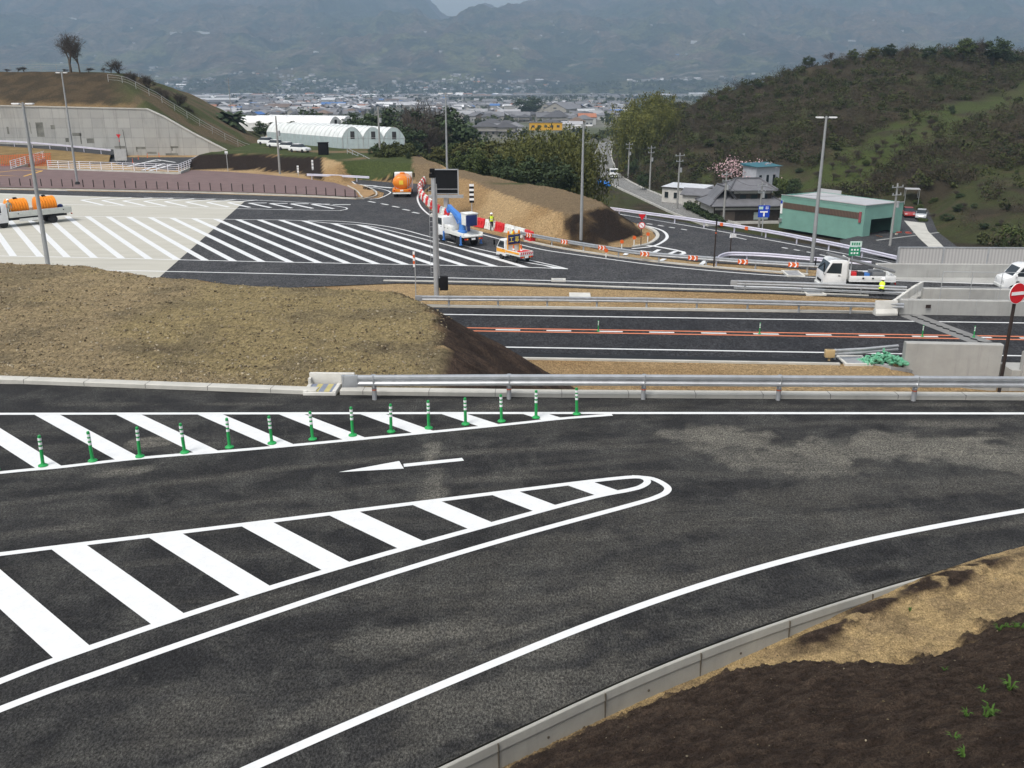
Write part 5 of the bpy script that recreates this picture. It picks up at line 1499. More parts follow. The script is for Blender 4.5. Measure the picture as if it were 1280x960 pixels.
b = MB(); beam(b, (1.8, -.28, 2.75), (-1.2, -.28, 1.9), .24, .28); b.cyl((.2, -.1, 1.6), (1.1, 0, 2.6), .08); b.build('upper_boom', MT['vblue'], t, bevel=.02)
b = MB(); zb = 1.72
pr = [(-.5, 0), (.5, 0), (.58, 1.0), (-.58, 1.0)]
b.T = Matrix.Translation((-1.6, -.25, zb)); b.extr(pr, -.5, .5); b.box((0, 0, 1.0), (1.24, 1.1, .1)); b.build('bucket', MT['bwhite'], t, bevel=.03)
b = MB(); b.bb((-2.42, -.55, 1.75), (-2.28, .45, 2.65)); b.bb((-2.4, .1, 1.3), (-2.2, .3, 1.8)); b.build('bucket_mount', MT['vdkblue'], t, bevel=.02); tail(t, -wb/2-1.22, 1.85, .72)
b = MB(); b.cyl((wb/2-.2, .3, 2.2), (wb/2-.2, .3, 2.36), .08); b.build('beacon', MT['redlens'], t)

# sign truck
c_, hd, wb = place((632.5, 322.2), (654, 327.6)); wb = 1.95
t = thing('sign_truck', 'small white truck with an orange band, carrying a lit road works board', 'truck', c_, hd, None, 1.0); KT = (c_, hd)
chassis(t, -1.5, 1.4, 1.3, .5)
for s_ in (-1, 1): wheel(t, wb/2, s_*.64, .27, .16); wheel(t, -wb/2, s_*.64, .27, .16)
cab(t, 1.68, 1.35, 1.42, .34, 1.0, 1.76, rake=.42, band='vwhite')
for s_ in (-1, 1): b = MB(); b.bb((.36, s_*.712, .62), (1.6, s_*.724, .92)); b.build('orange_band', MT['vyellow'], t)
b = MB(); b.bb((1.66, -.6, .66), (1.69, .6, .9)); b.build('front_band', MT['vyellow'], t)
g = flatbed(t, -1.7, .3, 1.42, .66, .28, 'bwhite', False)
for s_ in (-1, 1): b = MB(); b.bb((-1.66, s_*.735, .72), (.28, s_*.742, .88)); b.build('bed_band', MT['vyellow'], t)
b = MB(); b.bb((-1.722, -.66, .70), (-1.715, .66, .92), 0)
for k in range(6): b.box((-1.725, -.55+k*.22, .81), (.008, .11, .21), 0, 1, rx=.5)
b.build('striped_gate', [MT['signwhite'], MT['signred']], g, smooth=False); tail(t, -1.71, 1.4, .5)
b = MB()
for s_ in (-1, 1): b.box((.12, s_*.62, 1.45), (.08, .08, 1.6))
b.box((.12, 0, 1.3), (.06, 1.24, .06)); b.box((.12, 0, 2.2), (.06, 1.3, .08)); b.build('board_frame', MT['vyellow'], t)
b = MB(); b.box((.08, 0, 1.75), (.10, 1.2, .78)); sb = b.build('sign_board', MT['vdkblue'], t, bevel=.01)
b = MB()
X_ = .02; yl = mat('yellow_lamp_letters', (.85, .65, .12), .4)
for y0, strokes in ((.30, [(0, .17, .36, .05), (0, 0, .05, .34), (0, -.17, .44, .05)]),
                    (-.28, [(0, .19, .40, .04), (0, .11, .30, .035), (0, .05, .30, .035), (-.14, .08, .035, .08), (.14, .08, .035, .08), (0, -.02, .34, .04), (0, -.08, .44, .04), (0, -.14, .34, .04), (.16, -.08, .035, .14), (0, 0, .045, .44), (.05, -.21, .12, .04)])):
    for yy, zz, w_, h_ in strokes: b.box((X_, y0+yy*-1, 1.75+zz), (.02, w_, h_))
b.build('lettering', yl, sb, smooth=False)
for y in (-.55, 0, .55): b = MB(); b.cyl((.12, y, 2.24), (.12, y, 2.4), .09, n=12); b.ball((.12, y, 2.4), .09); b.build('warning_lamp', MT['amber'], t)
def cone(pos, label, sc=1.0):
    t = thing('traffic_cone', label, 'cone', pos, 0, 'traffic cones on the sign truck')
    b = MB(); b.box((0, 0, .02), (.36, .36, .04)); b.build('base', MT['red'], t)
    b = MB(); b.lathe([(.14, .04), (.03, .7), (.02, .7)], n=14); b.build('cone_body', MT['orange'], t)
    b = MB(); b.lathe([(.107, .25), (.082, .4)], n=14); b.build('white_band', MT['band'], t)
M_ = Matrix.Translation(c_) @ Matrix.Rotation(hd, 4, 'Z')
for k, q in enumerate(((-.35, .35), (-.55, -.3), (-1.1, .1))): cone(M_ @ Vector((q[0], q[1], .67)), ('traffic cone behind the lit board on the sign truck, near side', 'orange traffic cone standing in the middle of the sign truck bed', 'traffic cone nearest the tailgate of the sign truck')[k])
b = MB(); b.box((0, 0, .14), (.7, .9, .28)); o = b.build('red_box', MT['red'], bevel=.02, loc=M_ @ Vector((-1.2, -.1, .67)), rz=hd); tag(o, 'red box at the tail of the sign truck bed', 'box')

MT['boomgrey'] = mat('dark_grey_boom', (.17, .175, .18), .5, .2)
# white truck with a crane boom
c_ = G(1066, 363.5, PL); hd = R(177)
t = thing('crane_truck', 'white flatbed truck with a grey boom lying over its cab', 'truck', c_, hd, None, 1.06); CT = (c_, hd)
chassis(t, -2.3, 2.2, 1.8, .62)
for s_ in (-1, 1): wheel(t, 1.35, s_*.82, .38, .21); wheel(t, -1.3, s_*.80, .38, .2, True)
cab(t, 2.35, 1.55, 1.9, .42, 1.36, 2.24, rake=.36)
flatbed(t, -2.45, .62, 1.95, .92, .30, 'vwhite'); tail(t, -2.46, 1.9, .7)
b = MB()
for s_ in (-.2, .2): b.tube([(2.1, s_+.4, 2.62), (-2.45, s_+.4, 1.45)], .085, 6)
for k in range(12): b.tube([(2.0-k*.38, .2, 2.595-k*.0977), (2.0-k*.38, .6, 2.595-k*.0977)], .035, 5)
b.build('boom', MT['boomgrey'], t)
b = MB(); b.tube([(.7, -.7, .95), (.7, -.7, 2.3), (.7, .7, 2.3), (.7, .7, .95)], .04); b.tube([(-2.3, -.6, .95), (-1.6, -.6, 1.75), (-1.2, -.6, .95)], .03); b.tube([(-2.3, .6, .95), (-1.7, .6, 1.6)], .03); b.build('boom_rack', MT['bwhite'], t)
M_ = Matrix.Translation(c_) @ Matrix.Rotation(hd, 4, 'Z')
for nm, q, d3, m, lb in (('tool_chest', (.1, .2, 1.2), (.6, .7, .5), 'red', 'red chest just behind the cab of the crane truck'), ('machine_case', (-.7, .1, 1.15), (.5, .6, .4), 'vblue', 'blue case on the bed of the crane truck'), ('dark_crate', (-.2, .45, 1.2), (.5, .5, .55), 'chassis', 'dark crate beside the red chest on the crane truck'), ('steel_frame', (-1.5, .1, 1.25), (.9, 1.2, .5), 'boomgrey', 'dark grey equipment frame near the tail of the crane truck')):
    b = MB(); b.box((0, 0, 0), d3); b.box((0, 0, d3[2]/2+.02), (d3[0]*.5, .04, .04)); o = b.build(nm, MT[m], bevel=.03, loc=M_ @ Vector(q), rz=hd); tag(o, lb, nm.split('_')[1])

# white van on the bridge
c_ = GY(1241, 357, 65.6); c_.z = PL; c_ = c_+Vector((2.3, 0, 0))
t = thing('white_van', 'white van crossing the bridge at the right edge, cut off by the picture', 'van', c_, R(176), None, 1.08)
pr = [(-1.7, .3), (1.66, .3), (1.72, .62), (1.62, .98), (1.2, 1.12), (.72, 1.78), (.4, 1.88), (-1.6, 1.86), (-1.7, 1.7)]
b = MB(); b.extr(pr, -.74, .74); b.build('body', MT['vwhite'], t, bevel=.06)
d = Vector((-.48, 0, .66)); n = Vector((.81, 0, .59)); p0 = Vector((1.2, 0, 1.12))+d*.06; p1 = Vector((1.2, 0, 1.12))+d*.9
b = MB(); b.extr([(p0.x-.01, p0.z-.01), (p0.x+n.x*.015, p0.z+n.z*.015), (p1.x+n.x*.015, p1.z+n.z*.015), (p1.x-.01, p1.z-.01)], -.62, .62); b.build('windshield', MT['glass'], t)
for s_ in (-1, 1):
    for a_ in ([(1.02, 1.14), (.62, 1.7), (.22, 1.7), (.22, 1.12)], [(.12, 1.12), (.12, 1.7), (-.62, 1.7), (-.62, 1.12)], [(-.74, 1.14), (-.74, 1.7), (-1.5, 1.7), (-1.52, 1.14)]):
        b = MB(); b.extr(a_, s_*.742-.006, s_*.742+.006); b.build('side_window', MT['glass'], t, smooth=False)
    wheel(t, 1.1, s_*.66, .29, .17); wheel(t, -1.1, s_*.66, .29, .17)
    b = MB(); b.box((1.66, s_*.55, .78), (.08, .26, .16)); b.build('headlight', MT['hl'], t, bevel=.01)
    b = MB(); b.box((1.0, s_*.84, 1.2), (.08, .16, .13)); b.build('mirror', MT['vwhite'], t, bevel=.02)
b = MB(); b.box((1.70, 0, .42), (.08, 1.42, .2)); b.build('bumper', MT['bwhite'], t, bevel=.03)
b = MB(); b.tube([(.3, -.6, 1.9), (-1.4, -.6, 1.9)], .02); b.tube([(.3, .6, 1.9), (-1.4, .6, 1.9)], .02); b.tube([(-.2, -.6, 1.92), (-.2, .6, 1.92)], .02); b.build('roof_rack', MT['galv_dull'], t)

# parked cars
def car(loc, rz, label, m, group=None, sc=1.0):
    t = thing('parked_car', label, 'car', loc, rz, group, sc)
    b = MB(); b.extr([(-1.9, .28), (1.92, .28), (1.98, .55), (1.85, .76), (.95, .90), (-1.75, .92), (-1.96, .8), (-1.95, .45)], -.80, .80); b.build('body', MT[m], t, bevel=.07)
    b = MB(); v = []
    for y, k in ((-.76, 1), (.76, 1)): pass
    lo_ = [(1.0, -.75, .88), (1.0, .75, .88), (-1.65, .75, .90), (-1.65, -.75, .90)]; hi = [(.25, -.60, 1.40), (.25, .60, 1.40), (-1.1, .60, 1.42), (-1.1, -.60, 1.42)]
    b.add(lo_+hi, [(0, 1, 5, 4), (1, 2, 6, 5), (2, 3, 7, 6), (3, 0, 4, 7)]); b.build('windows', MT['glass'], t, smooth=False)
    b = MB(); b.box((-.42, 0, 1.42), (1.42, 1.24, .06)); b.build('roof', MT[m], t, bevel=.02)
    for s_ in (-1, 1):
        wheel(t, 1.2, s_*.72, .30, .18); wheel(t, -1.2, s_*.72, .30, .18)
        b = MB(); b.box((1.93, s_*.58, .64), (.1, .34, .14)); b.build('headlight', MT['hl'], t)
    b = MB(); b.box((1.97, 0, .42), (.08, 1.5, .16)); b.build('bumper', MT[m], t, bevel=.02)
    return t
MT['carred'] = mat('red_car_paint', (.32, .03, .03), .3, coat=.4, var=.05)
MT['carsilver'] = mat('silver_car_paint', (.55, .57, .59), .3, .3, var=.05)
YARD = -11.8
pk = lambda px, py, z: G(px, py, z)
yard_pts = [G(1129, 262, YARD), G(1160, 262, YARD), G(1172, 290, YARD), G(1215, 322, YARD), G(1120, 322, YARD), G(1050, 318, YARD), G(1050, 300, YARD), G(1122, 284, YARD)]
flat('ground', yard_pts, YARD, MT['asph2'])
car(pk(1135, 270.5, YARD+.01), R(-105), 'red parked car beside the green warehouse', 'carred')
car(pk(1151, 273, YARD+.01), R(-115), 'silver parked car next to the red one above the concrete slope', 'carsilver')
for k, (px, py, D) in enumerate(((335, 181, 184), (347, 184.5, 179), (361, 188, 174), (375, 192, 169))):
    q = GY(px, py, D); q.z = max(q.z, gz(q.x, q.y)+.02)
    car(q, R(-28), f'{ORD[k]} white car from the left parked in line by the greenhouses', 'vwhite', 'white cars parked by the greenhouses')
# small truck on the local road
i_ = min(range(len(LROAD)), key=lambda k: (LROAD[k]-G(763, 227, -14.9)).length)
q = LROAD[i_]; d_ = LROAD[max(0, i_-1)]-LROAD[i_+1]; hd = math.atan2(d_.y, d_.x)
t = thing('box_truck', 'small grey and white truck coming up the local road', 'truck', q+Vector((0, 0, .02)), hd, None, 1.1)
chassis(t, -2.3, 2.0, 1.8, .6); cab(t, 2.3, 1.5, 1.9, .45, 1.4, 2.2)
for s_ in (-1, 1): wheel(t, 1.4, s_*.82, .38, .21); wheel(t, -1.3, s_*.8, .38, .2, True)
flatbed(t, -2.4, .65, 1.95, .95, .4, 'galv')
b = MB(); o = MB()
for k, (px, py) in enumerate(((752, 229.5), (757, 232))):
    z = -13.8; p = G(px, py, z); p.z = gz(p.x, p.y)
    b = MB(); rr = random.Random(k)
    for j in range(7): b.ball((rr.uniform(-.7, .7), rr.uniform(-.5, .5), .4+rr.uniform(-.1, .3)), (.6, .5, .5), 8)
    o = b.build('tarp_heap', MT['blue_tarp'], loc=p); tag(o, ('blue tarpaulin heap farther from the road works by the local road', 'blue tarpaulin heap nearer the road works by the local road')[k], 'tarpaulin', 'blue tarpaulin heaps')

# ------------------------------------------------------------------ people
def person(label, loc, rz, joints, top='navy', legs='navy', vest=True, helmet='signwhite'):
    t = thing('person', label, 'person', loc, rz)
    J = {k: Vector(v) for k, v in joints.items()}
    names = list(J); idx = {n: i for i, n in enumerate(names)}
    E = [('hip', 'chest'), ('chest', 'neck'), ('neck', 'head'), ('head', 'crown')]
    for s_ in 'lr': E += [('chest', 'sh'+s_), ('sh'+s_, 'el'+s_), ('el'+s_, 'ha'+s_), ('ha'+s_, 'fi'+s_), ('hip', 'th'+s_), ('th'+s_, 'kn'+s_), ('kn'+s_, 'an'+s_), ('an'+s_, 'to'+s_)]
    me = bpy.data.meshes.new('body'); me.from_pydata([J[n] for n in names], [(idx[a], idx[c]) for a, c in E], [])
    o = bpy.data.objects.new('body', me); C.objects.link(o)
    sm = o.modifiers.new('s', 'SKIN'); rad = {'hip': .145, 'chest': .15, 'neck': .06, 'head': .095, 'crown': .085, 'sh': .07, 'el': .05, 'ha': .038, 'fi': .035, 'th': .095, 'kn': .065, 'an': .055, 'to': .045}
    for i, n in enumerate(names):
        r = rad.get(n) or rad[n[:-1]]; me.skin_vertices[0].data[i].radius = (r, r*.85)
        me.skin_vertices[0].data[i].use_root = (n == 'hip')
    o.modifiers.new('u', 'SUBSURF').levels = 1
    dg = bpy.context.evaluated_depsgraph_get(); me2 = bpy.data.meshes.new_from_object(o.evaluated_get(dg)); me2.name = 'body'
    C.objects.unlink(o); bpy.data.objects.remove(o)
    for m in (top, legs, 'skin', 'black'): me2.materials.append(MT[m])
    hz_ = J['hip'].z
    for p in me2.polygons:
        c = p.center
        near = min(names, key=lambda n: (J[n]-c).length)
        p.material_index = 2 if near in ('head', 'crown', 'fil', 'fir', 'hal', 'har') else 3 if near[:2] in ('to', 'an') else 1 if near[:2] in ('kn', 'th', 'hi') else 0
        p.use_smooth = True
    bo = bpy.data.objects.new('body', me2); C.objects.link(bo); bo.parent = t
    if vest:
        b = MB(); up = (J['neck']-J['hip']).normalized(); rot = Vector((0, 0, 1)).rotation_difference(up).to_matrix().to_4x4()
        b.T = Matrix.Translation(J['hip']) @ rot; L = (J['neck']-J['hip']).length
        b.lathe([(.175, .02), (.17, L*.35), (.185, L*.75), (.13, L*.96)], n=18, sx=1.12, sy=.82); b.build('vest', MT['hivis'], t)
        b = MB(); b.T = Matrix.Translation(J['hip']) @ rot; b.lathe([(.18, L*.36), (.182, L*.45)], n=18, sx=1.12, sy=.82); b.build('vest_stripe', MT['band'], t)
    h = J['crown']; b = MB(); b.lathe([(.15, 0), (.135, .05), (.10, .12), (.03, .15)], h+Vector((0, 0, -.02)), 16); b.lathe([(.165, 0), (.165, .015)], h+Vector((0, .03, -.02)), 16); b.build('helmet', MT[helmet], t)
    f = J['head']; b = MB()
    for s_ in (-1, 1): b.ball(f+Vector((s_*.035, -.088, .02)), .011, 6)
    b.build('eyes', MT['black'], t)
    b = MB(); b.ball(f+Vector((0, -.10, -.01)), (.014, .022, .022), 6); b.box(f+Vector((0, -.088, -.05)), (.045, .01, .01)); b.build('nose_and_mouth', MT['skin'], t)
    return t
STAND = dict(hip=(0, 0, .92), chest=(0, .01, 1.30), neck=(0, .01, 1.50), head=(0, -.01, 1.62), crown=(0, -.01, 1.70), shl=(.19, 0, 1.40), ell=(.25, .02, 1.13), hal=(.26, -.08, .90), fil=(.26, -.1, .80), shr=(-.19, 0, 1.40), elr=(-.25, .02, 1.13), har=(-.24, -.1, .90), fir=(-.24, -.12, .80),
             thl=(.10, 0, .84), knl=(.11, -.02, .48), anl=(.11, .02, .09), tol=(.12, -.14, .04), thr=(-.10, 0, .84), knr=(-.11, -.02, .48), anr=(-.11, .02, .09), tor=(-.12, -.14, .04))
CROUCH = dict(hip=(0, .22, .48), chest=(0, -.02, .80), neck=(0, -.12, .98), head=(0, -.2, 1.08), crown=(0, -.22, 1.16), shl=(.18, -.06, .88), ell=(.24, -.25, .68), hal=(.14, -.45, .60), fil=(.12, -.52, .56), shr=(-.18, -.06, .88), elr=(-.24, -.25, .68), har=(-.14, -.45, .60), fir=(-.12, -.52, .56),
              thl=(.11, .2, .44), knl=(.15, -.2, .42), anl=(.13, .08, .09), tol=(.14, -.08, .04), thr=(-.11, .2, .44), knr=(-.15, -.16, .40), anr=(-.13, .12, .09), tor=(-.14, -.04, .04))
person('person in a yellow hi-vis vest and white helmet standing behind the red barrier', G(614.5, 288.2, PL+.0)+Vector((0, 0, max(0, gz(*xy(G(614.5, 288.2, PL)))-PL))), R(20), STAND)
person('person in a hi-vis vest and white helmet standing behind the small sign truck', G(641.5, 309.5, PL+.01), R(-60), STAND)
q = FT.matrix_basis @ Vector((1.7, .75, 1.09))
person('person in khaki with a white helmet standing on the pale flatbed truck', q, R(30), STAND, 'khaki', 'khaki', False)
person('person in a hi-vis vest crouching beside the tail of the crane truck', G(1101, 369.5, PL+.012), R(150), CROUCH)
# ------------------------------------------------------------------ buildings near the junction
def tile_mat0(name, c):
    m, t, b = nt(name); v = coords(t); w_ = nd(t, 'ShaderNodeTexWave', Scale=1.2, Distortion=.2); w_.bands_direction = 'X'; t.links.new(v, w_.inputs['Vector'])
    t.links.new(mixc(t, w_.outputs['Fac'], [x*.5 for x in c], [x*1.2 for x in c]), b.inputs['Base Color']); b.inputs['Roughness'].default_value = .6
    return m
MT['teal'] = mat('teal_metal_siding', (.175, .335, .285), .5, var=.08, sc=.6, dirt=.12)
MT['roofgrey'] = mat('grey_sheet_roof', (.42, .42, .43), .5, .1, var=.1, sc=.5)
MT['stain_brown'] = tile_mat0('brown_window_band', (.12, .080, .060))
MT['void'] = mat('dark_interior', (.012, .012, .012), .9)
def tile_mat(name, c):
    m, t, b = nt(name); v = coords(t)
    w_ = nd(t, 'ShaderNodeTexWave', Scale=2.2, Distortion=.3); w_.bands_direction = 'X'; t.links.new(v, w_.inputs['Vector'])
    f = mixc(t, w_.outputs['Fac'], [x*.72 for x in c], [x*1.15 for x in c]); g = ramp(t, ns(t, v, .8, 6), [(.3, .8), (.7, 1.15)])
    t.links.new(mixc(t, 1.0, f, g, 'MULTIPLY'), b.inputs['Base Color']); b.inputs['Roughness'].default_value = .5
    return m
MT['tile'] = tile_mat('grey_roof_tiles', (.15, .15, .16)); MT['tiledk'] = mat('roof_ridge_tiles', (.10, .10, .108), .5, var=.25, sc=3)
MT['plaster'] = mat('weathered_white_plaster', (.50, .49, .46), .9, var=.1, sc=.8, dirt=.3)
MT['timber'] = mat('dark_timber', (.035, .028, .023), .8, var=.3, sc=2)

# teal warehouse
A = G(1077, 302, -12.5); Bc = Vector((41.4, 144.0, -12.5)); u = (Bc-A); Lw = u.length; hd = math.atan2(u.y, u.x)
t = thing('warehouse', 'teal metal warehouse with a grey roof and an open doorway', 'warehouse', A, hd); Ww, Hw = 8.2, 5.0
# local +X along the long wall (away), +Y is to the left; the building lies on -Y
b = MB()
b.bb((0, -.12, 0), (Lw, 0, Hw)); b.bb((0, -Ww, 0), (Lw, -Ww+.12, Hw)); b.bb((Lw-.12, -Ww+.12, 0), (Lw, -.12, Hw))
b.bb((0, -1.5, 0), (.12, -.12, Hw)); b.bb((0, -Ww+.12, 0), (.12, -Ww+2.1, Hw)); b.bb((0, -Ww+2.1, 3.0), (.12, -1.5, Hw))
b.build('wall', MT['teal'], t, smooth=False)
b = MB(); b.add([(-.05, .05, Hw-.25), (-.05, -Ww-.05, Hw-.05), (Lw+.1, -Ww-.05, Hw-.05), (Lw+.1, .05, Hw-.25)], [(0, 1, 2, 3)]); b.build('roof', MT['roofgrey'], t, smooth=False)
b = MB(); b.bb((-.08, .0, Hw-.0), (Lw, .06, Hw+.12)); b.bb((Lw*.72, -Ww-.06, Hw), (Lw+.1, -Ww, Hw+.55)); b.bb((-.08, -Ww, Hw), (-.02, .0, Hw+.12)); b.build('parapet', MT['roofgrey'], t, smooth=False)
b = MB(); b.bb((.9, .003, 3.05), (Lw-.5, .05, 3.95)); b.build('window_band', MT['stain_brown'], t)
b = MB(); b.bb((.5, .003, 2.6), (.85, .16, 4.1)); b.build('sign_banner', mat('faded_red_sign', (.30, .08, .09), .6), t)
b = MB(); b.bb((Lw-.45, .003, 2.2), (Lw-.1, .12, 4.2), 0); b.bb((Lw-.45, .12, 3.7), (Lw-.1, .13, 4.2), 1); b.build('sign_banner', [MT['signwhite'], MT['signblue']], t, smooth=False)
b = MB(); b.bb((.3, -Ww+1.9, .02), (6, -1.4, .06)); b.bb((6, -Ww+.4, .02), (6.1, -.4, 3.4)); b.build('interior', MT['void'], t, smooth=False)
b = MB(); b.box((Lw-.3, .14, 1.2), (.5, .28, .6)); b.build('air_unit', MT['galv'], t, bevel=.03)
Mw = t.matrix_basis.copy(); Mw = Matrix.Translation(A) @ Matrix.Rotation(hd, 4, 'Z')
rr = random.Random(4)
stuff_cols = [('rusty_scrap', (.18, .08, .04)), ('grey_scrap', (.3, .3, .3)), ('pale_board', (.5, .45, .38)), ('dark_scrap', (.05, .05, .05)), ('red_scrap', (.35, .07, .05)), ('white_bag', (.6, .6, .58))]
lbs = ('rusty', 'grey', 'pale wooden', 'dark', 'reddish', 'white')
for k, (n_, c_) in enumerate(stuff_cols):
    b = MB()
    for j in range(5): b.box((rr.uniform(-.8, .8), rr.uniform(-.6, .6), rr.uniform(.15, .6)), (rr.uniform(.3, 1.1), rr.uniform(.2, .7), rr.uniform(.2, .6)), rr.uniform(0, 3))
    p = Mw @ Vector((-1.2-.5*(k % 2), -2.0-k*1.45, 0)); o = b.build('scrap_pile', mat(n_, c_, .7, var=.4, sc=2), loc=p); tag(o, f'{lbs[k]} pile of materials outside the warehouse doorway', 'scrap pile', 'piles outside the warehouse')
b = MB(); b.T = Mw; b.bb((-3.4, -12.5, -.6), (-3.1, 1.0, .75)); b.T = Matrix()
tag(b.build('yard_wall', MT['conc']), 'low concrete wall of the warehouse yard', 'wall')
# sloping concrete drive with cars above
b = MB(); Q = [GY(1129, 276, 146), GY(1155, 278, 146), GY(1160, 290, 138), GY(1195, 318, 124), GY(1178, 320, 123), GY(1150, 300, 133)]
dr_ = [G(1130, 276, YARD+.03), G(1156, 279, YARD+.03), G(1160, 289, YARD+.04), G(1176, 305, YARD+.05), G(1192, 321, YARD+.06), G(1174, 321, YARD+.06), G(1148, 297, YARD+.05)]
flat('path', dr_, YARD+.06, MT['conc_pale'])
base = GY(1137, 263, 163); base.z = max(-12, gz(base.x, base.y)); t = thing('carport', 'white framed carport behind the parked cars', 'carport', base, -.3)
b = MB(); b.box((0, 0, 2.1), (2.4, 2.4, .1)); b.build('roof', MT['roofgrey'], t)
for x in (-1.1, 1.1):
    for y in (-1.1, 1.1): b = MB(); b.cyl((x, y, -.5), (x, y, 2.1), .05); b.build('post', MT['galv'], t)

def gable_roof(b, x0, x1, y0, y1, z, h, ov=.5, th=.14, axis='X', mi=None):
    """gabled roof with thickness, ridge along axis"""
    if axis == 'X':
        ym = (y0+y1)/2; pr = [(y0-ov, z-ov*h/((y1-y0)/2)), (ym, z+h), (y1+ov, z-ov*h/((y1-y0)/2)), (y1+ov, z-ov*h/((y1-y0)/2)+th), (ym, z+h+th), (y0-ov, z-ov*h/((y1-y0)/2)+th)]
        vs = [(x0-ov, p[0], p[1]) for p in pr]+[(x1+ov, p[0], p[1]) for p in pr]
    else:
        xm = (x0+x1)/2; s = h/((x1-x0)/2); pr = [(x0-ov, z-ov*s), (xm, z+h), (x1+ov, z-ov*s), (x1+ov, z-ov*s+th), (xm, z+h+th), (x0-ov, z-ov*s+th)]
        vs = [(p[0], y1+ov, p[1]) for p in pr]+[(p[0], y0-ov, p[1]) for p in pr]
    n = 6; b.add(vs, [(k, (k+1) % n, n+(k+1) % n, n+k) for k in range(n)]+[tuple(range(n-1, -1, -1)), tuple(range(n, 2*n))], mi)
def hip_roof(b, x0, x1, y0, y1, z, h, ov=.6, inset=None, mi=None):
    x0 -= ov; x1 += ov; y0 -= ov; y1 += ov; r = (y1-y0)/2 if inset is None else inset; ym = (y0+y1)/2
    vs = [(x0, y0, z), (x1, y0, z), (x1, y1, z), (x0, y1, z), (x0+r, ym, z+h), (x1-r, ym, z+h)]+[(x0, y0, z-.15), (x1, y0, z-.15), (x1, y1, z-.15), (x0, y1, z-.15)]
    b.add(vs, [(0, 1, 5, 4), (1, 2, 5), (2, 3, 4, 5), (3, 0, 4), (6, 7, 1, 0), (7, 8, 2, 1), (8, 9, 3, 2), (9, 6, 0, 3), (9, 8, 7, 6)], mi)

# traditional tiled farmhouse
hz0 = -13.6; o_ = GY(925, 272, 158); t = thing('farmhouse', 'traditional two storey farmhouse with grey tiled hip and gable roofs', 'house', (o_.x, o_.y, hz0), R(4))
b = MB(); b.bb((-5.8, -4, 0), (5.8, 4, 3.2)); b.bb((-2.4, -2.6, 3.2), (4.2, 3, 5.6)); b.build('wall', MT['timber'], t, smooth=False)
b = MB(); b.bb((-5.84, -4.02, 1.9), (-5.8, 4.0, 3.1)); b.bb((-5.6, -4.03, 2.5), (5.6, -4.0, 2.85)); b.bb((-2.2, -2.63, 5.0), (4.0, -2.6, 5.4)); b.bb((-5.84, -3.9, .1), (-5.8, -1.5, 1.9)); b.build('plaster_panel', MT['plaster'], t, smooth=False)
b = MB(); hip_roof(b, -5.8, 5.8, -4, 4, 3.25, 2.0, .8, 3.2); b.build('lower_roof', MT['tile'], t, smooth=False)
b = MB(); gable_roof(b, -5.2, -1.9, -2.4, 2.6, 4.0, 1.9, .35, .16, 'Y'); b.build('front_gable', MT['tile'], t, smooth=False)
b = MB(); hip_roof(b, -2.4, 4.2, -2.6, 3, 5.6, 1.5, .8, 2.0); b.build('upper_roof', MT['tile'], t, smooth=False)
b = MB(); b.bb((-1.4, .1, 7.0), (3.2, .35, 7.35))
for sx, x_ in ((-1, -3.2), (1, 5.0)):
    for y_ in (-3.4, 3.8): b.tube([(x_+(-sx)*2.0, .2, 7.1), (x_, y_, 5.66)], .17, 6)
b.tube([(-3.55, -2.75, 3.9), (-3.55, -2.7, 6.1), (-3.55, 2.6, 6.1)], .16, 6); b.tube([(-5.5, -2.75, 4.0), (-3.55, -2.72, 6.1), (-1.6, -2.75, 4.0)], .15, 6)
for x_, s in ((-6.6, -1), (6.6, 1)):
    for y_ in (-4.8, 4.8): b.tube([(x_-s*3.3, 0, 5.2), (x_, y_, 3.3)], .15, 6)
b.build('ridge_tiles', MT['tiledk'], t)
for k, x_ in enumerate((-.6, 1.3, 3.0)):
    b = MB(); b.bb((x_-.5, -2.66, 3.9), (x_+.5, -2.62, 4.8)); w_ = b.build('window', MT['glass'], t, smooth=False)
b = MB(); b.bb((1.0, -4.05, .9), (3.4, -4.02, 2.1)); w_ = b.build('window', mat('pale_window', (.35, .42, .40), .3), t, smooth=False)
b = MB(); b.bb((.92, -4.08, 1.45), (3.48, -4.05, 1.53)); b.bb((2.16, -4.08, .85), (2.24, -4.05, 2.15)); b.build('frame', MT['plaster'], w_, smooth=False)
b = MB(); b.bb((-4.6, -4.06, .05), (-2.2, -4.02, 2.2)); b.build('sliding_door', mat('door_panel', (.10, .08, .065), .5), t, smooth=False)
b = MB(); b.bb((-4.4, -6.1, -.3), (6.4, -5.9, .95)); tag(b.build('garden_wall', MT['plaster'], loc=(o_.x, o_.y, hz0), rz=R(4)), 'low pale garden wall in front of the tiled farmhouse', 'wall')
p = Vector((o_.x+8.6, o_.y+.5, hz0)); t = thing('storehouse', 'small pale store with a tiled gable between the farmhouse and the teal warehouse', 'shed', p, R(-24))
b = MB(); b.bb((-1.7, -2, 0), (1.7, 2, 2.6)); b.build('wall', MT['plaster'], t, smooth=False)
b = MB(); gable_roof(b, -1.7, 1.7, -2, 2, 2.6, 1.1, .4); b.build('roof', MT['tile'], t, smooth=False)
b = MB(); b.bb((-.6, -2.04, .0), (.6, -2.0, 1.9)); b.build('door', MT['timber'], t, smooth=False)
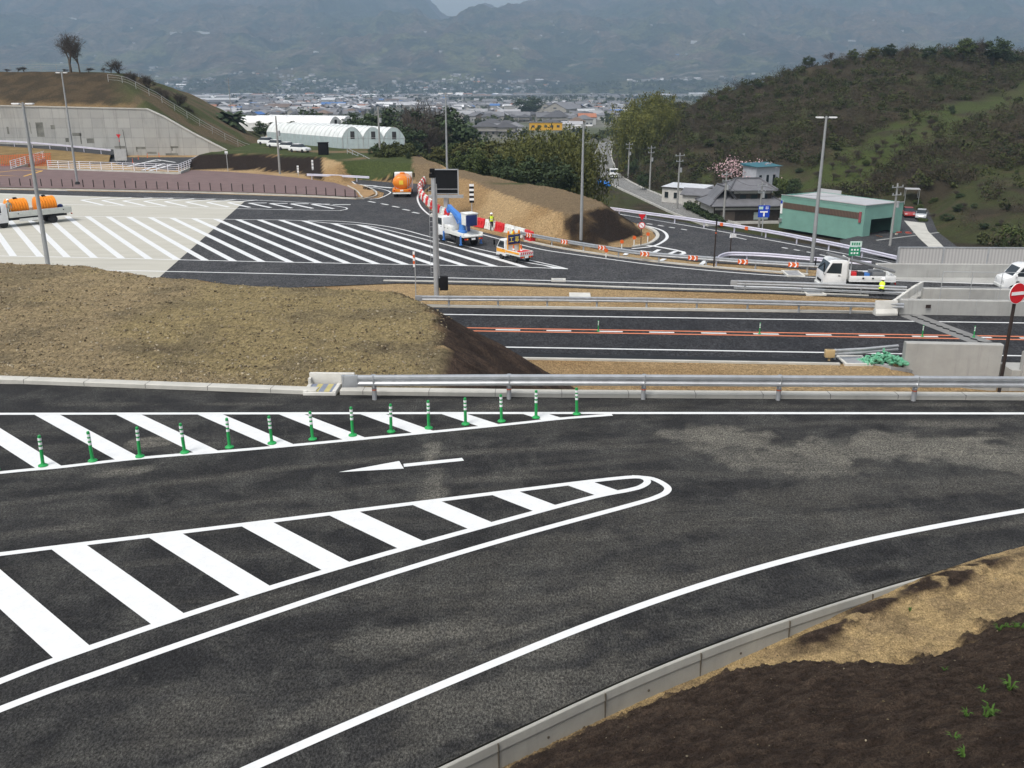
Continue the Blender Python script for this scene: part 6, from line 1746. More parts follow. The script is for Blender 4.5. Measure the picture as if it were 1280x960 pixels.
# small white house by the local road
o_ = GY(858, 252, 183); o_.z = gz(o_.x, o_.y); t = thing('roadside_house', 'small white house with a pale metal roof beside the local road', 'house', o_, R(-38))
b = MB(); b.bb((-4.2, -2.3, -.5), (4.2, 2.3, 2.9)); b.build('wall', mat('white_house_wall', (.50, .49, .46), .8, var=.1), t, smooth=False)
b = MB(); b.bb((-4.5, -2.6, 2.9), (4.5, 2.6, 3.02)); b.build('eaves', MT['timber'], t, smooth=False)
b = MB(); b.add([(-4.4, -2.5, 3.06), (4.4, -2.5, 3.06), (4.4, 2.5, 3.5), (-4.4, 2.5, 3.5), (4.4, 2.5, 3.03), (-4.4, 2.5, 3.03)], [(0, 1, 2, 3), (3, 2, 4, 5), (1, 4, 2), (0, 3, 5)]); b.build('roof', mat('pale_metal_roof', (.62, .63, .65), .4, .2), t, smooth=False)
for x_ in (-3.2, -1.2, .8, 2.8):
    b = MB(); b.bb((x_-.4, -2.35, 1.0), (x_+.4, -2.31, 2.1)); w_ = b.build('window', MT['glass'], t, smooth=False)
    b = MB(); b.bb((x_-.46, -2.37, .94), (x_+.46, -2.33, 1.0)); b.build('sill', MT['galv'], w_)
b = MB(); b.bb((4.21, -.5, 0), (4.25, .5, 2.0)); b.build('door', MT['timber'], t, smooth=False)
o2 = GY(878, 254, 178); o2.z = gz(o2.x, o2.y); t = thing('annex', 'low grey annex joined between the small white house and the farmhouse', 'shed', o2, R(-30))
b = MB(); b.bb((-3.4, -1.8, -.5), (3.4, 1.8, 2.2)); b.build('wall', MT['plaster'], t, smooth=False)
b = MB(); gable_roof(b, -3.4, 3.4, -1.8, 1.8, 2.2, .9, .4); b.build('roof', MT['tile'], t, smooth=False)
# shed with a blue roof on the slope
o_ = GY(951, 220, 186); o_.z = gz(o_.x, o_.y)-.3; hs_ = (GY(951, 207, 186).z-o_.z)
t = thing('hillside_shed', 'pale shed with a blue roof on the hillside above the farmhouse', 'shed', o_, R(26))
b = MB(); b.bb((-2.9, -2, -1), (2.9, 2, hs_)); b.build('wall', mat('pale_grey_siding', (.40, .42, .45), .7), t, smooth=False)
b = MB(); b.add([(-3.3, -2.5, hs_), (3.3, -2.5, hs_), (3.3, 2.5, hs_+.45), (-3.3, 2.5, hs_+.45), (3.3, 2.5, hs_-.02), (-3.3, 2.5, hs_-.02)], [(0, 1, 2, 3), (3, 2, 4, 5), (1, 4, 2), (0, 3, 5), (0, 5, 4, 1)]); b.build('roof', mat('blue_green_roof', (.025, .12, .15), .5, var=.1), t, smooth=False)
for x_ in (-1.8, 0, 1.6): b = MB(); b.bb((x_-.3, -2.04, hs_*.35), (x_+.3, -2.0, hs_*.75)); b.build('window', MT['glass'], t, smooth=False)

# ------------------------------------------------------------------ utility poles with wires
def utility_pole(base, top_px, label, arms=2, lean=0.0):
    h = GY(top_px[0], top_px[1], base.y).z-base.z
    t = thing('utility_pole', label, 'utility pole', base, 0, 'utility poles')
    b = MB(); b.lathe([(.19, -.5), (.16, h*.5), (.11, h)], n=10); b.build('pole', mat('concrete_pole', (.28, .28, .27), .8) if 'cpole' not in MT else MT['cpole'], t)
    for k in range(arms):
        z = h-.5-k*1.0; b = MB(); b.box((0, -.15, z), (1.9-.4*k, .1, .1), .4)
        for x in (-.85+.2*k, 0, .85-.2*k): b.cyl((x*math.cos(.4), -.15+x*math.sin(.4), z+.03), (x*math.cos(.4), -.15+x*math.sin(.4), z+.28), .06, n=8)
        b.build('crossarm', MT['galv_dull'], t)
    b = MB(); b.cyl((.32, 0, h*.66), (.32, 0, h*.66+.8), .22, n=10); b.build('transformer', MT['galv_dull'], t)
    return base+Vector((0, 0, h-.5))
MT['cpole'] = mat('concrete_pole', (.28, .28, .27), .8)
def gb(px, py, D):
    p = GY(px, py, D); p.z = gz(p.x, p.y); return p
W1 = [utility_pole(gb(758.5, 190, 290), (760, 175), 'utility pole far along the local road, right at the bend'),
      utility_pole(gb(785, 226, 235), (785, 178), 'utility pole on the hillside edge above the grey truck'),
      utility_pole(gb(812, 236, 205), (814, 182), 'utility pole with white fittings on the right of the local road'),
      utility_pole(gb(846.5, 258, 172), (848.5, 191), 'utility pole in front of the small white house'),
      utility_pole(gb(904, 278, 150), (907, 214), 'utility pole in front of the tiled farmhouse'),
      utility_pole(gb(948.5, 284, 148), (950, 228), 'utility pole beside the blue guide sign')]
W2 = [utility_pole(gb(1111, 318, 123), (1118.5, 229), 'utility pole at the corner of the green warehouse')]
W3 = [utility_pole(gb(290, 152, 330), (286, 97), 'tall utility pole standing over the town left of the greenhouses', 3)]
base = GY(475, 192, 165); base.z = gz(base.x, base.y); utility_pole(base, (472.5, 133), 'slim utility pole in front of the greenhouse gables', 0)
base = G(350, 217, PL); utility_pole(base, (343, 145), 'slim grey pole standing before the dark embankment', 0)
b = MB(); b.box((0, 0, 1.0), (1.6, 1.2, 2.0)); b.box((0, 0, 2.03), (1.8, 1.4, .08)); p = GY(404.5, 192, 163); p.z = gz(p.x, p.y); tag(b.build('dark_booth', MT['black'], loc=p, bevel=.02), 'small dark booth on the grass near the greenhouses', 'booth')
def wire(a, c, sag, name, label):
    b = MB(); pts = [a.lerp(c, k/14)-Vector((0, 0, sag*4*(k/14)*(1-k/14))) for k in range(15)]; b.tube(pts, .022, 4)
    tag(b.build(name, MT['chassis']), label, 'cable', 'overhead cables')
nm = ('from the bend to the hillside pole', 'from the hillside pole to the one with white fittings', 'from the white fittings to the small white house', 'from the small white house to the farmhouse', 'from the farmhouse to the blue guide sign')
for k in range(5):
    wire(W1[k]+Vector((.3, 0, .2)), W1[k+1]+Vector((.3, 0, .2)), .9, 'overhead_cable', f'upper overhead cable {nm[k]}')
    wire(W1[k]+Vector((-.2, 0, -1)), W1[k+1]+Vector((-.2, 0, -1)), 1.2, 'overhead_cable', f'lower overhead cable {nm[k]}')
wire(W1[5], W2[0], 1.4, 'overhead_cable', 'overhead cable from the blue guide sign to the green warehouse corner')

# ------------------------------------------------------------------ greenhouses
def poly_film(name, c, rib, alpha=.25):
    m, t, b = nt(name); v = coords(t)
    f = ramp(t, ns(t, v, 1.2, 6), [(.3, [x*.85 for x in c]), (.7, [min(.9, x*1.1) for x in c])]); t.links.new(f, b.inputs['Base Color']); b.inputs['Roughness'].default_value = .35; b.inputs['Specular IOR Level'].default_value = .5
    return m
MT['film'] = poly_film('clear_polythene', (.68, .71, .70), 0); MT['filmw'] = poly_film('white_polythene', (.76, .77, .76), 0); MT['filmb'] = poly_film('bluish_side_sheet', (.36, .43, .44), 0)
def greenhouse(label, o, e, a, n, wall, rise, mats, ribs=18):
    o, e, a = Vector(o), Vector(e), Vector(a)
    t = thing('greenhouse', label, 'greenhouse', o, 0, 'plastic film greenhouses')
    up = Vector((0, 0, 1)); K = 12
    prof = [(k/K, wall+rise*math.sin(math.pi*k/K)**.8) for k in range(K+1)]
    for i in range(n):
        b = MB(); base = e*i; vs = []
        for s_ in (0, 1):
            for f, z in prof: vs.append(base+e*f+a*s_+up*z)
        b.add(vs, [(k, k+1, K+2+k, K+1+k) for k in range(K)]); r_ = b.build('roof', MT[mats[0]], t)
        b = MB()
        for j in range(ribs+1):
            q = base+a*(j/ribs); pts = [q+e*f+up*(z+.03) for f, z in prof]; b.tube(pts, .035, 4)
        b.build('frame_lattice', MT['galv'], r_)
        for s_ in ((0, 1) if i in (0, n-1) or True else (0,)):
            b = MB(); q = base+a*s_; vs = [q+e*f+up*z for f, z in prof]+[q+e, q]; b.add(vs, [tuple(range(len(vs)))]); g_ = b.build('gable_wall', MT[mats[1]], t, smooth=False)
            if s_ == 0:
                b = MB(); f_ = a.normalized()*-.04; b.add([q+e*.4+f_+up*(wall*.9), q+e*.6+f_+up*(wall*.9), q+e*.6+f_+up*(wall+rise*.6), q+e*.4+f_+up*(wall+rise*.6)], [(0, 1, 2, 3)]); b.build('vent', MT['chassis'], g_, smooth=False)
                b = MB()
                for f in (0.02, .25, .75, .98): b.tube([q+e*f+f_, q+e*f+f_+up*(wall+rise*math.sin(math.pi*f)**.8)], .04, 4)
                b.tube([q+f_+up*wall, q+e+f_+up*wall], .04, 4); b.build('frame', MT['galv'], g_)
    for q in (Vector((0, 0, 0)), e*n):
        b = MB(); b.add([q, q+a, q+a+up*wall, q+up*wall], [(0, 1, 2, 3)]); sw = b.build('side_wall', MT[mats[1]], t, smooth=False)
        b = MB()
        for j in range(ribs+1): b.tube([q+a*(j/ribs), q+a*(j/ribs)+up*wall], .04, 4)
        b.build('frame_lattice', MT['galv'], sw)
    return t
gzl = -3.3
greenhouse('three span clear film greenhouse with arched roofs and bluish sides', G(428.5, 188.5, gzl), (3.95, -.55, 0), (-19.5, 21.5, 0), 3, 2.4, 1.9, ('film', 'filmb'))
q = GY(412, 160, 238); q.z = -3.0
greenhouse('white film greenhouse with rounded roofs behind the clear greenhouse', (q.x, q.y, -3.0), (2.6, 3.0, 0), (-25, 9, 0), 3, 2.0, 1.7, ('filmw', 'filmw'), 6)
# ------------------------------------------------------------------ vegetation
def leafmat(name, c0, c1, rough=.75, rand=.35, sc=.9, pos=True):
    m, t, b = nt(name); v = coords(t)
    f = ramp(t, ns(t, v, sc, 4, .7), [(.30, c0), (.70, c1)])
    oi = t.nodes.new('ShaderNodeObjectInfo'); k = math_(t, 'ADD', math_(t, 'MULTIPLY', oi.outputs['Random'], rand), 1-rand/2)
    g = ramp(t, ns(t, v, sc*9, 2, .8), [(.3, .7), (.7, 1.3)])
    cx = t.nodes.new('ShaderNodeCombineColor')
    for i in range(3): t.links.new(k, cx.inputs[i])
    c = mixc(t, 1.0, mixc(t, 1.0, f, cx.outputs[0], 'MULTIPLY'), g, 'MULTIPLY')
    t.links.new(c, b.inputs['Base Color']); b.inputs['Roughness'].default_value = rough; b.inputs['Specular IOR Level'].default_value = .2
    return m
MT['leaf_dark'] = leafmat('evergreen_leaves', (.024, .038, .018), (.052, .076, .030))
MT['leaf_mid'] = leafmat('broadleaf_leaves', (.032, .050, .016), (.085, .105, .030))
MT['leaf_olive'] = leafmat('olive_leaves', (.042, .050, .015), (.115, .108, .03))
MT['leaf_bamboo'] = leafmat('bamboo_leaves', (.032, .044, .012), (.125, .125, .036), sc=.5)
MT['leaf_bamboo_light'] = leafmat('yellow_green_bamboo_leaves', (.040, .055, .014), (.21, .205, .055), sc=.35)  # brighter yellow-green leaf colour for the hill spur grove
MT['leaf_grass'] = leafmat('grass_tuft_leaves', (.035, .080, .014), (.075, .140, .026))
MT['twig'] = leafmat('bare_twigs', (.050, .040, .032), (.100, .080, .066), rand=.4)
MT['twig_dk'] = leafmat('dark_bare_twigs', (.032, .027, .022), (.06, .05, .042), rand=.3)
MT['bark'] = mat('bark', (.075, .06, .045), .9, var=.3, sc=3)
MT['blossom'] = leafmat('pink_blossom', (.38, .22, .24), (.60, .44, .45), sc=1.5)
RG = np.random.default_rng(21)
def quads(cen, nrm, sx, sy, rg):
    n = len(cen); a = rg.normal(size=(n, 3)); nrm = nrm/np.maximum(1e-6, np.linalg.norm(nrm, axis=1, keepdims=True))
    u = np.cross(nrm, a); u /= np.maximum(1e-6, np.linalg.norm(u, axis=1, keepdims=True)); v = np.cross(nrm, u)
    sx = np.asarray(sx).reshape(-1, 1); sy = np.asarray(sy).reshape(-1, 1)
    V = np.stack([cen-u*sx, cen+v*sy*.35-u*0+u*0-v*sy*.85, cen+u*sx, cen+v*sy], 1)
    return V.reshape(-1, 3)
def cloud(rg, ncl, per, rx, ry, rz, cz, cl, leaf, shell=.55, squash=.8, up=.35, lean=(0, 0)):
    d = rg.normal(size=(ncl, 3)); d /= np.linalg.norm(d, axis=1, keepdims=True)
    rad = shell+(1-shell)*rg.random((ncl, 1))**.7
    c = d*rad*np.array([rx, ry, rz]); c[:, 2] = np.where(c[:, 2] < -rz*.75, c[:, 2]*.6, c[:, 2])
    cs = cl*(.6+.8*rg.random((ncl, 1, 1)))
    p = rg.normal(size=(ncl, per, 3)); p /= np.linalg.norm(p, axis=2, keepdims=True); off = p*(rg.random((ncl, per, 1))**.45)*cs*np.array([1, 1, squash])
    P = c[:, None, :]+off; N = p+rg.normal(size=p.shape)*.6+np.array([0, 0, up])
    P = P.reshape(-1, 3); N = N.reshape(-1, 3); n = len(P); P[:, 2] += cz
    s_ = leaf*(.6+.8*rg.random(n)); return quads(P, N, s_*.5, s_, rg)
def quadmesh(name, V, m, parent=None):
    return np_mesh(name, V, np.arange(len(V)).reshape(-1, 4), m, parent)
def branches(rg, h, r, depth, spread=.55, n=3, ratio=.68, up=.15, start=.3, sides=4, droop=0.0, minr=.012):
    b = MB(); tips = []
    def go(p, d, L, rad, k):
        steps = 2 if k < depth else 3
        q = p
        for s_ in range(steps):
            d = (d+Vector(rg.normal(size=3))*.13+Vector((0, 0, up*.3))).normalized(); q2 = q+d*(L/steps)
            r2 = max(minr, rad*(1-.35*(s_+1)/steps)); b.cyl(q, q2, max(minr, rad*(1-.35*s_/steps)), r2, sides if k < 2 else 3, cap=False); q = q2
            if k < depth and s_ == 0 and k > 0 and rg.random() < .7:
                dd = (d+Vector(rg.normal(size=3))*spread).normalized(); go(q, dd, L*ratio*.8, r2*.6, k+1)
        if k >= depth: tips.append(q); return
        for j in range(n):
            dd = (d+Vector(rg.normal(size=3))*spread+Vector((0, 0, up))).normalized(); go(q, dd, L*ratio*(.8+.4*rg.random()), rad*.62, k+1)
    go(Vector((0, 0, -.2)), Vector((0, 0, 1)), h*start, r, 0)
    return b, tips
def tree(kind, seed, label=''):
    rg = np.random.default_rng(seed); t = thing({'ever': 'evergreen_tree', 'broad': 'broadleaf_tree', 'olive': 'olive_green_tree', 'bare': 'bare_tree', 'bamboo': 'bamboo_clump', 'bamboo2': 'bamboo_clump', 'conifer': 'conifer_tree', 'blossom': 'blossom_tree', 'bush': 'bush', 'palm': 'palm_tree'}[kind], 'tree', 'tree')
    # prototypes are about 10 m tall and are scaled where they stand
    if kind in ('ever', 'broad', 'olive'):
        b, tips = branches(rg, 7, .22, 2, .6, 3, .75, .2, .32); b.build('trunk', MT['bark'], t)
        V = cloud(rg, 46, 70, 3.5, 3.5, 3.6, 6.2, 1.15, .34, .45)
        V = np.concatenate([V, cloud(rg, 14, 40, 2.6, 2.6, 2.0, 3.9, .9, .34, .5)])
        quadmesh('crown', V, MT[{'ever': 'leaf_dark', 'broad': 'leaf_mid', 'olive': 'leaf_olive'}[kind]], t)
    elif kind == 'bare':
        b, tips = branches(rg, 9.5, .22, 5, .50, 3, .76, .14, .17); b.build('trunk', MT['bark'], t)
        P = np.array([tuple(p) for p in tips]); P = np.repeat(P, 2, 0)+rg.normal(size=(len(P)*2, 3))*.2
        quadmesh('twigs', quads(P, rg.normal(size=P.shape), np.full(len(P), .012), np.full(len(P), .38), rg), MT['twig_dk'], t)
    elif kind in ('bamboo', 'bamboo2'):
        b = MB(); Vs = []
        for k in range(34):
            x, y = rg.normal(size=2)*1.7; h = 7.2+rg.random()*2.8-.18*(x*x+y*y); a = rg.normal(size=2)*.10+np.array([x, y])*.09
            pts = [Vector((x+a[0]*h*s_*s_, y+a[1]*h*s_*s_, h*s_*(1-.06*s_))) for s_ in np.linspace(0, 1, 6)]; b.tube(pts[:5], .045, 4)
            n = 135; s_ = .28+.75*rg.random(n)**.8; wd = .62*np.sin(np.clip((s_-.15)*3.2, .1, 3.0))+.15
            c = np.stack([x+a[0]*h*s_**2, y+a[1]*h*s_**2, h*s_*(1-.06*s_)], 1)+rg.normal(size=(n, 3))*wd[:, None]*np.array([.8, .8, .6]); c[:, 2] -= .3*(s_ > .85)
            Vs.append(quads(c, rg.normal(size=(n, 3))+np.array([0, 0, .4]), np.full(n, .10), np.full(n, .34), rg))
        b.build('culms', mat('bamboo_culm', (.10, .12, .04), .6) if 'culm' not in MT else MT['culm'], t); quadmesh('crown', np.concatenate(Vs), MT['leaf_bamboo' if kind == 'bamboo' else 'leaf_bamboo_light'], t)
    elif kind == 'conifer':
        b = MB(); b.lathe([(.25, 0), (.05, 9.6)], n=8); b.build('trunk', MT['bark'], t); Vs = []
        for k in range(26):
            z = 1.2+8.4*k/26; r = 2.3*(1-(z/10.3)**1.3)+.15
            Vs.append(cloud(rg, 7, 34, r*.75, r*.75, .35, z, r*.42+.1, .30, .6, .5))
        quadmesh('crown', np.concatenate(Vs), MT['leaf_dark'], t)
    elif kind == 'blossom':
        b, tips = branches(rg, 9, .22, 4, .6, 3, .72, .12, .26); b.build('trunk', MT['bark'], t)
        P = np.array([tuple(p) for p in tips]); P = np.repeat(P, 9, 0)+rg.normal(size=(len(P)*9, 3))*.45
        quadmesh('crown', quads(P, rg.normal(size=P.shape), np.full(len(P), .10), np.full(len(P), .14), rg), MT['blossom'], t)
    elif kind == 'bush':
        b, tips = branches(rg, 5, .14, 2, .8, 4, .7, .1, .2); b.build('stem', MT['bark'], t)
        V = cloud(rg, 30, 60, 4.2, 4.2, 3.6, 4.2, 1.5, .5, .5); quadmesh('crown', V, MT['leaf_mid' if seed % 2 else 'leaf_dark'], t)
    elif kind == 'palm':
        b = MB(); b.lathe([(.30, -.3), (.22, 3), (.26, 6.2), (.34, 6.6)], n=10); b.build('trunk', MT['bark'], t); fr = MB()
        for k in range(30):
            a = k*2.4; el = -.6+1.7*(k/30); d = Vector((math.cos(a), math.sin(a), 0)); L = 2.5
            pts = [Vector((0, 0, 6.7))+d*(L*s_*math.cos(el*(1-.3*s_)))+Vector((0, 0, L*s_*math.sin(el)-.9*s_*s_)) for s_ in np.linspace(0, 1, 6)]
            sdv = Vector((-d.y, d.x, 0))
            for p, q in zip(pts[1:-1], pts[2:]):
                for s_ in (-1, 1): fr.add([p, q, q+sdv*s_*.62-Vector((0, 0, .3)), p+sdv*s_*.5-Vector((0, 0, .25))], [(0, 1, 2, 3)])
        fr.build('fronds', MT['leaf_dark'], t, smooth=False)
    return t
MT['culm'] = mat('bamboo_culm', (.10, .12, .04), .6)
PROTO = {}; USED = set()
for k, s_ in (('ever', (1, 2)), ('broad', (3, 4)), ('olive', (5, 6)), ('bare', (7, 8, 9)), ('bamboo', (10, 11)), ('bamboo2', (17, 18)), ('conifer', (12,)), ('blossom', (13,)), ('bush', (14, 15)), ('palm', (16,))):
    PROTO[k] = [tree(k, q) for q in s_]
tcount = {}
HT = {}
for k_, l_ in PROTO.items():
    for o_ in l_:
        z_ = np.concatenate([np.array([v.co.z for v in c.data.vertices]) for c in o_.children]); HT[o_.name] = float(np.percentile(z_, 99.6))
def plant(kind, px, base_y, top_y, label, D=None, wx=1.0, group=None, z=None, cat='tree'):
    k = tcount.get(kind, 0); tcount[kind] = k+1; src = PROTO[kind][k % len(PROTO[kind])]
    if D is None:
        p = None
        for D_ in np.arange(60, 420, 1.0):       # where the sight line meets the ground
            q = GY(px, base_y, D_)
            if q.z <= gz(q.x, q.y): p = q; break
        if p is None: p = GY(px, base_y, 300)
        D = p.y
    p = GY(px, base_y, D); zz = gz(p.x, p.y) if z is None else z; p = Vector((p.x, p.y, zz-.1))
    h = GY(px, top_y, D).z-p.z; s_ = max(.05, h/HT[src.name])
    rz = (k*2.399) % 6.28
    if id(src) not in USED:
        USED.add(id(src)); src.location = p; src.rotation_euler.z = rz; src.scale = (s_*wx, s_*wx, s_); o = src; o['label'] = label
        if group: o['group'] = group
    else: o = dup(src, p, rz, label, (s_*wx, s_*wx, s_), group)
    o['category'] = cat
    return o
g_ = 'bamboo and trees beyond the sand mound'
for k, (px, by, ty, D, w_) in enumerate(((646, 240, 180, 150, .75), (660, 238, 170, 158, .75), (674, 230, 164, 170, .75), (688, 240, 165, 152, .7), (702, 242, 163, 148, .65), (714, 240, 163, 160, .6), (724, 246, 172, 142, .55))):
    plant('bamboo', px, by, ty, f'{ORD[k]} clump of the tall bamboo grove beyond the sand mound, counting from its left', D, w_, g_)
for px, by, ty, D, w_, lb in ((655, 245, 196, 138, 1.25, 'dark round evergreen in front of the bamboo grove, left one'), (690, 248, 200, 134, 1.2, 'dark round evergreen in front of the bamboo grove, right one'), (632, 236, 194, 140, 1.0, 'dark evergreen at the left foot of the bamboo grove')):
    plant('ever', px, by, ty, lb, D, w_, g_)
for k, (px, by, ty, D, w_, kd) in enumerate(((550, 212, 184, 178, 1.3, 'olive'), (566, 215, 180, 190, 1.3, 'broad'), (578, 222, 190, 165, 1.2, 'broad'), (588, 222, 176, 180, 1.2, 'olive'), (597, 228, 188, 158, 1.1, 'broad'), (606, 226, 178, 172, 1.1, 'broad'), (622, 230, 176, 168, 1.1, 'olive'), (640, 232, 182, 160, 1.0, 'olive'))):
    plant(kd, px, by, ty, f'{ORD[k]} leafy yellow-green tree from the left on the valley edge beside the bamboo grove', D, w_, g_)
g_ = 'dark wood behind the greenhouses'
for k, (px, by, ty, D, w_, kd) in enumerate(((430, 172, 152, 240, 1.2, 'ever'), (452, 175, 143, 235, 1.2, 'ever'), (462, 180, 150, 228, 1.3, 'ever'), (472, 178, 138, 240, 1.2, 'ever'), (488, 180, 136, 245, 1.2, 'bare'), (502, 184, 140, 235, 1.3, 'bare'), (508, 180, 127, 250, 0.9, 'bare'), (512, 190, 158, 212, 1.3, 'ever'), (520, 186, 144, 225, 1.4, 'bare'), (528, 192, 156, 215, 1.3, 'bare'), (536, 188, 142, 225, 1.3, 'bare'), (541, 180, 128, 250, 1.0, 'bare'), (548, 190, 136, 232, 1.2, 'ever'), (562, 192, 146, 225, 1.2, 'ever'), (575, 190, 152, 222, 1.2, 'ever'))):
    plant(kd, px, by, ty, f'{ORD[k]} tree from the left, {"dark evergreen" if kd == "ever" else "brown and leafless"}, in the wood behind the greenhouses', D, w_, g_)
plant('conifer', 511, 214, 189, 'small dark conifer on the grass above the loop ramp', 155, 1.3)
plant('bush', 468, 196, 183, 'round bush on the grass before the greenhouse gables', 160, 1.0, cat='bush')
plant('palm', 290, 171, 139, 'dark palm tree beside the grassy bank below the town', 235, 1.15)
plant('ever', 378, 150, 137, 'round dark tree behind the white greenhouse', 330, 1.6)
for px, by, ty, D, lb in ((330, 165, 152, 225, 'low dark pine near the white cars, left'), (352, 166, 154, 225, 'low dark pine near the white cars, middle'), (362, 166, 152, 220, 'low dark pine near the white cars, right')):
    plant('ever', px, by, ty, lb, D, 1.8)
for px, by, ty, w_, lb in ((88, 88, 41, 1.0, 'larger bare black tree on the hilltop skyline'), (100, 88, 49, .9, 'smaller bare black tree leaning right on the hilltop')):
    X = GY(px, 0, 212).x; plant('bare', px, by, ty, lb, 212, w_, z=hlz(X, 212))
for k, px in enumerate((130, 141, 152, 163, 175, 188, 200, 212, 224, 236)):
    X = GY(px, 0, 216).x; z = hlz(X, 216); y0 = 480-FPX*math.tan(PITCH+math.atan((z-CAMH)/216))
    plant('bare', px, y0, y0-(8 if k < 2 else 17+4*(k % 3)), f'{ORD[k]} leafless bush from the top of the hillside fence line', 216, 1.5, 'leafless bushes along the hillside fence', z=z, cat='bush')
for k, px in enumerate((8, 22, 30, 78, 110)):
    X = GY(px, 0, 214).x; z = hlz(X, 214); plant('bare', px, 90, 86-(k % 3)*1.5, f'{ORD[k]} low shrub from the left on the hilltop skyline', 214, 2.6, 'shrubs on the hilltop', z=z, cat='bush')
g_ = 'bamboo on the hill spur'
for k, (px, by, ty, D, w_) in enumerate(((784, 176, 138, 262, .55), (791, 172, 126, 268, .6), (800, 178, 138, 258, .6), (806, 168, 119, 272, .6), (815, 176, 134, 264, .6), (818, 166, 115, 274, .6), (829, 162, 119, 275, .6), (836, 166, 132, 268, .55))):
    plant('bamboo2', px, by, ty, f'{ORD[k]} clump from the left of the round bamboo grove right of the local road', D, w_, g_)
plant('blossom', 921, 224, 198, 'pink blossoming tree beside the blue roofed shed', 190, 1.4)
plant('bush', 974, 246, 222, 'dark bush in the garden right of the blue roofed shed, left one', None, .8, cat='bush')
plant('bush', 990, 246, 223, 'dark bush in the garden right of the blue roofed shed, right one', None, .8, cat='bush')
plant('bush', 1262, 312, 282, 'dark green bush at the right edge behind the noise barrier', None, 1.0, cat='bush')
plant('bush', 1217, 262, 254, 'small round dark bush on the terraced slope at right', None, 1.0, cat='bush')
plant('ever', 803, 238, 218, 'dark evergreen on the bank right of the local road', None, 1.1)
plant('ever', 789, 222, 199, 'dark evergreen at the foot of the hill beside the grey truck', None, 1.0)
# roadside hedge
b = []; rg = np.random.default_rng(3)
for k in range(60):
    s_ = k/59; q = GY(858+44*s_, 262+20*s_, 172-24*s_); z = gz(q.x, q.y); b.append(cloud(rg, 6, 26, .55, .55, .7, .8, .35, .22)+np.array([q.x, q.y, z]))
o = quadmesh('hedge', np.concatenate(b), MT['leaf_dark']); tag(o, 'clipped dark hedge along the local road before the farmhouse', 'hedge')

# right-hand hill: ridge trees, orchard, evergreen bushes; then the brush that nobody could count
rr = random.Random(17)
def hit(px, py, lo=95, hi=420):
    for D_ in np.arange(lo, hi, 1.5):
        q = GY(px, py, D_)
        if q.z <= gz(q.x, q.y): return q
    return None
ridge = [(850, 132), (880, 121), (905, 113), (930, 108), (960, 99), (985, 94), (1010, 91), (1040, 82), (1065, 77), (1090, 68), (1112, 64), (1135, 66), (1160, 67), (1185, 69), (1205, 70), (1222, 69), (1242, 70), (1262, 72), (1280, 78)]
kinds = ['bare', 'bare', 'olive', 'bare', 'broad', 'bare', 'ever', 'bare', 'broad', 'olive', 'ever', 'bare', 'ever', 'ever', 'broad', 'bare', 'ever', 'ever', 'ever']
k = 0
for (px, y), kd in zip(ridge, kinds):
    b_ = (px-640)/FPX/.98
    D = 314; X = GY(px, 80, D).x; z = gz(X, D); y0 = 480-FPX*math.tan(PITCH+math.atan((z-CAMH)/D))
    tall = {1205: 26, 1222: 24, 1242: 20}.get(px, rr.uniform(9, 14))
    plant(kd, px, y0, min(y0-8, y-2)-(7 if px > 1000 else 2) if px not in (1205, 1222, 1242) else y-22, f'{ORD[k]} tree from the left along the skyline of the right-hand hill', D, 1.35 if px not in (1222,) else .9, 'trees on the ridge of the right-hand hill', z=z); k += 1
k = 0
for r_ in range(7):
    for c_ in range(9):
        px = 1022+c_*17+r_*13+rr.uniform(-5, 5); py = 222-c_*7.6+r_*7.5+rr.uniform(-3, 3)
        if px > 1175 or py > 228 or py < 140: continue
        q = hit(px, py)
        if q is None: continue
        plant('bare', px, py, py-10-rr.uniform(0, 3), 'small gnarled leafless fruit tree on the green terraces of the right-hand hill', q.y, 1.7, 'leafless fruit trees on the green terraces')
for k in range(10):
    px, py = rr.uniform(1165, 1278), rr.uniform(225, 296); q = hit(px, py)
    if q is not None: plant('bare', px, py, py-10, 'leafless fruit tree on the brown terraces above the noise barrier', q.y, 1.8, 'leafless fruit trees on the lower brown terraces')
n_ = 0
for k in range(400):
    px, py = rr.uniform(800, 1290), rr.uniform(90, 300)
    if vnoise(np.array([px/40.]), np.array([py/26.]))[0] < .50 and not (1130 < px and 120 < py < 160): continue
    q = hit(px, py)
    if q is None or q.y < 110 or (930 < px < 1135 and py > 235): continue
    kd = rr.choice(['bush', 'ever', 'bush', 'broad'])
    plant(kd, px, py, py-rr.uniform(5, 11), 'dark green evergreen shrub among the brush of the right-hand hill', q.y, rr.uniform(1.2, 1.9), 'evergreen shrubs on the right-hand hill', cat='shrub'); n_ += 1
    if n_ > 60: break
def proj(p): d = p.y*CP+(CAMH-p.z)*SP; return 640+FPX*p.x/d, 480+FPX*((CAMH-p.z)*CP-p.y*SP)/d
RPX = sorted(proj(p) for p in LROAD)
def before_road(px, py):
    """true where something this low in the view would stand between the viewer and the local road"""
    if px < 738 or px > 915: return False
    if px < 772: return py > 178
    return py > np.interp(px, [q[0] for q in RPX], [q[1] for q in RPX])-9
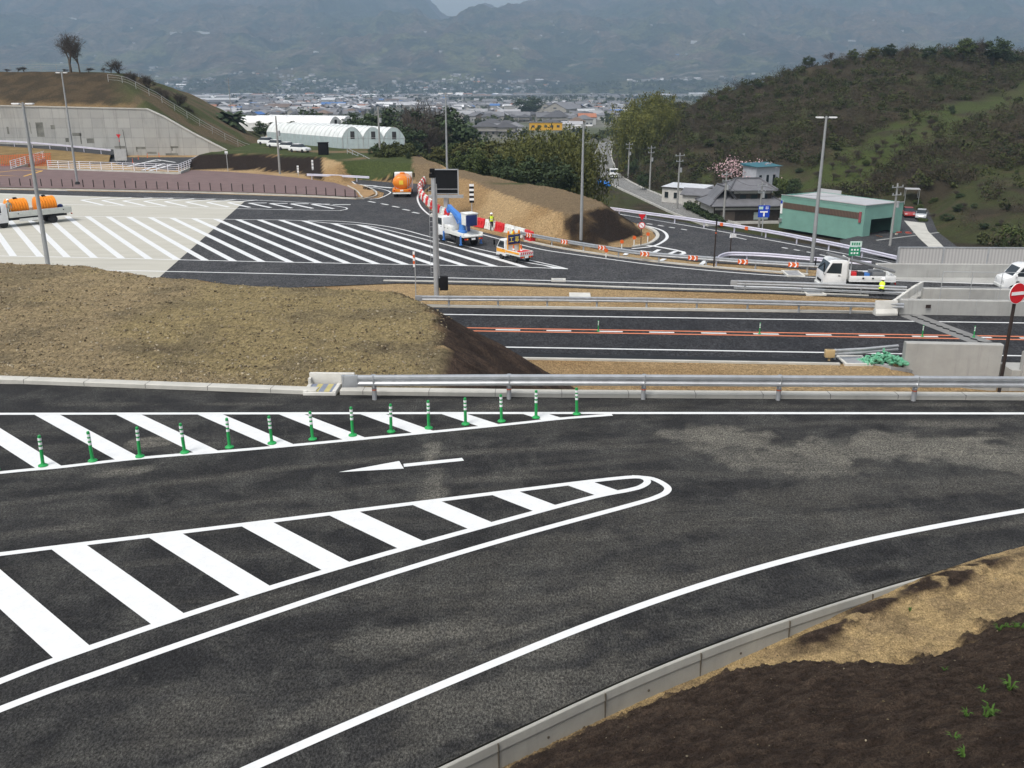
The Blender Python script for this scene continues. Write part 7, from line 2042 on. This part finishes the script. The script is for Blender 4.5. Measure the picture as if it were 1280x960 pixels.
def brush():
    rg = np.random.default_rng(9); Vs = []; Vg = []
    n = 0
    while n < 3400:
        px, py = rg.uniform(772, 1420), rg.uniform(60, 325)
        D = rg.uniform(105, 345); X = (px-640)/FPX*D*1.0; Y = D
        z0 = gz(X, Y); hrz = float(hill_right(np.array([X]), np.array([Y]))[0])
        if hrz < z0-.4 or hrz < -90: continue
        y0 = 480-FPX*math.tan(PITCH+math.atan((z0-CAMH)/Y))
        px = 640+FPX*X/(Y*CP+(CAMH-z0)*SP)
        # keep the open terraces and the buildings clear
        e = min(poly_dist(np.array([X]), np.array([Y]), GREENS[i])[0][0] for i in (0, 1))
        if e < 2 and rg.random() < .9: continue
        if before_road(px, y0) or poly_dist(np.array([X]), np.array([Y]), YARDP)[0][0] < 4.5: continue
        if Y < 160 and X < 66 and rg.random() < .97: continue
        if 880 < px < 1010 and y0 > 205 and Y < 200: continue
        n += 1; h = rg.uniform(1.3, 3.6)
        if rg.random() < .55:
            m = 95; P = rg.normal(size=(m, 3))*np.array([h*.42, h*.42, h*.26])+np.array([X, Y, z0+h*.42]); N = rg.normal(size=(m, 3))*np.array([1, 1, .3])
            Vs.append(quads(P, N, np.full(m, .045), np.full(m, .48), rg)); P = rg.normal(size=(30, 3))*np.array([h*.35, h*.35, h*.22])+np.array([X, Y, z0+h*.35]); Vs.append(quads(P, rg.normal(size=(30, 3)), np.full(30, .14), np.full(30, .22), rg))
        else:
            Vg.append(cloud(rg, 7, 14, h*.5, h*.5, h*.35, h*.4, h*.28, .32)+np.array([X, Y, z0]))
    o = quadmesh('undergrowth', np.concatenate(Vs), MT['brushm']); tag(o, kind='stuff'); o = quadmesh('undergrowth', np.concatenate(Vg), MT['leaf_mid2']); tag(o, kind='stuff')
def worldleaf(name, c0, c1, sc):
    m, t, b = nt(name); v = coords(t, True); f = ramp(t, ns(t, v, sc, 5, .7), [(.3, c0), (.7, c1)]); g = ramp(t, ns(t, v, 1.2, 2), [(.3, .7), (.7, 1.3)])
    t.links.new(mixc(t, 1.0, f, g, 'MULTIPLY'), b.inputs['Base Color']); b.inputs['Roughness'].default_value = .85; b.inputs['Specular IOR Level'].default_value = .1
    return m
MT['brushm'] = worldleaf('leafless_brush', (.034, .029, .020), (.088, .074, .050), .06); MT['leaf_mid2'] = worldleaf('mixed_scrub_leaves', (.020, .029, .012), (.075, .082, .030), .08)
brush()
# rough growth on the left terraces and below the dark bank
def rough():
    rg = np.random.default_rng(4); Vs = []
    n = 0
    while n < 1500:
        px, D = rg.uniform(475, 800), rg.uniform(128, 240); X = (px-640)/FPX*D; z = gz(X, D)
        d1 = poly_dist(np.array([X]), np.array([D]), T1)[0][0]; d2 = poly_dist(np.array([X]), np.array([D]), PF)[0][0]
        if d2 < 3 and not (d1 <= 0 and px < 560 and D > 150): continue
        if d1 > 0 and d1 < 4: continue
        if min((X-p.x)**2+(D-p.y)**2 for p in LROAD[::2]) < 130: continue
        if px > 770 and rg.random() < .5: continue
        if poly_dist(np.array([X]), np.array([D]), T2)[0][0] < 9: continue
        if before_road(*proj(Vector((X, D, z)))): continue
        n += 1; h = rg.uniform(.5, 2.0); Vs.append(cloud(rg, 5, 14, h*.7, h*.7, h*.4, h*.35, h*.35, .3)+np.array([X, D, z]))
    o = quadmesh('undergrowth', np.concatenate(Vs), MT['leaf_mid2']); tag(o, kind='stuff')
rough()
# weeds on the near dark soil
def weed(seed):
    rg = np.random.default_rng(seed); b = MB()
    for k in range(16):
        a = rg.uniform(0, 6.28); L = rg.uniform(.04, .11); d = Vector((math.cos(a), math.sin(a), 0)); s_ = Vector((-d.y, d.x, 0))*.007
        p0 = d*.01; p1 = d*L*.4+Vector((0, 0, L*.8)); p2 = d*L*.9+Vector((0, 0, L*.75))
        b.add([p0-s_, p0+s_, p1+s_, p1-s_], [(0, 1, 2, 3)]); b.add([p1-s_, p1+s_, p2], [(0, 1, 2)])
    return b.build('weed_tuft', MT['leaf_grass'], smooth=False)
wp = [weed(k) for k in range(3)]
spots = [(1180, 838), (1228, 866), (1207, 895), (1232, 898), (1262, 862), (1190, 925), (1203, 950), (1255, 785), (1262, 786), (1270, 784), (1276, 786), (1248, 788), (1138, 765), (1240, 893)]
bx_, by_, bz_ = BX.ravel(), BY.ravel(), BZ.ravel()
pxs = 640+FPX*bx_/(by_*CP+(CAMH-bz_)*SP); pys = 480+FPX*((CAMH-bz_)*CP-by_*SP)/(by_*CP+(CAMH-bz_)*SP)
for k, (px, py) in enumerate(spots):
    i = np.argmin((pxs-px)**2+(pys-py)**2); p = Vector((bx_[i], by_[i], bz_[i]-.01)); s_ = rr.uniform(.7, 1.5)
    lab = 'small green weed tuft growing on the dark soil at bottom right' if py > 800 else 'small green weed tuft on the upper edge of the dark soil' if py > 770 else 'small green weed at the sandy end of the gutter kerb'
    if k < 3: o = wp[k]; o.location = p; o.scale = (s_,)*3; tag(o, lab, 'weed', 'weeds on the dark bank')
    else: o = dup(wp[k % 3], p, rr.uniform(0, 6), lab, s_)
    o['category'] = 'weed'; o['group'] = 'weeds on the dark bank'
# stones scattered on the gravel mound and the bank: countless
def stones():
    rg = np.random.default_rng(12); Vs = []; Qs = []; k = 0
    cube = np.array([(-1,-1,-1),(1,-1,-1),(1,1,-1),(-1,1,-1),(-1,-1,1),(1,-1,1),(1,1,1),(-1,1,1)], float); fq = np.array([(0,3,2,1),(4,5,6,7),(0,1,5,4),(1,2,6,5),(2,3,7,6),(3,0,4,7)])
    Cs = []
    pal = np.array([(.36, .31, .22), (.30, .24, .15), (.20, .155, .09), (.12, .095, .06), (.24, .20, .14), (.075, .058, .038), (.16, .13, .08)])
    def put(x, y, z, s_, dark=False):
        nonlocal k; Cs.append(np.repeat(pal[[rg.integers(0, 7)]]*rg.uniform(.8, 1.15)*(.5 if dark else 1), 8, 0))
        v = cube*(s_*rg.uniform(.5, 1.0, 3))*(1+rg.normal(size=(8, 3))*.22); a = rg.uniform(0, 6.28); c, s2 = math.cos(a), math.sin(a); v = np.stack([v[:, 0]*c-v[:, 1]*s2, v[:, 0]*s2+v[:, 1]*c, v[:, 2]], 1)
        Vs.append(v+np.array([x, y, z])); Qs.append(fq+8*k); k += 1
    xs = rg.uniform(-34, -2.6, 30000); ys = 27.7+(rg.random(30000)**1.4)*21; zs = ground_z(xs, ys)
    for x, y, z in zip(xs, ys, zs):
        if z > -1.6 and (z > -.45 or rg.random() < .25): put(x, y, z, .013+.034*rg.random()**5)
    idx = rg.integers(0, len(bx_), 3600)
    for i in idx: put(bx_[i], by_[i], bz_[i], .004+.011*rg.random()**4, rg.random() < .75)
    o = np_mesh('gravel', np.concatenate(Vs), np.concatenate(Qs), MT['stone']); set_col(o, np.concatenate(Cs)); tag(o, kind='stuff')
MT['stone'] = vmat('loose_stones', 3, .2, bmp=0, fine=20)
stones()
# ------------------------------------------------------------------ the valley town
def rm(name, c, v=.12): return mat(name, c, .7, var=v, sc=.3, rand=.3)
TR = {'dark': rm('dark_grey_roof', (.085, .085, .092)), 'grey': rm('mid_grey_roof', (.17, .17, .18)), 'pale': rm('pale_grey_roof', (.34, .34, .35)), 'blue': rm('blue_roof', (.06, .16, .42)), 'rust': rm('rust_red_roof', (.34, .14, .08)), 'brown': rm('brown_roof', (.17, .12, .09)), 'white': rm('white_roof', (.48, .49, .50))}
TW = {'cream': rm('cream_wall', (.30, .285, .255)), 'white': rm('white_wall', (.42, .42, .41)), 'grey': rm('grey_wall', (.20, .20, .20)), 'wood': rm('wooden_wall', (.10, .08, .065))}
WIN = mat('town_window', (.05, .06, .075), .3)
def house_mesh(kind, roof, wall, L=11, W=8, H=5.6, name='town_house'):
    b = MB(); b.mi = 0
    if kind == 'flat':
        b.bb((-L/2, -W/2, -3), (L/2, W/2, H), 0); b.bb((-L/2+.4, -W/2+.4, H), (L/2-.4, W/2-.4, H+.3), 1); b.bb((-1.5, -1, H+.3), (1.5, 1.5, H+2), 0)
    else:
        b.bb((-L/2, -W/2, -3), (L/2, W/2, H), 0)
        if kind == 'gable':
            b.add([(-L/2, -W/2, H), (-L/2, W/2, H), (-L/2, 0, H+W*.26)], [(0, 2, 1)], 0); b.add([(L/2, -W/2, H), (L/2, W/2, H), (L/2, 0, H+W*.26)], [(0, 1, 2)], 0)
            gable_roof(b, -L/2, L/2, -W/2, W/2, H, W*.26, .5, .2, 'X', 1)
        else:
            hip_roof(b, -L/2, L/2, -W/2, W/2, H, W*.28, .6, None, 1)
            if kind == 'eaves':
                hip_roof(b, -L/2-.6, L/2+.6, -W/2-.6, W/2+.6, H*.48, .9, .5, 1.6, 1); 
    n = max(2, int(L/2.6))
    for r_ in range(max(1, int(H/2.6))):
        for k in range(n):
            x = -L/2+L*(k+.5)/n; b.bb((x-.55, -W/2-.04, .8+r_*2.7), (x+.55, -W/2-.001, 2.0+r_*2.7), 2)
        b.bb((-L/2-.04, -.6, .8+r_*2.7), (-L/2-.001, .6, 2.0+r_*2.7), 2)
    return b.build(name, [TW[wall], TR[roof], WIN], smooth=False)
kinds = [('eaves', 'dark', 'cream', 12, 9, 4.4, 'dark grey hip roofed house in the hazy valley town'), ('hip', 'grey', 'white', 11, 9, 4.4, 'mid grey hip roofed house in the hazy valley town'), ('gable', 'dark', 'wood', 12, 7.5, 4.6, 'dark wooden gabled house in the hazy valley town'),
         ('gable', 'grey', 'cream', 12, 9, 4.2, 'grey gabled cream house in the hazy valley town'), ('flat', 'pale', 'white', 12, 9, 6.5, 'white flat roofed block in the hazy valley town'), ('gable', 'pale', 'grey', 18, 10, 5, 'pale roofed long shed in the hazy valley town'),
         ('hip', 'brown', 'cream', 11, 9, 4.4, 'brown hip roofed house in the hazy valley town'), ('gable', 'rust', 'white', 11, 8, 5, 'rust red roofed house in the hazy valley town'), ('gable', 'blue', 'grey', 12, 8, 4.5, 'blue roofed shed in the hazy valley town'), ('gable', 'white', 'white', 20, 11, 5.5, 'white roofed warehouse in the hazy valley town')]
wts = [26, 22, 14, 20, 4, 6, 6, 2, 1, 1]
protos = [house_mesh(*q[:6]) for q in kinds]
for o, q in zip(protos, kinds): o['category'] = 'house'; o['group'] = q[6].replace(' house', ' houses').replace(' block', ' blocks').replace(' shed', ' sheds').replace(' warehouse', ' warehouses'); o['label'] = q[6]
used = [False]*len(protos)
rr = random.Random(5)
cover_px = [168, 200, 240, 275, 300, 345, 440, 460, 500, 580, 600, 640, 650, 740, 755, 775, 800, 850, 880]
cover_y = [112, 128, 150, 160, 150, 146, 146, 136, 130, 150, 168, 168, 166, 166, 184, 140, 116, 120, 108]
cand = []
y = 440.0
while y < 3300:
    stp = 19 if y < 1500 else 25
    x = -.44*y
    while x < .22*y:
        X = x+rr.uniform(-7, 7); Y = y+rr.uniform(-7, 7); x += stp*rr.uniform(.75, 1.2)
        z = float(plain_z(np.array([X]), np.array([Y]))[0]); dz = CAMH-z
        px = 640+FPX*X/(Y*CP+dz*SP); py = 480+FPX*(dz*CP-Y*SP)/(Y*CP+dz*SP)
        if px < 160 or px > 905: continue
        if py-3 > np.interp(px, cover_px, cover_y): continue
        dn = vnoise(np.array([X/170.]), np.array([Y/170.]))[0]
        if dn < .18: continue
        if Y > 1750 and px > 560 and (Y < 2700) and rr.random() < .93: continue      # river flats
        if Y > 1900 and Y < 2500 and px < 560 and rr.random() < .45: continue
        if 625 < px < 725 and 560 < Y < 1030 and (570 < Y < 640 or 900 < Y < 1030): continue
        if 652 < px < 738 and Y < 600: continue
        if 738 < px < 778 and py > 150: continue
        cand.append((X, Y, z))
    y += stp
cand.sort(key=lambda c: c[1])
near, far = cand[:285], cand[285:]
for X, Y, z in near:
    k = rr.choices(range(len(kinds)), wts)[0]
    if Y < 700 and k in (4, 5, 9): k = 0
    a = rr.choice((0, 0, math.pi/2, math.pi))+.25*math.sin(X/150)+rr.uniform(-.12, .12); s_ = rr.uniform(.85, 1.15)
    if not used[k]: used[k] = True; o = protos[k]; o.location = (X, Y, z); o.rotation_euler.z = a; o.scale = (s_,)*3
    else: dup(protos[k], (X, Y, z), a, None, s_)
for k, u in enumerate(used):
    if not u: bpy.data.objects.remove(protos[k])
# the thousands beyond: one mass of small simple houses
RC = [(.12, .12, .13), (.20, .20, .21), (.17, .17, .18), (.30, .30, .31), (.16, .12, .10), (.42, .42, .43), (.70, .70, .70), (.34, .16, .10), (.08, .17, .38)]
def far_houses():
    rg = np.random.default_rng(8); V = []; Q = []; T = []; cols = []; n = 0
    pts = [(X, Y, z) for X, Y, z in far]
    for k in range(1100):      # settlements on the foot of the mountains
        X = rg.uniform(-1500, 1200); Y = rg.uniform(3380, 3900)
        if vnoise(np.array([X/260.]), np.array([Y/260.]))[0] < .45: continue
        pts.append((X, Y, float(mtn_z(np.array([X]), np.array([Y]))[0])))
    for k in range(90):      # scattered farms higher up
        X = rg.uniform(-2300, 2300); Y = rg.uniform(3800, 5200); r = fbm(np.array([X/300]), np.array([Y/300]), 2)[0]
        if r > .46: pts.append((X, Y, float(mtn_z(np.array([X]), np.array([Y]))[0])))
    for X, Y, z in pts:
        L, W, H = rg.uniform(9, 16), rg.uniform(7, 10), rg.uniform(3, 5); 
        if rg.random() < .06: L, W, H = L*2.4, W*1.7, H*1.2
        a = rg.choice([0, math.pi/2])+rg.uniform(-.2, .2); c, s_ = math.cos(a), math.sin(a); h = W*.27
        v = np.array([(-L/2,-W/2,-4),(L/2,-W/2,-4),(L/2,W/2,-4),(-L/2,W/2,-4),(-L/2,-W/2,H),(L/2,-W/2,H),(L/2,W/2,H),(-L/2,W/2,H),
                      (-L/2-.4,-W/2-.5,H-.2),(L/2+.4,-W/2-.5,H-.2),(L/2+.4,0,H+h),(-L/2-.4,0,H+h),(L/2+.4,W/2+.5,H-.2),(-L/2-.4,W/2+.5,H-.2)])
        v = np.stack([v[:, 0]*c-v[:, 1]*s_+X, v[:, 0]*s_+v[:, 1]*c+Y, v[:, 2]+z], 1)
        V.append(v); Q.append(np.array([(0,1,5,4),(1,2,6,5),(2,3,7,6),(3,0,4,7),(8,9,10,11),(11,10,12,13)])+14*n); n += 1
        rc = RC[rg.choice(len(RC), p=[.2, .2, .2, .12, .07, .1, .06, .03, .02])]; wc = np.array((.36, .35, .33))*rg.uniform(.4, 1.5)
        cc = np.ones((14, 3)); cc[:8] = wc; cc[8:] = rc; cols.append(cc)
    o = np_mesh('distant_houses', np.concatenate(V), np.concatenate(Q), MT['farh']); set_col(o, np.concatenate(cols)); tag(o, kind='stuff')
MT['farh'] = vmat('distant_house_colours', .02, .15, .8, bmp=0, bsc=.1, fine=.3)
far_houses()
# hedges, gardens and riverside trees between the houses
def town_green():
    rg = np.random.default_rng(14); Vs = []
    n = 0
    while n < 1500:
        Y = rg.uniform(440, 3300)**1.0; X = rg.uniform(-.46, .30)*Y; z = float(plain_z(np.array([X]), np.array([Y]))[0])
        river = Y > 2050 and Y < 2700
        if not river and rg.random() < .45: continue
        n += 1; h = rg.uniform(2.5, 6)*(1.6 if river else 1)
        Vs.append(cloud(rg, 4, 12, h*.9, h*.9, h*.5, h*.5, h*.5, h*.34)+np.array([X, Y, z]))
    for k in range(1500):
        X = rg.uniform(-2600, 2200); Y = rg.uniform(3330, 3800); z = float(mtn_z(np.array([X]), np.array([Y]))[0]); h = rg.uniform(5, 11)
        Vs.append(cloud(rg, 5, 10, h*1.6, h*1.2, h*.5, h*.4, h*.8, h*.5)+np.array([X, Y, z]))
    o = quadmesh('trees_among_the_houses', np.concatenate(Vs), MT['leaf_town']); o.name = 'woods'; tag(o, kind='stuff')
MT['leaf_town'] = worldleaf('town_greenery', (.028, .040, .018), (.070, .080, .034), .01)
town_green()
# landmark buildings
def pz(x, y): return float(plain_z(np.array([x]), np.array([y]))[0])
q = GY(682, 163, 600); z = pz(q.x, 600); t = thing('yellow_building', 'long bright yellow building with small dark windows in the valley town', 'building', (q.x, 600, z), .02)
wY = 39/FPX*600; b = MB(); b.bb((-wY/2, -4, -2), (wY/2, 4, 4.6)); b.build('wall', mat('yellow_wall', (.66, .36, .03), .7, var=.06), t, smooth=False)
b = MB(); b.bb((-wY/2-.3, -4.3, 4.6), (wY/2+.3, 4.3, 4.9)); b.bb((-wY*.1, -3, 4.9), (wY*.4, 3, 6.2)); b.build('roof', TR['grey'], t, smooth=False)
for k in range(5): b = MB(); b.bb((-wY/2+1.2+k*3.9, -4.06, 1.7), (-wY/2+3.0+k*3.9, -4.0, 3.1)); b.build('window', WIN, t, smooth=False)
q = GY(715, 161, 610); t = thing('white_store', 'low white building with a grey roof right of the yellow building', 'building', (q.x, 612, pz(q.x, 612)), -.05)
b = MB(); b.bb((-6.5, -4, -2), (6.5, 4, 3.4)); b.build('wall', TW['white'], t, smooth=False)
b = MB(); gable_roof(b, -6.5, 6.5, -4, 4, 3.4, 1.6, .4); b.build('roof', TR['pale'], t, smooth=False)
def hall(px, py, D, L, W, H, rise, label, rz, name='hall'):
    q = GY(px, py, D); z = pz(q.x, D); t = thing(name, label, 'hall', (q.x, D, z), rz)
    b = MB(); b.bb((-W/2, 0, -2), (W/2, L, H)); b.extr([(-W/2, H), (W/2, H), (0, H+rise-.15)], 0, L); b.build('wall', TW['cream'], t, smooth=False)
    b = MB(); gable_roof(b, -W/2, W/2, .0, L, H, rise, .5, .3, 'Y'); b.build('roof', TR['grey'], t, smooth=False)
    b = MB(); b.bb((-1.6, -.06, H+.2), (1.6, -.01, H+1.4)); b.build('window', WIN, t, smooth=False)
    return t
hall(693.5, 145, 940, 40, 24, 8, 6, 'big white gabled hall with a grey roof beside the round tree', -.45)
hall(681, 140, 990, 26, 17, 8, 5, 'smaller gabled hall behind the big white hall', -.3)
q = GY(637, 141, 930); t = thing('white_block', 'plain white block to the left of the round tree', 'building', (q.x, 935, pz(q.x, 935)), .1)
b = MB(); b.bb((-5, -4, -2), (5, 4, 11)); b.build('wall', TW['white'], t, smooth=False); b = MB(); b.bb((-5.2, -4.2, 11), (5.2, 4.2, 11.4)); b.build('roof', TR['pale'], t, smooth=False)
plant('ever', 661, 147, 121, 'big round tree in the valley town beside the white gabled hall', 905, 1.7, z=pz(GY(661, 147, 905).x, 905)-1)
for px, py, D, L_, W_, lb, rf in ((268, 131, 1750, 95, 30, 'very long white roofed factory at the far side of the town', 'white'), (258, 120, 2300, 120, 40, 'pale factory far off below the mountains, left', 'pale'), (873, 110, 3100, 60, 25, 'long pale factory far off at the right side of the valley', 'white'), (222, 146, 760, 26, 20, 'large grey roofed barn left of the tall utility pole', 'grey'), (280, 134, 1500, 40, 22, 'grey three storey office block in the town', 'dark'), (411, 128, 1750, 24, 15, 'bright white warehouse roof above the clear greenhouse', 'white'), (500, 126, 1900, 28, 14, 'white school building above the dark wood', 'pale')):
    q = GY(px, py, D); t = thing('factory', lb, 'building', (q.x, D, pz(q.x, D)), .0); b = MB(); b.bb((-L_/2, -W_/2, -2), (L_/2, W_/2, 8)); b.build('wall', TW['grey' if rf in ('grey', 'dark') else 'white'], t, smooth=False)
    b = MB(); gable_roof(b, -L_/2, L_/2, -W_/2, W_/2, 8, 3.0, .5); b.build('roof', TR[rf], t, smooth=False)
# river bridge and banks
b = MB(); p = [GY(520, 124, 2000), GY(600, 122.6, 2150), GY(680, 118.6, 2450), GY(760, 115.5, 2800)]
for k in p: k.z = pz(k.x, k.y)+9
o0 = p[0].copy(); t = thing('river_bridge', 'long pale road bridge crossing the valley beyond the town', 'bridge', o0); b.sweep([(-5, 0), (-5, 2.4), (5, 2.4), (5, 0)], [k-o0 for k in p]); b.build('deck', TW['white'], t, smooth=False)
pr_ = None
for q, a in along([k-o0 for k in p], 45, 10):
    if pr_ is None: b = MB(); b.box((0, 0, -5), (3, 6, 10)); pr_ = b.build('pier', TW['grey'], t, smooth=False); pr_.location = q
    else: c = pr_.copy(); C.objects.link(c); c.parent = t; c.location = q
# highway walls and works on the far mountainside
for k, (px, py, w_) in enumerate(((645, 62, 7), (220, 42, 14), (90, 24, 10), (400, 36, 8), (250, 41, 22), (870, 53, 12), (395, 66, 6), (1065, 52, 9))):
    D = None
    for D_ in np.arange(3300, 7000, 20):
        q = GY(px, py, D_)
        if q.z <= float(mtn_z(np.array([q.x]), np.array([q.y]))[0]): D = D_; break
    if D is None: continue
    L_ = w_/FPX*D; b = MB(); b.bb((-L_/2, 0, -6), (L_/2, 8, 5)); b.bb((-L_/2, 2, 5), (L_*.1, 7, 8)); o = b.build('hillside_building', TW['white'], loc=GY(px, py, D)); tag(o, f'{ORD[k]} pale building or wall on the hazy mountainside, in no particular order' if False else ('white slope above the valley between the two massifs', 'pale wall low on the left mountain', 'pale wall high on the left mountain', 'pale clearing wall above the greenhouses', 'long pale viaduct wall on the left mountain', 'white houses on the right mountain above the bamboo spur', 'red and white farm low on the mountain', 'pale quarry building above the right-hand ridge')[k], 'building')
